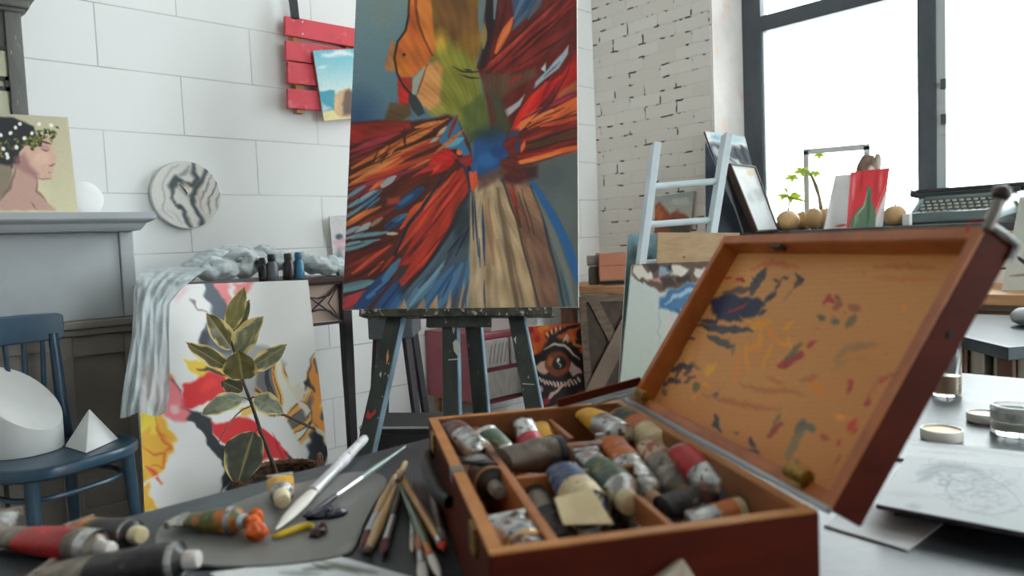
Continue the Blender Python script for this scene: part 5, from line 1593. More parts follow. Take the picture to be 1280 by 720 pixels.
for (xl, yl), (xr_, yr_) in (((816, 233.5), (890, 227)), ((810, 281), (884, 275.5))):
    a = onplane(xl, yl, lp, nl); b = onplane(xr_, yr_, lp, nl)
    MB().tube([a - (b - a) * 0.06, b + (b - a) * 0.06], 0.0135, 12).build('rung', lad, e, smooth=True)
stp = onplane(810, 281, lp, nl) - onplane(816, 233.5, lp, nl)
for k in range(1, 6):
    a = onplane(810, 281, lp, nl) + stp * k; b = onplane(884, 275.5, lp, nl) + stp * k
    if min(a.z, b.z) > 0.05:
        MB().tube([a - (b - a) * 0.06, b + (b - a) * 0.06], 0.0135, 12).build('rung', lad, e, smooth=True)


# ------------------------------------------------------------------ canvases and board below the ladder
def art_tall(X, Y):
    A = Art(X, Y, (186, 194, 188), 11, ((1.5, 20), (.4, 8)))
    A.grad(790, 340, 800, 480, (192, 198, 196), (176, 184, 174))
    A.poly([(780, 325), (890, 325), (884, 340), (868, 352), (840, 362), (826, 364), (808, 356), (792, 346)], (96, 76, 64), 2)
    for pts, c in (([(790, 332), (802, 330), (808, 342), (800, 348), (792, 342)], (206, 200, 188)), ([(802, 344), (812, 340), (818, 348), (810, 352)], (212, 206, 194)), ([(810, 330), (822, 330), (824, 336), (814, 342)], (54, 46, 46)), ([(822, 334), (836, 330), (838, 342), (826, 346)], (136, 152, 166)), ([(824, 348), (840, 346), (846, 356), (830, 360)], (64, 48, 42)), ([(838, 334), (852, 330), (860, 338), (850, 346), (840, 344)], (210, 202, 194)), ([(846, 346), (866, 342), (862, 352), (848, 354)], (56, 42, 38)), ([(860, 330), (876, 330), (872, 340), (862, 340)], (88, 72, 58)), ([(868, 336), (886, 334), (880, 346), (870, 346)], (204, 196, 188)), ([(816, 348), (826, 346), (824, 354)], (190, 132, 134)), ([(830, 331), (840, 331), (836, 338)], (38, 42, 52)), ([(796, 348), (806, 350), (802, 356)], (88, 66, 56))):
        A.poly(pts, c, 1.4)
    A.poly([(824, 372), (840, 362), (860, 354), (895, 350), (895, 420), (870, 400), (852, 386), (848, 392), (838, 388), (824, 386)], (66, 110, 150), 2)
    A.stroke([(832, 380), (846, 370), (866, 362), (886, 362)], 6, (150, 180, 198), 1.5)
    A.stroke([(844, 386), (856, 396), (862, 410)], 4, (40, 78, 120), 1.2); A.stroke([(858, 372), (870, 384), (878, 400)], 5, (90, 134, 168), 1.5)
    A.stroke([(824, 386), (823.5, 430)], 1.2, (150, 160, 160), 0.8); A.stroke([(836, 388), (835, 440)], 3, (206, 204, 200), 1.2)
    A.stroke([(838, 390), (834, 420)], 8, (196, 186, 182), 2)
    A.grain(0.015)
    return A.C


pt = at(790, 330, 2.84); ntl = Vector((-0.64, -0.74, 0.17)).normalized()
quad = extend_down([onplane(790, 330.5, pt, ntl), onplane(900, 326, pt, ntl), onplane(880, 478, pt, ntl), onplane(774.5, 487, pt, ntl)], 0.012)
panel('tall_canvas', 'tall pale green canvas with blue and brown flowers behind the paint box lid', 'painting', quad, 0.02, art_tall, 100, 180, canvas_edge, 1.1)
pt2 = at(823, 290, 2.93)
quad = extend_down([onplane(822.5, 290.5, pt2, ntl), onplane(925, 291, pt2, ntl), onplane(915, 360, pt2, ntl), onplane(820, 360, pt2, ntl)], 0.012)
n_t = ntl
e = empty('plywood_board', (quad[2] + quad[3]) / 2, 'bare plywood board standing behind the tall pale canvas', 'board')
MB().prism(quad, -n_t * 0.012).build('board', mat('pale_plywood', (186, 156, 120), rough=0.6, c2=(175, 144, 108), scale=5, stretch=(3, 3, 9)), e, bevel=0.001)
k_ = onplane(855, 321.5, pt2 + ntl * .0005, ntl)
MB().lathe([(0, 0), (0.006, 0), (0.006, 0.0008), (0, 0.001)], k_, ntl, 12).build('knot', mat('wood_knot', (140, 100, 66), rough=0.6), e)


def art_bg(X, Y):
    A = Art(X, Y, (118, 150, 168), 12, ((2, 20), (.5, 8)))
    A.grad(786, 292, 786, 332, (128, 158, 172), (70, 96, 100))
    A.blob(793, 318, 8, 14, (44, 62, 58), 0.9, 0.9); A.blob(812, 326, 8, 6, (48, 60, 64), 0.9)
    A.blob(804, 306, 10, 8, (150, 172, 178), 0.8)
    A.grain(0.05)
    return A.C


pt3 = at(786, 292, 3.22)
quad = extend_down([onplane(785.5, 292.5, pt3, ntl), onplane(838, 291, pt3, ntl), onplane(830, 360, pt3, ntl), onplane(781, 362, pt3, ntl)], 0.012)
panel('sea_canvas', 'blue-green canvas standing behind the ladder foot', 'painting', quad, 0.018, art_bg, 40, 90, canvas_edge, 1.2)


def art_mtn(X, Y):
    A = Art(X, Y, (168, 176, 172), 13, ((1.2, 18), (.3, 7)))
    A.grad(820, 244, 820, 275, (156, 168, 166), (196, 196, 186))
    A.blob(850, 252, 14, 6, (206, 208, 204), 0.7)
    A.poly([(812, 262), (823, 253), (830, 258), (838, 268), (846, 262), (864, 276), (864, 300), (812, 300)], (150, 84, 58), 2)
    A.poly([(818, 262), (824, 256), (830, 268), (822, 280)], (190, 108, 64), 2)
    A.poly([(840, 272), (864, 276), (860, 300), (836, 296)], (84, 76, 66), 2)
    A.stroke([(818, 284), (840, 282), (858, 290)], 4, (64, 86, 70), 1.5)
    A.grain(0.05)
    return A.C


zw = ZS
pm_ = at(842, 268, 3.72)
nm_ = Vector((-0.6, -0.78, 0.25)).normalized()
ym = 2.55
quad = [onx(819, 246, XR - 0.03), onx(868, 238.5, XR - 0.03), onx(862, 294, XR - 0.01), onx(818, 298, XR - 0.01)]
panel('mountain_painting', 'small painting of orange mountains on the brick wall, seen between ladder rungs', 'painting', quad, 0.006, art_mtn, 50, 60, canvas_edge, 1.2)

# ------------------------------------------------------------------ things on the window sill
XS = 3.86
SZ = ZS + 0.001


def foot(p, z=SZ):
    q = p.copy(); q.z = z; return q


def lean(px4, X0, Xtop):
    """TL, TR, BR, BL image points; the lower edge on the sill at X0, the upper edge at Xtop."""
    a = onx(*px4[0], Xtop); b = onx(*px4[1], Xtop); c = foot(onx(*px4[2], X0)); d = foot(onx(*px4[3], X0))
    return [a, b, c, d]


def art_sheet(X, Y):
    A = Art(X, Y, (206, 212, 212), 14, ((1.0, 14), (.3, 6)))
    A.poly([(884, 166), (930, 172), (930, 184), (884, 176)], (226, 228, 222), 1)
    A.blob(896, 172, 10, 5, (140, 186, 206), 0.9); A.blob(920, 175, 12, 6, (160, 196, 208), 0.8); A.blob(883, 176, 3, 5, (226, 214, 140), 0.8)
    A.poly([(886, 178), (945, 186), (965, 290), (900, 290)], (70, 76, 84), 3)
    A.stroke([(892, 184), (900, 196)], 8, (170, 178, 180), 2); A.stroke([(914, 184), (906, 200), (920, 206)], 5, (150, 160, 164), 1.5); A.stroke([(926, 182), (934, 204)], 5, (36, 40, 46), 1)
    A.stroke([(918, 186), (926, 204)], 4, (40, 44, 52), 1); A.stroke([(912, 196), (930, 208)], 3, (190, 196, 196), 1)
    A.grain(0.06)
    return A.C


# sheets lean with their tops towards the window jamb (+Y), lower edges fanned along the sill
def yquad(pTL, pTR, pBR, pBL, Ya, Yb, xa_, xb_):
    pass


def tilt_panel(name, label, px4, dtop, dbot, thick, art, side, gain=1.0, frame=None, nx=40, ny=70, surf='painted_face', z=SZ):
    q = [at(*px4[0], dtop[0]), at(*px4[1], dtop[1]), at(*px4[2], dbot[1]), at(*px4[3], dbot[0])]
    for i in (2, 3):
        # lower corners brought onto the sill
        q[i] = onz_safe(px4[i], q[i], z)
    return panel(name, label, 'picture', q, thick, art, nx, ny, side, gain, frame=frame, surf=surf)


def onz_safe(px, p, z):
    q = p.copy(); q.z = z; return q


def art_glass(X, Y):
    A = Art(X, Y, (196, 202, 204), 15)
    A.grad(925, 210, 965, 285, (236, 238, 236), (216, 224, 228))
    A.blob(938, 216, 6, 6, (214, 190, 130), 0.6); A.blob(945, 245, 14, 12, (170, 178, 182), 0.7); A.stroke([(930, 222), (950, 260)], 4, (222, 224, 222), 3)
    A.grain(0.03)
    return A.C


def art_dark(X, Y):
    A = Art(X, Y, (58, 62, 72), 16)
    A.grain(0.08)
    return A.C


black_frame = mat('black_picture_frame', (36, 36, 40), rough=0.4)
brown_frame = mat('dark_brown_picture_frame', (84, 66, 58), rough=0.4, c2=(70, 54, 48), scale=9)
tilt_panel('landscape_sheet', 'tallest board with blue and white painted top, rearmost of the leaning frames', [(881, 164), (931, 171), (962, 288), (926, 290)], (4.12, 4.22), (3.98, 4.10), 0.012, art_sheet, dark_edge, 1.1)
MBk = [at(881.5, 176, 4.10), at(884, 180, 4.10), at(930, 289, 3.95), at(882, 289, 3.95)]
e = empty('dark_board', foot((MBk[2] + MBk[3]) / 2), 'dark navy board edge at the left of the leaning frames on the sill', 'board')
for i in (2, 3):
    MBk[i].z = SZ
MB().prism(MBk, V(ray(900, 230)) * 0.012).build('board', mat('dark_navy_board', (40, 54, 72), rough=0.6, c2=(34, 44, 58), scale=9), e)
tilt_panel('slim_frame', 'slim black frame with pale edge leaning between the boards', [(906, 214), (918, 215), (944, 288), (930, 289)], (3.94, 3.96), (3.90, 3.93), 0.014, art_dark, mat('pale_frame_edge', (176, 180, 184), rough=0.5), 1.0, frame=(black_frame, 0.004, 0.006), nx=12)
tilt_panel('glazed_picture', 'framed picture under glass, frontmost of the frames leaning on the sill', [(911.5, 204.5), (943.5, 208.5), (973, 285), (946, 290)], (3.88, 3.98), (3.80, 3.90), 0.03, art_glass, brown_frame, .85, frame=(brown_frame, 0.008, 0.008), surf='glazed_print')

# thin grey metal frame standing in the window
gm = mat('grey_metal_frame', (214, 218, 220), rough=0.5)
dF = 4.38
a = onx(1008, 189, 3.985); b = onx(1084, 182.5, 3.985); c = foot(b); d = foot(a)
fx = (b - a).normalized(); nf = fx.cross(Vector((0, 0, 1))).normalized()
e = empty('metal_frame', (c + d) / 2, 'thin empty grey metal frame standing upright in the window', 'frame')
for p, q_ in ((a, d), (b, c)):
    MB().box((p + q_) / 2, 0.028, 0.02, (p - q_).length, fx, nf, (p - q_).normalized()).build('upright', gm, e)
MB().box((a + b) / 2 + Vector((0, 0, -0.004)), (b - a).length + 0.028, 0.02, 0.03, fx, nf).build('top_bar', gm, e)

# gourds / bulbs
skin = mat('pale_tan_skin', (206, 168, 120), rough=0.5, c2=(184, 134, 84), scale=5, lo=0.4, hi=0.7, c3=(214, 196, 164), scale3=9, lo3=0.5, hi3=0.7)
BULBS = [((985, 273), 3.90, 13.5, 12.5, 'tan round gourd at the left under the small sprout'), ((1003, 274), 4.04, 12, 11.5, 'tan gourd wedged between two others under the sprout'), ((1018, 273.5), 3.86, 11, 13.5, 'pale gourd in front, left of the white paper'), ((1033, 264), 3.86, 12, 13, 'orange-tan gourd behind, next to the white paper'), ((1119, 268.5), 3.56, 13.5, 13, 'tan gourd between the bottle painting and the typewriter')]
gourds = []
for i, ((px, py), dd, rx, ry, lb) in enumerate(BULBS):
    c = at(px, py, dd); r1 = rx / FOC * dd; r2 = ry / FOC * dd
    c.z = SZ + r2 * 0.985 if i != 3 else c.z
    c.z = SZ + r2 * 0.985
    e = empty('gourd', foot(c), lb, 'gourd', 'gourds on the window sill')
    MB().ball(c, r1, r1, r2, 12, rough=0.12, seed=i + 3).build('body', skin, e, smooth=True)
    MB().tube([c + Vector((0, 0, r2 * .9)), c + Vector((0.006, 0, r2 * 1.12))], [0.006, 0.004], 8).build('stem', mat('gourd_stem', (150, 120, 80), rough=0.8), e)

# sprouting plants
sprout = mat('fresh_green_leaf', (176, 190, 70), rough=0.45, c2=(140, 164, 60), scale=30, trans=0.0)
def leafy(name, c, k):
    t = NT(name)
    t.b.inputs['Base Color'].default_value = rgba(c); t.b.inputs['Roughness'].default_value = .5
    out_ = next(n for n in t.t.nodes if n.type == 'OUTPUT_MATERIAL')
    tr_ = t.n('ShaderNodeBsdfTranslucent'); tr_.inputs['Color'].default_value = rgba(c)
    mx_ = t.n('ShaderNodeMixShader'); mx_.inputs[0].default_value = k
    t.l(t.b.outputs[0], mx_.inputs[1]); t.l(tr_.outputs[0], mx_.inputs[2]); t.l(mx_.outputs[0], out_.inputs['Surface'])
    return t.m


sprout = leafy('fresh_green_leaf', (158, 176, 62), .5)
gst = mat('green_brown_stalk', (150, 140, 90), rough=0.6)


def sleaf(B, T, wid, e, curl=0.2):
    ax = T - B; L = ax.length; ax.normalize()
    vd_ = V(CAMROT[:, 2]) + Vector((0, 0, 0.6)); s = ax.cross(vd_).normalized(); nn = s.cross(ax)
    vs = []; fs = []
    for j in range(9):
        t = j / 8
        w_ = wid * math.sin(PI * (0.06 + 0.94 * t ** 0.9)) ** 0.8 * (1 + 0.15 * math.sin(t * 22))
        for i in range(5):
            u = i / 2 - 1
            vs.append(B + ax * L * t + s * u * w_ + nn * (abs(u) * w_ * 0.3 - curl * L * t * t))
    fs = [(j * 5 + i, j * 5 + i + 1, j * 5 + i + 6, j * 5 + i + 5) for j in range(8) for i in range(4)]
    return MB().add(vs, fs).build('leaf', sprout, e, smooth=True, angle=180)


e = empty('sprouting_plant', foot(at(986, 262, 4.02)), 'small bright green sprout on the left gourds in the window', 'plant')
dS = 4.02
MB().tube([at(985.5, 275, dS), at(986, 258, dS), at(987, 248, dS), at(984, 240, dS)], [0.006, 0.005, 0.004, 0.003], 8).build('stem', gst, e, smooth=True)
for b_, t_, w_ in (((986, 246), (972, 243), .016), ((987, 247), (1003, 243), .018), ((985, 241), (980, 234), .012), ((986, 245), (990, 253), .016), ((987, 248), (1009, 250), .012), ((985, 243), (974, 250), .010), ((988, 244), (997, 240), .010)):
    sleaf(at(*b_, dS), at(*t_, dS - .02), w_, e)
e = empty('leafy_stalk', foot(at(1022, 262, 3.98)), 'tall knobbly stalk with star shaped leaves against the window', 'plant')
dS = 3.98
P_ = [at(1026.5, 262, dS), at(1024, 246, dS), at(1020, 233, dS), at(1015.5, 222, dS), at(1012, 216, dS)]
P_ = [at(1028, 276, dS)] + P_
MB().tube(P_, [0.013, 0.012, 0.009, 0.011, 0.008, 0.005], 9).build('stem', mat('knobbly_stalk', (160, 140, 110), rough=0.7, c2=(120, 104, 80), scale=60), e, smooth=True)
pt_ = at(1005, 224, dS)
MB().tube([at(1012, 216, dS), at(1002, 214, dS), at(993, 221, dS)], [0.004, 0.003, 0.002], 6).build('petiole', gst, e)
MB().tube([at(1013, 217, dS), at(1022, 204, dS), at(1024, 196, dS)], [0.003, 0.002, 0.002], 6).build('petiole', gst, e)
for cx_, cy_, R_ in ((1003, 214, 12), (990, 222, 10), (1024, 194, 8.5), (1019, 217, 9)):
    for k in range(5):
        a = 0.3 + k * 2 * PI / 5
        sleaf(at(cx_, cy_, dS), at(cx_ + R_ * math.cos(a), cy_ + 0.55 * R_ * math.sin(a), dS - .03 * math.sin(a)), R_ / FOC * dS * 0.28, e, 0.1)

# white paper, red bottle painting, wooden figure behind
paper_m = mat('white_paper', (226, 226, 224), rough=0.9)
def art_white(X, Y):
    A = Art(X, Y, (214, 212, 212), 17); A.blob(1050, 250, 14, 30, (226, 224, 224), 0.6); A.stroke([(1044, 283), (1058, 281)], 3, (190, 60, 66), 1); A.grain(0.02); return A.C
tilt_panel('white_sheet', 'plain white sheet of board leaning left of the red bottle painting', [(1045, 219), (1066, 217.5), (1060, 287), (1030.5, 287)], (3.76, 3.79), (3.66, 3.69), 0.006, art_white, paper_m, 1.1)


def art_bottle(X, Y):
    A = Art(X, Y, (196, 46, 54), 18, ())
    A.poly([(1063, 215), (1076, 214), (1068, 240), (1064, 270), (1056, 290), (1054, 250)], (206, 90, 96), 2, 0.6)
    A.stroke([(1068, 220), (1066, 250)], 3, (222, 150, 150), 1.5, a=.7); A.stroke([(1078, 216), (1076, 240)], 3, (170, 32, 42), 1.5); A.stroke([(1096, 214), (1094, 250)], 5, (172, 40, 50), 1.5); A.stroke([(1102, 214), (1100, 240)], 4, (214, 96, 96), 1.5)
    A.poly([(1114, 208), (1114, 290), (1090, 290), (1092, 272), (1100, 250), (1108, 230)], (214, 206, 206), 1.5)
    A.stroke([(1112, 212), (1108, 234), (1100, 254), (1094, 272)], 2.4, (196, 60, 60), 1)
    A.poly([(1083.5, 234), (1089.5, 234), (1089, 250), (1093, 260), (1095, 268), (1094, 290), (1060, 290), (1064, 274), (1070, 264), (1079, 256), (1083, 248)], (82, 110, 84), 1)
    A.stroke([(1084, 240), (1080, 258), (1070, 270), (1068, 284)], 1.8, (150, 170, 140), 0.8); A.stroke([(1072, 266), (1071, 280)], 3, (110, 134, 104), 1)
    A.stroke([(1086, 240), (1086, 256), (1084, 286)], 3, (58, 84, 66), 1)
    A.grain(0.04)
    return A.C


tilt_panel('bottle_painting', 'painting of a green bottle on red paper standing on the sill', [(1063.5, 215.5), (1112, 209.5), (1103.5, 287), (1058, 288)], (3.66, 3.63), (3.58, 3.54), 0.006, art_bottle, paper_m, 1.1, nx=60, ny=90)
e = empty('carved_figure', foot(at(1088, 240, 3.76)), 'brown carved wooden figure behind the red bottle painting', 'figurine')
fig = mat('brown_carving', (128, 100, 84), rough=0.6, c2=(92, 70, 60), scale=24, c3=(196, 180, 164), scale3=20, lo3=0.58, hi3=0.66)
c_ = at(1084, 262, 3.76)
zt0 = at(1084, 195, 3.76).z; zb0_ = SZ
kk = 3.76 / FOC
MB().loft([[Vector((c_.x, c_.y, z)) + (V(CAMROT[:, 0]) * (r * kk * math.cos(2 * PI * j / 14) + ox * kk) + Vector((0.7, 0.7, 0)) * (r * kk * 0.7 * math.sin(2 * PI * j / 14))) for j in range(14)] for z, r, ox in ((zb0_, 13, 0), (zb0_ + .1, 12, 0), (zb0_ + .22, 13, 0), (at(1084, 222, 3.76).z - 0.0, 15, 0), (zt0 - 0.05, 12, 0), (zt0 - 0.02, 9, 1), (zt0, 7, 2))]).build('body', fig, e, smooth=True)
MB().loft([[Vector((c_.x, c_.y, z)) + (V(CAMROT[:, 0]) * (r * kk * math.cos(2 * PI * j / 12) + ox * kk) + Vector((0.7, 0.7, 0)) * (r * kk * math.sin(2 * PI * j / 12))) for j in range(12)] for z, r, ox in ((zt0 - .08, 3, 13), (zt0 - 0.04, 4.5, 14), (zt0 - 0.01, 4, 14), (zt0 + .01, 2.5, 14))]).build('shoulder', mat('pale_carving', (196, 186, 174), rough=0.6), e, smooth=True)

# ------------------------------------------------------------------ typewriter
tw = mat('grey_green_enamel', (96, 112, 112), rough=0.35, c2=(84, 100, 100), scale=8, spec=0.6)
tw_d = mat('dark_typewriter_metal', (44, 52, 54), rough=0.4)
keym = mat('ivory_grey_keys', (188, 184, 170), rough=0.4)
dT = 3.47
a = at(1132, 285, dT); b = at(1246, 281, dT - 0.30)
a.z = b.z = SZ
ut = (b - a); ut.normalize(); wT = (b - a).length
vt = Vector((-ut.y, ut.x, 0))
if vt.x < 0: vt = -vt
e = empty('typewriter', (a + b) / 2 + vt * 0.15, 'old grey-green typewriter with ivory keys on the window sill', 'typewriter')
def T(u, v, z):
    return a + ut * (u * wT) + vt * v + Vector((0, 0, z))
def tprof(pts, u0, u1):
    return [[T(u0, v, z) for v, z in pts], [T(u1, v, z) for v, z in pts]]
zk = at(1150, 266, dT).z - SZ
MB().loft(tprof([(0, 0.002), (0.30, 0.002), (0.30, 0.05), (0.0, 0.012)], -0.03, 1.0)).build('base_plate', tw_d, e)
MB().loft(tprof([(0.005, 0.012), (0.02, 0.055), (0.045, 0.06), (0.05, 0.02)], 0.0, 1.0)).build('front_panel', tw, e, bevel=0.004)
for u0, u1 in ((0.0, 0.035), (0.965, 1.0)):
    MB().loft(tprof([(0.02, 0.012), (0.05, 0.06), (0.15, 0.125), (0.28, 0.13), (0.30, 0.02)], u0, u1)).build('side_panel', mat('pale_enamel_side', (150, 166, 170), rough=0.3), e, bevel=0.004)
MB().loft(tprof([(0.16, 0.02), (0.162, 0.122), (0.185, 0.135), (0.29, 0.135), (0.30, 0.02)], 0.03, 0.97)).build('cover', tw, e, bevel=0.005)
MB().loft(tprof([(0.05, 0.02), (0.05, 0.045), (0.16, 0.10), (0.16, 0.02)], 0.035, 0.965)).build('key_bed', mat('key_bed_grey', (96, 106, 104), rough=.5), e)
for row in range(4):
    kb = MB()
    v_ = 0.062 + row * 0.026; z_ = 0.055 + row * 0.0165
    nk = 11
    for k in range(nk):
        u = 0.075 + (k + (row % 2) * 0.4) * 0.078
        if u > 0.94: continue
        kb.lathe([(0.0, 0), (0.0085, 0), (0.0095, 0.004), (0.0085, 0.009), (0.0, 0.0085)], T(u, v_, z_), (0, 0, 1), 10)
    kb.build('key_row', keym, e, smooth=True)
MB().lathe([(0, 0), (0.02, 0), (0.02, wT * 1.22), (0, wT * 1.22)], T(-0.14, 0.235, 0.155), ut, 20).build('platen', mat('black_rubber', (34, 36, 38), rough=0.5), e, smooth=True)
MB().loft(tprof([(0.20, 0.132), (0.20, 0.15), (0.27, 0.172), (0.285, 0.165), (0.285, 0.132)], -0.12, 1.06)).build('carriage', tw_d, e, bevel=0.003)
for u0 in (-0.20, 1.06):
    MB().lathe([(0, 0), (0.016, 0.001), (0.018, 0.01), (0.018, 0.02), (0.015, 0.024), (0, 0.025)], T(u0, 0.235, 0.155), ut, 18).build('platen_knob', tw_d, e, smooth=True)
MB().tube([T(-0.10, 0.2, 0.165), T(-0.16, 0.15, 0.175)], 0.004, 8).build('return_lever', steel, e)
# pale eraser block and small bits beside the typewriter
eb = MB(); p = onz(1138, 272, SZ) if False else foot(at(1134, 276, 3.44))
eb.box(p + Vector((0, 0, 0.027)), 0.035, 0.03, 0.054, ut, vt)
tag(eb.build('white_block', white_plaster, bevel=0.004), 'small bright white block between the gourd and the typewriter', 'block')

e = empty('trailing_plant', foot(at(1266, 286, 3.35)), 'green leafy plant low on the sill at the right frame edge', 'plant')
dk_leaf = leafy('green_house_leaf', (120, 140, 60), .4)
sp_keep = sprout; sprout = dk_leaf
c_ = foot(at(1270, 292, 3.36))
MB().lathe([(0, 0), (.035, 0), (.045, .05), (.04, .05), (0, .045)], c_, (0, 0, 1), 18).build('pot', mat('dark_plant_pot', (60, 58, 56), rough=.6), e, smooth=True)
for k in range(14):
    a = k * 2.4
    b_ = c_ + Vector((0, 0, .05))
    sleaf(b_, b_ + Vector((.07 * math.cos(a), .07 * math.sin(a), .025 + .02 * math.sin(k * 1.7))), .014, e, .25)
sprout = sp_keep
# ------------------------------------------------------------------ low dark side table near the window, radiator, props
dtab = mat('blue_grey_tabletop', (60, 74, 84), rough=0.3, c2=(50, 62, 70), scale=7, spec=0.45)
zt2 = 0.715
e = empty('side_table', (2.75, 0.55, 0), 'low dark blue-grey table by the window behind the paint box lid', 'table')
pl = [onz(1180, 415, zt2), onz(1260, 434, zt2), onz(1300, 430.5, zt2), onz(1310, 395, zt2), onz(1195, 392, zt2)]
MB().prism(pl, (0, 0, -0.035)).build('table_top', dtab, e, bevel=0.003)
cen = sum(pl, Vector()) / 5
for p in (pl[1], pl[0], pl[3], pl[4]):
    f_ = p.lerp(cen, 0.12)
    f_.z = 0
    MB().tube([f_, f_ + Vector((0, 0, zt2 - 0.035))], 0.024, 4, up=(1, 1, 0)).build('leg', mat('brown_table_leg', (92, 62, 48), rough=0.6), e)
rad_m = mat('cream_radiator', (196, 192, 182), rough=0.5)
e = empty('radiator', (3.63, 0.9, 0.1), 'cream column radiator below the workbench', 'radiator')
for k in range(16):
    y = -0.2 + k * 0.085
    MB().mm((3.545, y, 0.14), (3.67, y + 0.052, 0.62)).build('fin', rad_m, e, bevel=0.012, seg=3)
MB().mm((3.59, -0.2, 0.17), (3.63, 1.14, 0.20)).mm((3.59, -0.2, 0.55), (3.63, 1.14, 0.58)).build('header_pipe', rad_m, e)
for y in (-0.1, 1.0):
    MB().mm((3.60, y, 0.0), (3.63, y + 0.03, 0.17)).build('foot', rad_m, e)
MB().mm((3.672, -0.2, 0.3), (XR - 0.001, 1.14, 0.34)).build('wall_bracket', rad_m, e)
c = onz(1287, 407, zt2)
e = empty('pale_stone', c, 'smooth pale grey stone on the low dark table at frame edge', 'stone')
MB().ball(c + Vector((0, 0, 0.028)), 0.055, 0.05, 0.0285, 12, rough=0.1, seed=4).build('body', mat('pale_grey_stone', (176, 176, 178), rough=0.5, c2=(150, 150, 154), scale=14), e, smooth=True)


def art_leafcard(X, Y):
    A = Art(X, Y, (202, 204, 196), 20)
    for k in range(8):
        a = PI * 0.55 + k * 0.16
        A.stroke([(1290, 334), (1290 + 22 * math.cos(a), 322 + 16 * math.sin(a) - 8)], 3, (54, 50, 54), 0.8)
    A.stroke([(1262, 345), (1290, 343)], 2.5, (140, 110, 104), 1)
    A.grain(0.02)
    return A.C


xk = 3.28
a = onx(1275, 246, xk + .10); b = onx(1330, 243, xk + .10); c = onx(1318, 362, xk); d = onx(1252, 362, xk)
c.z = d.z = 0.771
panel('print_card', 'pale card with a dark plant print standing on the workbench at frame edge', 'picture', [a, b, c, d], 0.005, art_leafcard, 60, 90, canvas_edge, 1.0)

# ------------------------------------------------------------------ main table
TZ = 0.75
tab_m = mat('charcoal_tabletop', (62, 68, 72), rough=0.34, c2=(50, 56, 60), scale=5, c3=(84, 94, 100), scale3=9, lo3=0.60, hi3=0.78, spec=0.2, bump=0.05, bscale=60)
e = empty('work_table', (0.5, 0.2, 0), 'large charcoal grey work table in the foreground', 'table')
MB().mm((-0.75, -0.75, TZ - 0.035), (1.552, 0.868, TZ)).build('table_top', tab_m, e, bevel=0.003)
tl_m = mat('dark_table_leg', (44, 46, 48), rough=0.5)
for x in (-0.68, 1.48):
    for y in (-0.68, 0.80):
        MB().mm((x - 0.03, y - 0.03, 0), (x + 0.03, y + 0.03, TZ - 0.035)).build('leg', tl_m, e)
q = MB()
for y in (-0.68, 0.80):
    q.mm((-0.65, y - 0.012, TZ - 0.12), (1.45, y + 0.012, TZ - 0.035))
q.build('apron', tl_m, e)

# ------------------------------------------------------------------ paint box
ang = math.radians(59.31)
bu = Vector((math.cos(ang), math.sin(ang), 0)); bv = Vector((-bu.y, bu.x, 0))
BC = Vector((0.5127, 0.2349, 0.0)); BL_, BW = 0.400, 0.2443
RZ = 0.8266; BT = 0.011
orange_w = mat('orange_varnished_wood', (190, 132, 78), rough=0.4, c2=(170, 108, 58), scale=5, stretch=(6, 6, 6), lo=0.35, hi=0.7, c3=(70, 90, 80), scale3=30, lo3=0.70, hi3=0.75)
red_w = mat('red_brown_varnish', (92, 36, 25), rough=0.5, spec=0.08, c2=(77, 30, 21), scale=5, stretch=(2, 2, 8), lo=0.35, hi=0.7, c3=(60, 44, 38), scale3=26, lo3=0.70, hi3=0.76)
inner_w = mat('worn_inner_wood', (172, 108, 62), rough=0.55, c2=(136, 82, 50), scale=8, c3=(92, 58, 42), scale3=18, lo3=0.58, hi3=0.7)


def B(s, t, z):
    """box coordinates: s along the hinge (0 near, BL_ far), t across towards the left, z up from the world floor"""
    return BC + bu * s + bv * t + Vector((0, 0, z))


e_box = empty('paint_box', B(BL_ / 2, BW / 2, TZ), 'open wooden paint box with hinged paint-stained lid, full of paint tubes', 'paint box')


def bb(q, s0, s1, t0, t1, z0, z1):
    return q.box(B((s0 + s1) / 2, (t0 + t1) / 2, (z0 + z1) / 2), abs(s1 - s0), abs(t1 - t0), abs(z1 - z0), bu, bv)


ZF = TZ + 0.002
for nm, a in (('side_wall', (0, BT, 0, BW)), ('side_wall', (BL_ - BT, BL_, 0, BW)), ('side_wall', (BT, BL_ - BT, 0, BT)), ('side_wall', (BT, BL_ - BT, BW - BT, BW))):
    bb(MB(), a[0], a[1], a[2], a[3], ZF, RZ - 0.0015).build('side_wall', red_w, e_box, bevel=0.001)
    bb(MB(), a[0] + .0006, a[1] - .0006, a[2] + .0006, a[3] - .0006, RZ - 0.0015, RZ).build('rim', orange_w, e_box)
lin_m = inner_w
q = MB()
bb(q, BT, BL_ - BT, BT, BW - BT, ZF, ZF + 0.006)
for a in ((BT, BT + .0012, BT, BW - BT), (BL_ - BT - .0012, BL_ - BT, BT, BW - BT), (BT, BL_ - BT, BT, BT + .0012), (BT, BL_ - BT, BW - BT - .0012, BW - BT)):
    bb(q, *a, ZF + .006, RZ - 0.002)
q.build('lining', inner_w, e_box)
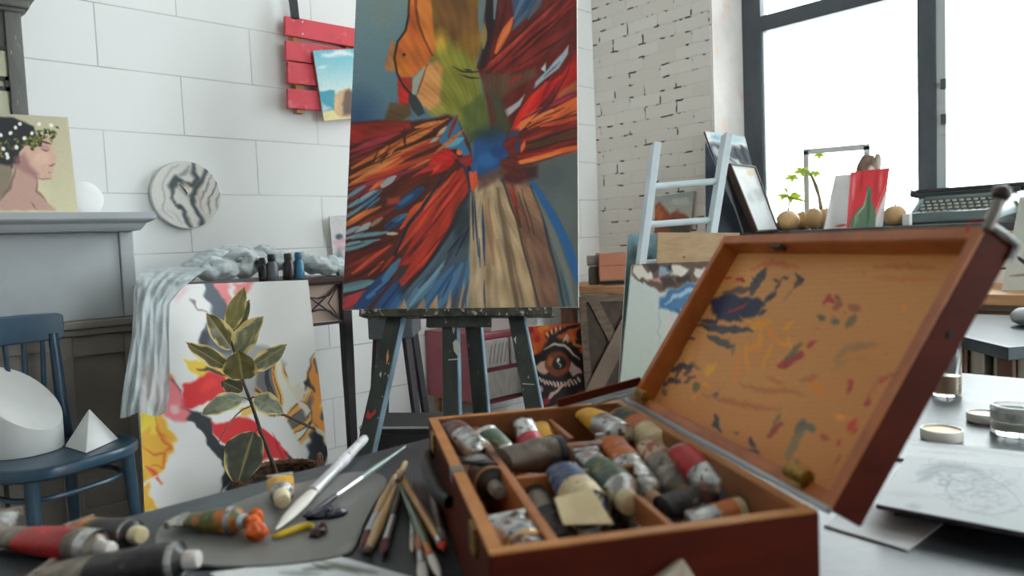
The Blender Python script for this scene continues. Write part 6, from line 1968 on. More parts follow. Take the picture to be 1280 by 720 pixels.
# dividers
def boxst(p):
    d = p - BC; return d.dot(bu), d.dot(bv)
DZ = RZ - 0.012
sa, ta = boxst(onz(589, 529, DZ)); sb, tb = boxst(onz(700, 681, DZ))
t1_ = (ta + tb) / 2
bb(MB(), BT + .001, BL_ - BT - .001, t1_ - 0.004, t1_ + 0.004, ZF + .006, DZ).build('divider', inner_w, e_box, bevel=0.0008)
s2, t2 = boxst(onz(640, 597, DZ)); 
bb(MB(), s2 - 0.004, s2 + 0.004, BT + .06, t1_ - .0045, ZF + .006, DZ).build('divider', inner_w, e_box, bevel=0.0008)
s3, t3 = boxst(onz(700, 535, DZ))
bb(MB(), s3 - 0.045, BL_ - BT - .001, t3 - 0.003, t3 + 0.003, ZF + .006, DZ).build('divider', inner_w, e_box, bevel=0.0008)
s4, t4 = boxst(onz(820, 642, DZ - .006))
bb(MB(), BT + .001, s4 + 0.04, t4 - 0.003, t4 + 0.003, ZF + .006, DZ - 0.004).build('divider', inner_w, e_box, bevel=0.0008)
# dowel / catch rail over the left compartment
sd_, td_ = boxst(onz(588, 573, RZ - .004))
MB().tube([B(sd_, BW - BT - .001, RZ - 0.006), B(sd_ - .006, t1_ + .004, RZ - 0.012)], 0.0025, 8).build('cross_wire', black_iron, e_box)
s5, t5 = boxst(onz(573, 586, RZ))
bb(MB(), s5 - 0.008, s5 + 0.008, BW - BT * 1.0, BW + 0.0008, RZ - 0.012, RZ + 0.0012).build('catch_plate', mat('catch_metal', (140, 140, 138), rough=0.4, metal=0.8), e_box, bevel=0.0008)
# leather handle on the outer left side
hb = MB(); pts = []
for k in range(13):
    t = k / 12
    s_ = 0.19 + 0.165 * t
    o_ = 0.003 + 0.011 * math.sin(PI * t) ** 0.4
    pts.append(B(s_, BW + o_, RZ - 0.030 + 0.004 * math.sin(PI * t)))
MB().tube(pts, [0.006, .0065, .007, .0075, .0075, .008, .008, .008, .0075, .0075, .007, .0065, .006], 10, flat=1.0).build('handle', mat('black_leather', (17, 17, 18), rough=0.5, c2=(13, 13, 14), scale=40), e_box, smooth=True)
for s_ in (0.06, 0.335):
    bb(MB(), s_ - .011, s_ + .011, BW - .0002, BW + .003, RZ - 0.024, RZ - 0.002).build('latch', old_brass, e_box, bevel=0.0008)

# lid
th = math.radians(55.99)
Hh = -bv * math.cos(th) + Vector((0, 0, math.sin(th)))
Dn = -bv * math.sin(th) - Vector((0, 0, math.cos(th)))
LO = BC - bv * 0.0095 + Vector((0, 0, RZ)); LH = 0.2434; LT = 0.030


def Lp(s, h, d):
    return LO + bu * s + Hh * h + Dn * d


def lb(q, s0, s1, h0, h1, d0, d1):
    return q.box(Lp((s0 + s1) / 2, (h0 + h1) / 2, (d0 + d1) / 2), abs(s1 - s0), abs(h1 - h0), abs(d1 - d0), bu, Hh, Dn)


lid_rim = mat('lid_rim_wood', (190, 108, 52), rough=0.38, c2=(160, 84, 40), scale=6, stretch=(5, 5, 5), lo=0.35, hi=0.7, c3=(60, 66, 60), scale3=34, lo3=0.70, hi3=0.74)
q = MB()
lb(q, 0, BT, 0, LH, 0.0015, LT); lb(q, BL_ - BT, BL_, 0, LH, 0.0015, LT); lb(q, BT, BL_ - BT, 0, BT, 0.0015, LT); lb(q, BT, BL_ - BT, LH - BT, LH, 0.0015, LT)
lb(q, BT, BL_ - BT, BT, LH - BT, LT - 0.004, LT)
lid = q.build('lid', red_w, e_box, bevel=0.001)
q = MB()
lb(q, 0.0005, BT, 0.0005, LH - .0005, 0, 0.0015); lb(q, BL_ - BT, BL_ - .0005, 0.0005, LH - .0005, 0, 0.0015); lb(q, BT, BL_ - BT, 0.0005, BT, 0, 0.0015); lb(q, BT, BL_ - BT, LH - BT, LH - .0005, 0, 0.0015)
lb(q, BT, BT + .001, BT, LH - BT, .0015, LT - .006); lb(q, BL_ - BT - .001, BL_ - BT, BT, LH - BT, .0015, LT - .006); lb(q, BT, BL_ - BT, BT, BT + .001, .0015, LT - .006); lb(q, BT, BL_ - BT, LH - BT - .001, LH - BT, .0015, LT - .006)
q.build('lid_rim', lid_rim, lid)


def art_lid(X, Y):
    A = Art(X, Y, (178, 120, 66), 21, ((1.1, 18), (.45, 7), (.12, 3)))
    A.grad(900, 320, 1040, 640, (182, 128, 74), (164, 106, 56))
    g = np.sin((Y + X * 0.02) * 0.9 + 2 * np.sin(X * 0.012)) * 0.5 + np.sin((Y + X * .02) * 2.1 + np.sin(X * .02)) * 0.5
    A.C *= (1 + 0.025 * g)[:, None]
    A.blob(960, 480, 120, 80, (186, 132, 78), 0.4, 1)
    A.blob(870, 520, 60, 50, (172, 108, 56), 0.5, 1)
    NV = (32, 38, 60); RE = (156, 38, 32); OG = (224, 132, 24); BRN = (140, 80, 44)
    S = A.stroke
    # streaks
    for p, w, c, a in (([(940, 336), (966, 328), (996, 334)], 7, (168, 74, 36), .8), ([(1092, 334), (1130, 333), (1170, 335)], 4, (150, 70, 36), .8), ([(1092, 347), (1130, 349), (1168, 348)], 3, (170, 84, 40), .8), ([(925, 481), (958, 489), (985, 488), (1006, 494)], 6, (150, 82, 42), .7), ([(880, 494), (920, 504), (952, 510), (976, 512)], 7, (146, 78, 40), .7), ([(1066, 436), (1098, 430)], 8, (128, 86, 56), .5), ([(900, 556), (924, 566)], 6, (110, 70, 46), .7), ([(1100, 470), (1088, 492), (1080, 506)], 5, (146, 76, 42), .6), ([(1068, 446), (1090, 452)], 4, (150, 92, 48), .5)):
        S(p, w, c, 2.5, a, dry=.4)
    # navy cluster
    A.poly([(888, 376), (908, 366), (930, 372), (948, 372), (956, 380), (944, 396), (922, 402), (900, 400), (890, 390)], NV, 2)
    A.poly([(896, 378), (920, 374), (930, 384), (916, 396), (902, 396)], (34, 42, 70), 2)
    for p, w, c in (([(938, 368), (946, 352), (958, 336)], 11, (46, 52, 66)), ([(904, 366), (930, 362), (946, 360)], 8, (70, 60, 54)), ([(870, 406), (900, 412), (934, 412), (942, 414)], 9, NV), ([(876, 402), (896, 402)], 7, NV), ([(884, 420), (902, 428), (918, 434)], 10, (50, 54, 62)), ([(862, 404), (867, 400)], 6, NV), ([(858, 420), (868, 424)], 5, NV), ([(862, 398), (870, 402)], 4, (60, 54, 60)), ([(956, 378), (964, 370), (970, 364)], 6, NV), ([(970, 362), (976, 350)], 4, (52, 50, 60)), ([(978, 348), (984, 346)], 5, NV), ([(996, 342), (1000, 350), (994, 360)], 8, (56, 50, 54)), ([(980, 376), (992, 358)], 3, (130, 100, 70)), ([(958, 388), (948, 394)], 5, NV), ([(898, 398), (888, 412)], 5, (54, 54, 64)), ([(918, 432), (914, 444)], 4, (110, 90, 70)), ([(940, 346), (944, 352)], 4, NV), ([(966, 348), (972, 352)], 4, NV)):
        S(p, w, c, 1.2, .95, dry=.25)
    for p, w in (([(901, 352), (904, 342)], 3), ([(904, 348), (914, 347)], 2.4), ([(920, 350), (926, 348), (930, 352)], 5), ([(908, 392), (934, 380)], 3)):
        S(p, w, RE, .9)
    # orange
    for p, w, c in (([(938, 410), (952, 404), (964, 402)], 9, OG), ([(934, 428), (932, 446), (936, 462)], 4, OG), ([(926, 436), (922, 452), (918, 482)], 5, (196, 118, 44)), ([(952, 412), (948, 430), (936, 438)], 6, OG), ([(958, 404), (964, 416), (974, 430)], 7, (202, 118, 34)), ([(972, 430), (990, 430)], 6, (206, 132, 44)), ([(980, 412), (990, 402)], 6, OG), ([(966, 430), (958, 446), (952, 462)], 4, OG), ([(984, 420), (992, 440)], 4, (206, 140, 60)), ([(942, 440), (960, 430)], 5, (196, 120, 50)), ([(926, 396), (940, 404)], 5, (200, 130, 50)), ([(884, 464), (896, 456)], 7, (206, 142, 44)), ([(876, 480), (888, 484)], 4, OG), ([(1012, 474), (1022, 484), (1030, 496)], 9, (190, 112, 36)), ([(1000, 476), (1024, 470)], 7, (150, 92, 50)), ([(960, 472), (980, 480)], 6, (164, 96, 46)), ([(1040, 516), (1062, 524)], 5, (204, 120, 44)), ([(1128, 384), (1132, 386)], 8, (210, 124, 30)), ([(1160, 386), (1163, 390)], 7, (210, 124, 30)), ([(872, 492), (866, 500)], 3, OG)):
        S(p, w, c, 1.5, .85, dry=.4)
    A.blob(886, 462, 7, 9, (208, 146, 50), .8)
    # red / green dabs
    for p, w, c in (([(976, 458), (990, 450), (1002, 442)], 10, (140, 42, 44)), ([(984, 448), (994, 438), (1000, 430)], 8, (92, 84, 58)), ([(1012, 432), (1018, 428)], 8, (150, 44, 46)), ([(1032, 378), (1036, 372), (1042, 376)], 8, RE), ([(1042, 384), (1052, 380)], 9, (136, 66, 46)), ([(1064, 384), (1072, 386)], 11, (140, 80, 54)), ([(1026, 396), (1030, 398)], 9, (64, 74, 50)), ([(1041, 402), (1046, 402)], 9, (60, 72, 52)), ([(1058, 408), (1064, 402), (1070, 394)], 7, (86, 80, 56)), ([(1046, 370), (1050, 376)], 5, (110, 60, 44)), ([(1060, 490), (1064, 480)], 7, (150, 42, 50)), ([(1062, 478), (1066, 476)], 5, (156, 46, 50)), ([(1082, 506), (1086, 500)], 7, (150, 40, 48)), ([(1062, 536), (1070, 524)], 9, (170, 52, 44)), ([(1066, 542), (1070, 536)], 5, (160, 50, 44)), ([(1044, 520), (1052, 522)], 6, (210, 130, 50)), ([(1100, 478), (1110, 470)], 6, (156, 64, 50)), ([(1112, 468), (1118, 470)], 4, (160, 60, 54)), ([(1026, 544), (1036, 550)], 6, (146, 60, 46)), ([(1046, 556), (1050, 550)], 5, (160, 50, 50)), ([(1050, 570), (1044, 578)], 5, (146, 60, 44)), ([(962, 545), (970, 534), (978, 530)], 8, (120, 50, 40)), ([(968, 528), (974, 518)], 6, (100, 90, 64))):
        S(p, w, c, 1.2, .9, taper=(.7, .6), dry=.2)
    A.blob(1037, 373, 7, 5, (150, 66, 44), .5)
    # lower left dark clusters
    for p, w, c in (([(842, 452), (848, 442), (850, 436)], 6, NV), ([(840, 462), (852, 458), (866, 458)], 7, NV), ([(846, 470), (850, 456)], 6, (48, 46, 60)), ([(858, 468), (864, 454)], 5, NV), ([(838, 476), (848, 476)], 8, NV), ([(832, 478), (826, 480)], 7, NV), ([(856, 478), (868, 470)], 5, (70, 56, 60)), ([(832, 494), (830, 486)], 6, (90, 66, 54)), ([(866, 454), (874, 462)], 4, (120, 80, 54)), ([(868, 486), (872, 480)], 9, (86, 84, 52)), ([(894, 520), (896, 530), (900, 538)], 6, NV), ([(892, 532), (896, 534)], 5, NV), ([(938, 550), (942, 558)], 7, NV), ([(936, 564), (948, 566)], 7, (44, 50, 66)), ([(894, 495), (898, 492)], 5, (60, 56, 64)), ([(918, 540), (922, 542)], 4, (110, 74, 54)), ([(1014, 536), (1004, 530), (996, 540)], 12, (74, 84, 84)), ([(1000, 540), (992, 556), (984, 574)], 11, (112, 100, 72)), ([(990, 584), (998, 576)], 5, (110, 94, 68)), ([(830, 560), (836, 566)], 5, (60, 54, 60))):
        S(p, w, c, 1.4, .9, taper=(.8, .6), dry=.25)
    for p, w, c, a in (([(1044, 452), (1052, 440), (1070, 432), (1088, 430)], 8, (124, 96, 70), .6), ([(1040, 462), (1060, 450)], 7, (134, 100, 68), .5)):
        S(p, w, c, 3, a, dry=.3)
    r = random.Random(3)
    for k in range(40):
        A.blob(r.uniform(820, 1150), r.uniform(330, 620), r.uniform(.8, 2), r.uniform(.8, 1.6), r.choice([(120, 70, 40), (90, 60, 44), (150, 60, 40), (200, 130, 60)]), .7)
    A.grain(0.02)
    return A.C


painted('lid_panel', [Lp(BL_ - BT - .001, LH - BT - .001, LT - .0062), Lp(BT + .001, LH - BT - .001, LT - .0062), Lp(BT + .001, BT + .001, LT - .0062), Lp(BL_ - BT - .001, BT + .001, LT - .0062)], 330, 210, art_lid, WOODPAINT, lid, LID_GAIN)
# piano hinge, hinge blocks, stays
MB().tube([B(0.0 - .004, -0.005, RZ + 0.001), B(BL_ + .002, -0.005, RZ + 0.001)], 0.0026, 8).build('piano_hinge', steel, e_box, smooth=True)
for s_ in (0.045, 0.365):
    q = MB()
    p = Lp(s_, 0.008, 0.001)
    q.tube([Lp(s_ - .012, 0.012, -0.004), Lp(s_ + .012, 0.012, -0.004)], 0.0065, 10)
    lb(q, s_ - .009, s_ + .009, 0.003, 0.018, -0.003, 0.0)
    q.build('hinge_knuckle', old_brass, e_box, smooth=True)
# far stay: wooden arm and wire
st0 = B(BL_ - .003, 0.085, RZ + .004); st1 = Lp(BL_ + .003, 0.028, 0.002)
sdv = (st1 - st0).normalized()
MB().box((st0 + st1) / 2, 0.004, (st1 - st0).length, 0.010, bu, sdv, bu.cross(sdv)).build('stay', red_w, e_box)
MB().tube([B(BL_ - .02, 0.045, RZ + .003), B(BL_ - .012, 0.018, RZ + .006), Lp(BL_ - .012, 0.01, -.003)], 0.0022, 6).build('stay_wire', steel, e_box)
# near top corner: metal edge, arm with dark ball knob, red thread
c0_ = Lp(-0.002, LH + .001, 0.0); c1_ = Lp(-0.002, LH + .001, LT)
MB().tube([c0_, c0_.lerp(c1_, .5) + Hh * .001, c1_, Lp(-0.002, LH - .012, LT + .001)], 0.0028, 8).build('corner_edge', mat('worn_white_metal', (206, 208, 208), rough=0.35, metal=0.6), lid)
dk = (Lp(0, LH, 0) - V(ORG)).dot(V(-CAMROT[:, 2]))
k0, k1 = at(1234, 287, dk - .002), at(1250.5, 245, dk - .002)
MB().tube([k0, k0.lerp(k1, .5), k1], [0.0042, 0.0044, 0.0040], 10).build('support_rod', mat('dull_grey_rod', (138, 132, 128), rough=0.4, metal=0.5), lid, smooth=True)
MB().ball(k1 + (k1 - k0).normalized() * .002, 0.0068, 0.0068, 0.0068, 10).build('ball_knob', mat('dark_brown_knob', (62, 40, 36), rough=0.35), lid, smooth=True)
tt = [at(x, y, dk - .001) for x, y in ((1209, 290), (1210, 281), (1215, 275.5), (1224, 275), (1232, 278.5), (1236, 284), (1237, 290))]
MB().tube(tt, 0.0007, 6).build('red_thread', mat('red_thread', (196, 40, 44), rough=0.7), lid, smooth=True)
q = MB(); lb(q, 0.265, 0.285, LH - BT - .005, LH - BT - .0005, 0.002, 0.012); q.build('lock_notch', mat('dark_lock', (70, 48, 36), rough=0.5), lid)
q = MB(); lb(q, -0.0012, 0.0, 0.176, 0.190, 0.010, 0.022)
MB().lathe([(0, 0), (0.0035, 0), (0.003, 0.001), (0, 0.0012)], Lp(0, 0.158, 0.017), -bu, 12).build('nail_hole', mat('nail_hole', (34, 26, 24), rough=0.8), lid)


# ------------------------------------------------------------------ paint tubes
def mcol(nm, a, b, c, sc=60, metal=0.0, rough=0.4, lo3=.6):
    return mat(nm, a, rough=rough, metal=metal, c2=b, scale=sc, lo=.42, hi=.58, c3=c, scale3=sc * 1.7, lo3=lo3, hi3=lo3 + .05, bump=0.25, bscale=sc * 2)


TINS = {
    'silver': mcol('silver_tube_metal', (214, 214, 212), (170, 170, 170), (90, 82, 78), 70, metal=0.75, rough=0.27),
    'dirty': mcol('dirty_tube_metal', (146, 136, 126), (112, 102, 94), (70, 60, 56), 60, metal=0.4, rough=0.38),
    'darkmetal': mcol('dark_stained_tube', (66, 60, 60), (48, 44, 46), (120, 116, 112), 60, metal=0.3, rough=0.4, lo3=.63),
    'greybrown': mcol('grey_brown_tube', (112, 98, 86), (92, 80, 72), (66, 56, 52), 30, metal=0.2, rough=0.5),
    'maroon': mcol('maroon_tube', (92, 52, 50), (70, 42, 44), (170, 130, 74), 50),
    'yellow': mcol('yellow_label', (222, 166, 46), (206, 146, 40), (60, 58, 84), 50, lo3=.64),
    'red': mcol('red_label', (188, 40, 42), (166, 34, 38), (214, 120, 60), 40, lo3=.68),
    'crimson': mcol('crimson_label', (190, 44, 66), (170, 38, 54), (222, 90, 50), 40, lo3=.62),
    'green': mcol('green_label', (70, 92, 74), (56, 80, 62), (136, 116, 62), 50),
    'dgreen': mcol('dark_green_stain', (60, 70, 50), (44, 54, 42), (150, 90, 50), 50, lo3=.62),
    'blue': mcol('blue_paint_label', (52, 76, 116), (40, 60, 98), (178, 170, 150), 70, lo3=.6),
    'cream': mcol('cream_paper_label', (214, 196, 154), (200, 180, 138), (120, 100, 80), 60, lo3=.66),
    'creamred': mcol('cream_label_red_print', (206, 184, 150), (150, 56, 46), (84, 54, 46), 90),
    'orange': mcol('orange_paint_stain', (196, 104, 40), (170, 84, 40), (214, 176, 130), 50, lo3=.62),
    'black': mcol('black_label', (44, 40, 44), (36, 32, 38), (92, 84, 80), 40, lo3=.66),
    'oliveorange': mcol('olive_and_orange_label', (84, 92, 44), (198, 110, 40), (206, 176, 120), 60, lo3=.64),
}
CAPS = {
    'cream': mat('cream_cap', (226, 214, 178), rough=0.45, c2=(206, 190, 150), scale=90),
    'white': mat('white_cap', (222, 216, 214), rough=0.4, c2=(206, 196, 190), scale=90),
    'dark': mat('dark_cap', (60, 54, 52), rough=0.5, c2=(90, 84, 80), scale=90),
    'brass': mat('brown_brass_collar', (176, 122, 62), rough=0.5, c2=(140, 90, 50), scale=90),
    'tan': mat('tan_paint_cap', (196, 150, 104), rough=0.5, c2=(150, 100, 66), scale=90),
    'rust': mat('rusty_paint_cap', (150, 84, 52), rough=0.5, c2=(90, 60, 50), scale=60, c3=(206, 150, 90), scale3=80),
    'grey': mat('grey_cap', (150, 146, 138), rough=0.45, c2=(110, 104, 98), scale=80),
}
ntube = [0]


def paint_tube(label, head, tail, r, body, bands=(), cap='cream', collar=None, flat=0.12, wid=1.25, up=None, roll=0.0, crump=0.05, seed=None, cap_l=0.95, cap_r=0.62, fold=True, droop=0.0, paint=None, group='paint tubes in the box'):
    """head: where the tube meets its shoulder; tail: the crimped end. bands: (from, to, material) along the body."""
    ntube[0] += 1
    sd = seed if seed is not None else ntube[0]
    head = Vector(head); tail = Vector(tail)
    ax = (tail - head); L = ax.length; ax.normalize()
    upv = Vector(up) if up else Vector((0, 0, 1))
    nv = (upv - ax * upv.dot(ax)).normalized()
    wv = ax.cross(nv).normalized()
    if roll:
        R_ = Matrix.Rotation(roll, 3, ax); nv = R_ @ nv; wv = R_ @ wv
    NA = 28

    def ring(s, off=0.0):
        f = max(0.0, (s - 0.12) / 0.88)
        a = r * (1 + (wid - 1) * f ** 0.8)
        b = r * (1 - (1 - flat) * f ** 1.35)
        pw = 2.0
        pts = []
        for j in range(NA):
            t = 2 * PI * j / NA
            c_, s_ = math.cos(t), math.sin(t)
            d = Vector((c_ * 1.3, s_ * 1.3, s * 5.0)) + Vector((sd * 7.3, sd * 1.9, 0))
            k = 1 + crump * (mnoise.noise(d) * 1.5 + 0.5 * mnoise.noise(d * 3.1)) * min(1, s * 5 + .2) * (1 - 0.5 * f)
            bend = -nv * (droop * L * s * s)
            pts.append(head + ax * (L * s) + bend + wv * (c_ * (a + off) * k) + nv * (s_ * (b + off) * k))
        return pts
    e = empty('paint_tube', (head + tail) / 2 - Vector((0, 0, r)), label, 'paint tube', group)
    S_ = [0, .03, .1, .18, .26, .34, .42, .5, .58, .66, .74, .82, .9, .96, 1.0]
    rings = [[head - ax * (r * .42) + (p - head) * 0.42 for p in ring(0)], [head - ax * (r * .36) + (p - head) * 0.5 for p in ring(0)], [head - ax * (r * .05) + (p - head) * 0.96 for p in ring(0)]] + [ring(s) for s in S_]
    MB().loft(rings).build('body', TINS[body] if isinstance(body, str) else body, e, smooth=True, angle=60)
    for s0, s1, m in bands:
        n = max(3, int((s1 - s0) * 14))
        rr = [ring(s0 + (s1 - s0) * k / n, 0.00035) for k in range(n + 1)]
        MB().loft(rr, cap=False).build('label', TINS[m], e, smooth=True, angle=180)
    if fold and flat < .36:
        tl_ = ring(1.0)
        hw = r * wid
        MB().box(tail + ax * 0.001 - nv * (droop * L), hw * 2.0, r * flat * 2 + 0.0016, 0.006, wv, nv, ax).build('crimp', TINS['silver' if body in ('silver', 'yellow') else 'dirty'], e, bevel=0.0006)
    if collar:
        MB().lathe([(r * 1.0, -r * .05), (r * 1.03, -r * .1), (r * 1.03, r * .28), (r * 1.0, r * .34)], head, ax, 24, cap=False).build('collar', CAPS[collar] if collar in CAPS else TINS[collar], e, smooth=True)
    if cap:
        cr = r * cap_r; cl = r * cap_l * 1.4
        h0 = head - ax * (r * .40)
        ribs = MB()
        prof_ = [(0.0, 0), (cr * .96, 0), (cr, cl * .12), (cr * .94, cl * .86), (cr * .84, cl * .97), (cr * .5, cl), (0, cl)]
        ribs.lathe(prof_, h0, -ax, 20)
        ribs.build('cap', CAPS[cap], e, smooth=True, angle=35)
    if paint:
        pass
    return e


def tb(label, hpx, tpx, zh, zt, r, body, bands=(), cap='cream', **kw):
    if 'group' not in kw:
        zh += .009; zt += .009; r *= 1.14
    return paint_tube(label, onz(*hpx, zh), onz(*tpx, zt), r, body, bands, cap, **kw)


ZB = ZF + 0.007
# left compartment
tb('dark red and silver tube at the back of the left compartment', (596, 566), (567, 534), ZB + .040, ZB + .050, .0140, 'silver', ((.58, .98, 'maroon'),), cap=None, flat=.55, wid=1.0, fold=False)
tb('dark silver tube with brown collar in the left compartment, nozzle to the front', (616, 606), (588, 574), ZB + .032, ZB + .030, .0148, 'darkmetal', ((.4, .7, 'silver'),), cap='grey', collar='brass', cap_r=.45, flat=.5, wid=1.0)
tb('short crumpled silver tube at the front of the left compartment', (668, 704), (632, 650), ZB + .026, ZB + .040, .0150, 'silver', ((.02, .22, 'maroon'), (.22, .34, 'yellow')), cap=None, flat=.25, wid=1.15, crump=.35)
# middle back compartment
tb('small greenish tube end at the left of the back compartment', (646, 585), (607, 538), ZB + .020, ZB + .050, .0125, 'silver', ((.4, .9, 'green'),), cap='tan', flat=.5, wid=1.0)
tb('tapering silver tube with crimson label standing in the back compartment', (672, 582), (651, 519), ZB + .012, ZB + .052, .0150, 'silver', ((.06, .50, 'crimson'),), cap='white', flat=.22, wid=.8)
tb('silver tube with yellow end at the back of the middle compartment', (704, 582), (674, 533), ZB + .012, ZB + .040, .0118, 'silver', ((.55, .98, 'yellow'),), cap='tan', flat=.6, wid=1.0)
tb('big grey-brown tube lying across the middle compartment with a rusty cap', (699, 567), (629, 574), ZB + .040, ZB + .044, .0165, 'greybrown', (), cap='rust', collar='black', cap_l=2.2, cap_r=.55, flat=.55, wid=1.25, crump=.1)
# front middle compartment
tb('dark tube with cream cap along the middle divider', (664, 616), (704, 674), ZB + .028, ZB + .012, .0112, 'darkmetal', ((.2, .5, 'dirty'),), cap='cream', flat=.5, wid=1.1)
tb('tube smeared blue with a cream paper label turned up at its front', (735, 636), (704, 590), ZB + .036, ZB + .046, .0165, 'blue', ((-.05, .40, 'cream'),), cap=None, flat=.55, wid=.92, collar=None)
pp = [onz(697, 623, ZB + .069), onz(738, 610, ZB + .069), onz(764, 654, ZB + .056), onz(704, 652, ZB + .056)]
pp = [onz(693, 622, ZB + .068), onz(740, 611, ZB + .068), None, onz(704, 655, ZB + .052)]
pp[2] = onplane(767, 654, pp[0], (pp[1] - pp[0]).cross(pp[3] - pp[0]).normalized())
q = MB().prism(pp, (0, 0, -.0008))
tag(q.build('paper_flap', mat('cream_paper_scrap', (212, 196, 156), rough=0.6, c2=(196, 178, 138), scale=30)), 'cream paper flap lying on the blue smeared tube', 'paper')
tb('silver tube with green label, cream cap facing front', (778, 620), (732, 568), ZB + .036, ZB + .044, .0165, 'silver', ((.04, .62, 'green'),), cap='cream', flat=.3, wid=.72, cap_r=.58, cap_l=.45)
tb('dark tube buried below the green label tube', (748, 664), (790, 640), ZB + .012, ZB + .012, .011, 'darkmetal', (), cap='grey', flat=.4)
tb('bright crumpled silver tube tail in front of the green label tube', (800, 652), (846, 676), ZB + .016, ZB + .012, .012, 'silver', ((.0, .4, 'dirty'),), cap='dark', flat=.35, wid=1.3, crump=.25)
# right compartment, long tubes side by side
tb('yellow ended silver tube smeared with blue at the back of the right side', (776, 547), (734, 517), ZB + .044, ZB + .050, .0150, 'silver', ((.52, .98, 'yellow'),), cap=None, flat=.45, wid=.95)
tb('long silver tube with an orange stain beside the green label tube', (812, 620), (762, 548), ZB + .022, ZB + .044, .0138, 'silver', ((.52, .95, 'orange'),), cap='tan', flat=.35, wid=1.0, crump=.12)
tb('dark green and orange tube with a cream middle at the hinge side', (826, 558), (779, 517), ZB + .040, ZB + .050, .0150, 'cream', ((.34, .62, 'orange'), (.62, .98, 'dgreen')), cap=None, flat=.5, wid=1.0)
tb('silver tube with red printed cream label in the right side row', (852, 612), (812, 558), ZB + .026, ZB + .042, .0140, 'dirty', ((.60, .98, 'creamred'),), cap='tan', flat=.5, wid=1.0)
tb('silver tube with a red label and dark square by the hinge', (898, 616), (850, 562), ZB + .032, ZB + .058, .0128, 'silver', ((.46, .98, 'red'),), cap='dark', flat=.55, wid=1.0)
tb('dark brown tube lying crosswise near the front of the right side', (884, 622), (828, 634), ZB + .030, ZB + .030, .0125, 'darkmetal', ((.04, .3, 'maroon'),), cap='tan', flat=.6, wid=1.0)
tb('silver tube with orange and cream label lying along the front wall', (944, 640), (858, 652), ZB + .026, ZB + .024, .0118, 'silver', ((.02, .30, 'cream'), (.30, .58, 'orange')), cap='cream', flat=.6, wid=1.05)
tb('short grey tube at the front hinge corner', (938, 622), (898, 614), ZB + .016, ZB + .020, .011, 'dirty', (), cap='tan', flat=.5)
tb('grey tube deep in the right side beneath the long silver tube', (846, 650), (792, 590), ZB + .011, ZB + .011, .0105, 'dirty', (), cap='grey', flat=.5)
# rag with paint at the back
q = MB()
rp_ = onz(712, 537, ZB + .026)
q.ball(rp_, .020, .016, .011, 12, rough=.7, seed=5)
tag(q.build('paint_rag', mat('paint_stained_rag', (196, 176, 150), rough=0.9, c2=(52, 64, 92), scale=70, lo=.45, hi=.55, c3=(206, 150, 60), scale3=90), smooth=True, angle=180), 'small rag stained blue and yellow at the back of the box', 'rag')

# ------------------------------------------------------------------ palette and what lies on it
PZ = TZ + 0.0045
pal = [(196, 664), (205, 655), (232, 646), (262, 640), (300, 626), (340, 612), (380, 602), (420, 593), (452, 589), (474, 592), (483, 600), (478, 612), (466, 632), (454, 656), (444, 680), (432, 691), (405, 698), (360, 704), (310, 707), (262, 706), (226, 700), (204, 690), (194, 678)]


def smooth_closed(pts, n=4):
    P = [Vector((a, b, 0)) for a, b in pts]; out = []
    m = len(P)
    for i in range(m):
        p0, p1, p2, p3 = P[i - 1], P[i], P[(i + 1) % m], P[(i + 2) % m]
        for k in range(n):
            t = k / n
            out.append(0.5 * ((2 * p1) + (p2 - p0) * t + (2 * p0 - 5 * p1 + 4 * p2 - p3) * t * t + (3 * p1 - p0 - 3 * p2 + p3) * t ** 3))
    return [(p.x, p.y) for p in out]


plr = [onz(x, y, PZ) for x, y in smooth_closed(pal)]
o = MB().prism(plr, (0, 0, -0.004)).build('palette', mat('grey_palette', (118, 116, 112), rough=0.38, c2=(104, 103, 100), scale=5, c3=(140, 136, 130), scale3=14, lo3=.6, hi3=.75), bevel=0.0008)
tag(o, 'grey rounded palette with paint blobs on the table', 'palette')
blob_m = {'yellow': mat('yellow_oil_paint', (216, 180, 44), rough=0.3), 'navy': mat('navy_oil_paint', (24, 28, 52), rough=0.25), 'plum': mat('dark_red_oil_paint', (56, 22, 28), rough=0.25), 'orange': mat('orange_oil_paint', (238, 112, 10), rough=0.35, c2=(216, 84, 8), scale=60)}
z_ = PZ + .0035
o = MB().tube([onz(340, 671, z_), onz(352, 668, z_), onz(368, 662, z_), onz(384, 657, z_), onz(391, 657, z_ + .001)], [0.0015, .0034, .0036, .0042, .0022], 10).build('paint_stroke', blob_m['yellow'], smooth=True, angle=180)
tag(o, 'squeezed streak of yellow paint on the grey palette', 'paint')
q = MB(); q.ball(onz(397, 665, PZ + .003), .009, .007, .0045, 10, rough=.5, seed=2); q.ball(onz(404, 660, PZ + .004), .004, .004, .006, 8, rough=.3, seed=4)
tag(q.build('paint_blob', blob_m['plum'], smooth=True, angle=180), 'dark red blob of paint beside the yellow streak', 'paint')
q = MB(); q.ball(onz(398, 642, PZ + .003), .016, .011, .0045, 12, rough=.5, seed=7); q.ball(onz(420, 642, PZ + .002), .012, .008, .004, 12, rough=.4, seed=8)
tag(q.build('paint_blob', blob_m['navy'], smooth=True, angle=180), 'navy blue blob of paint under the brush tips', 'paint')


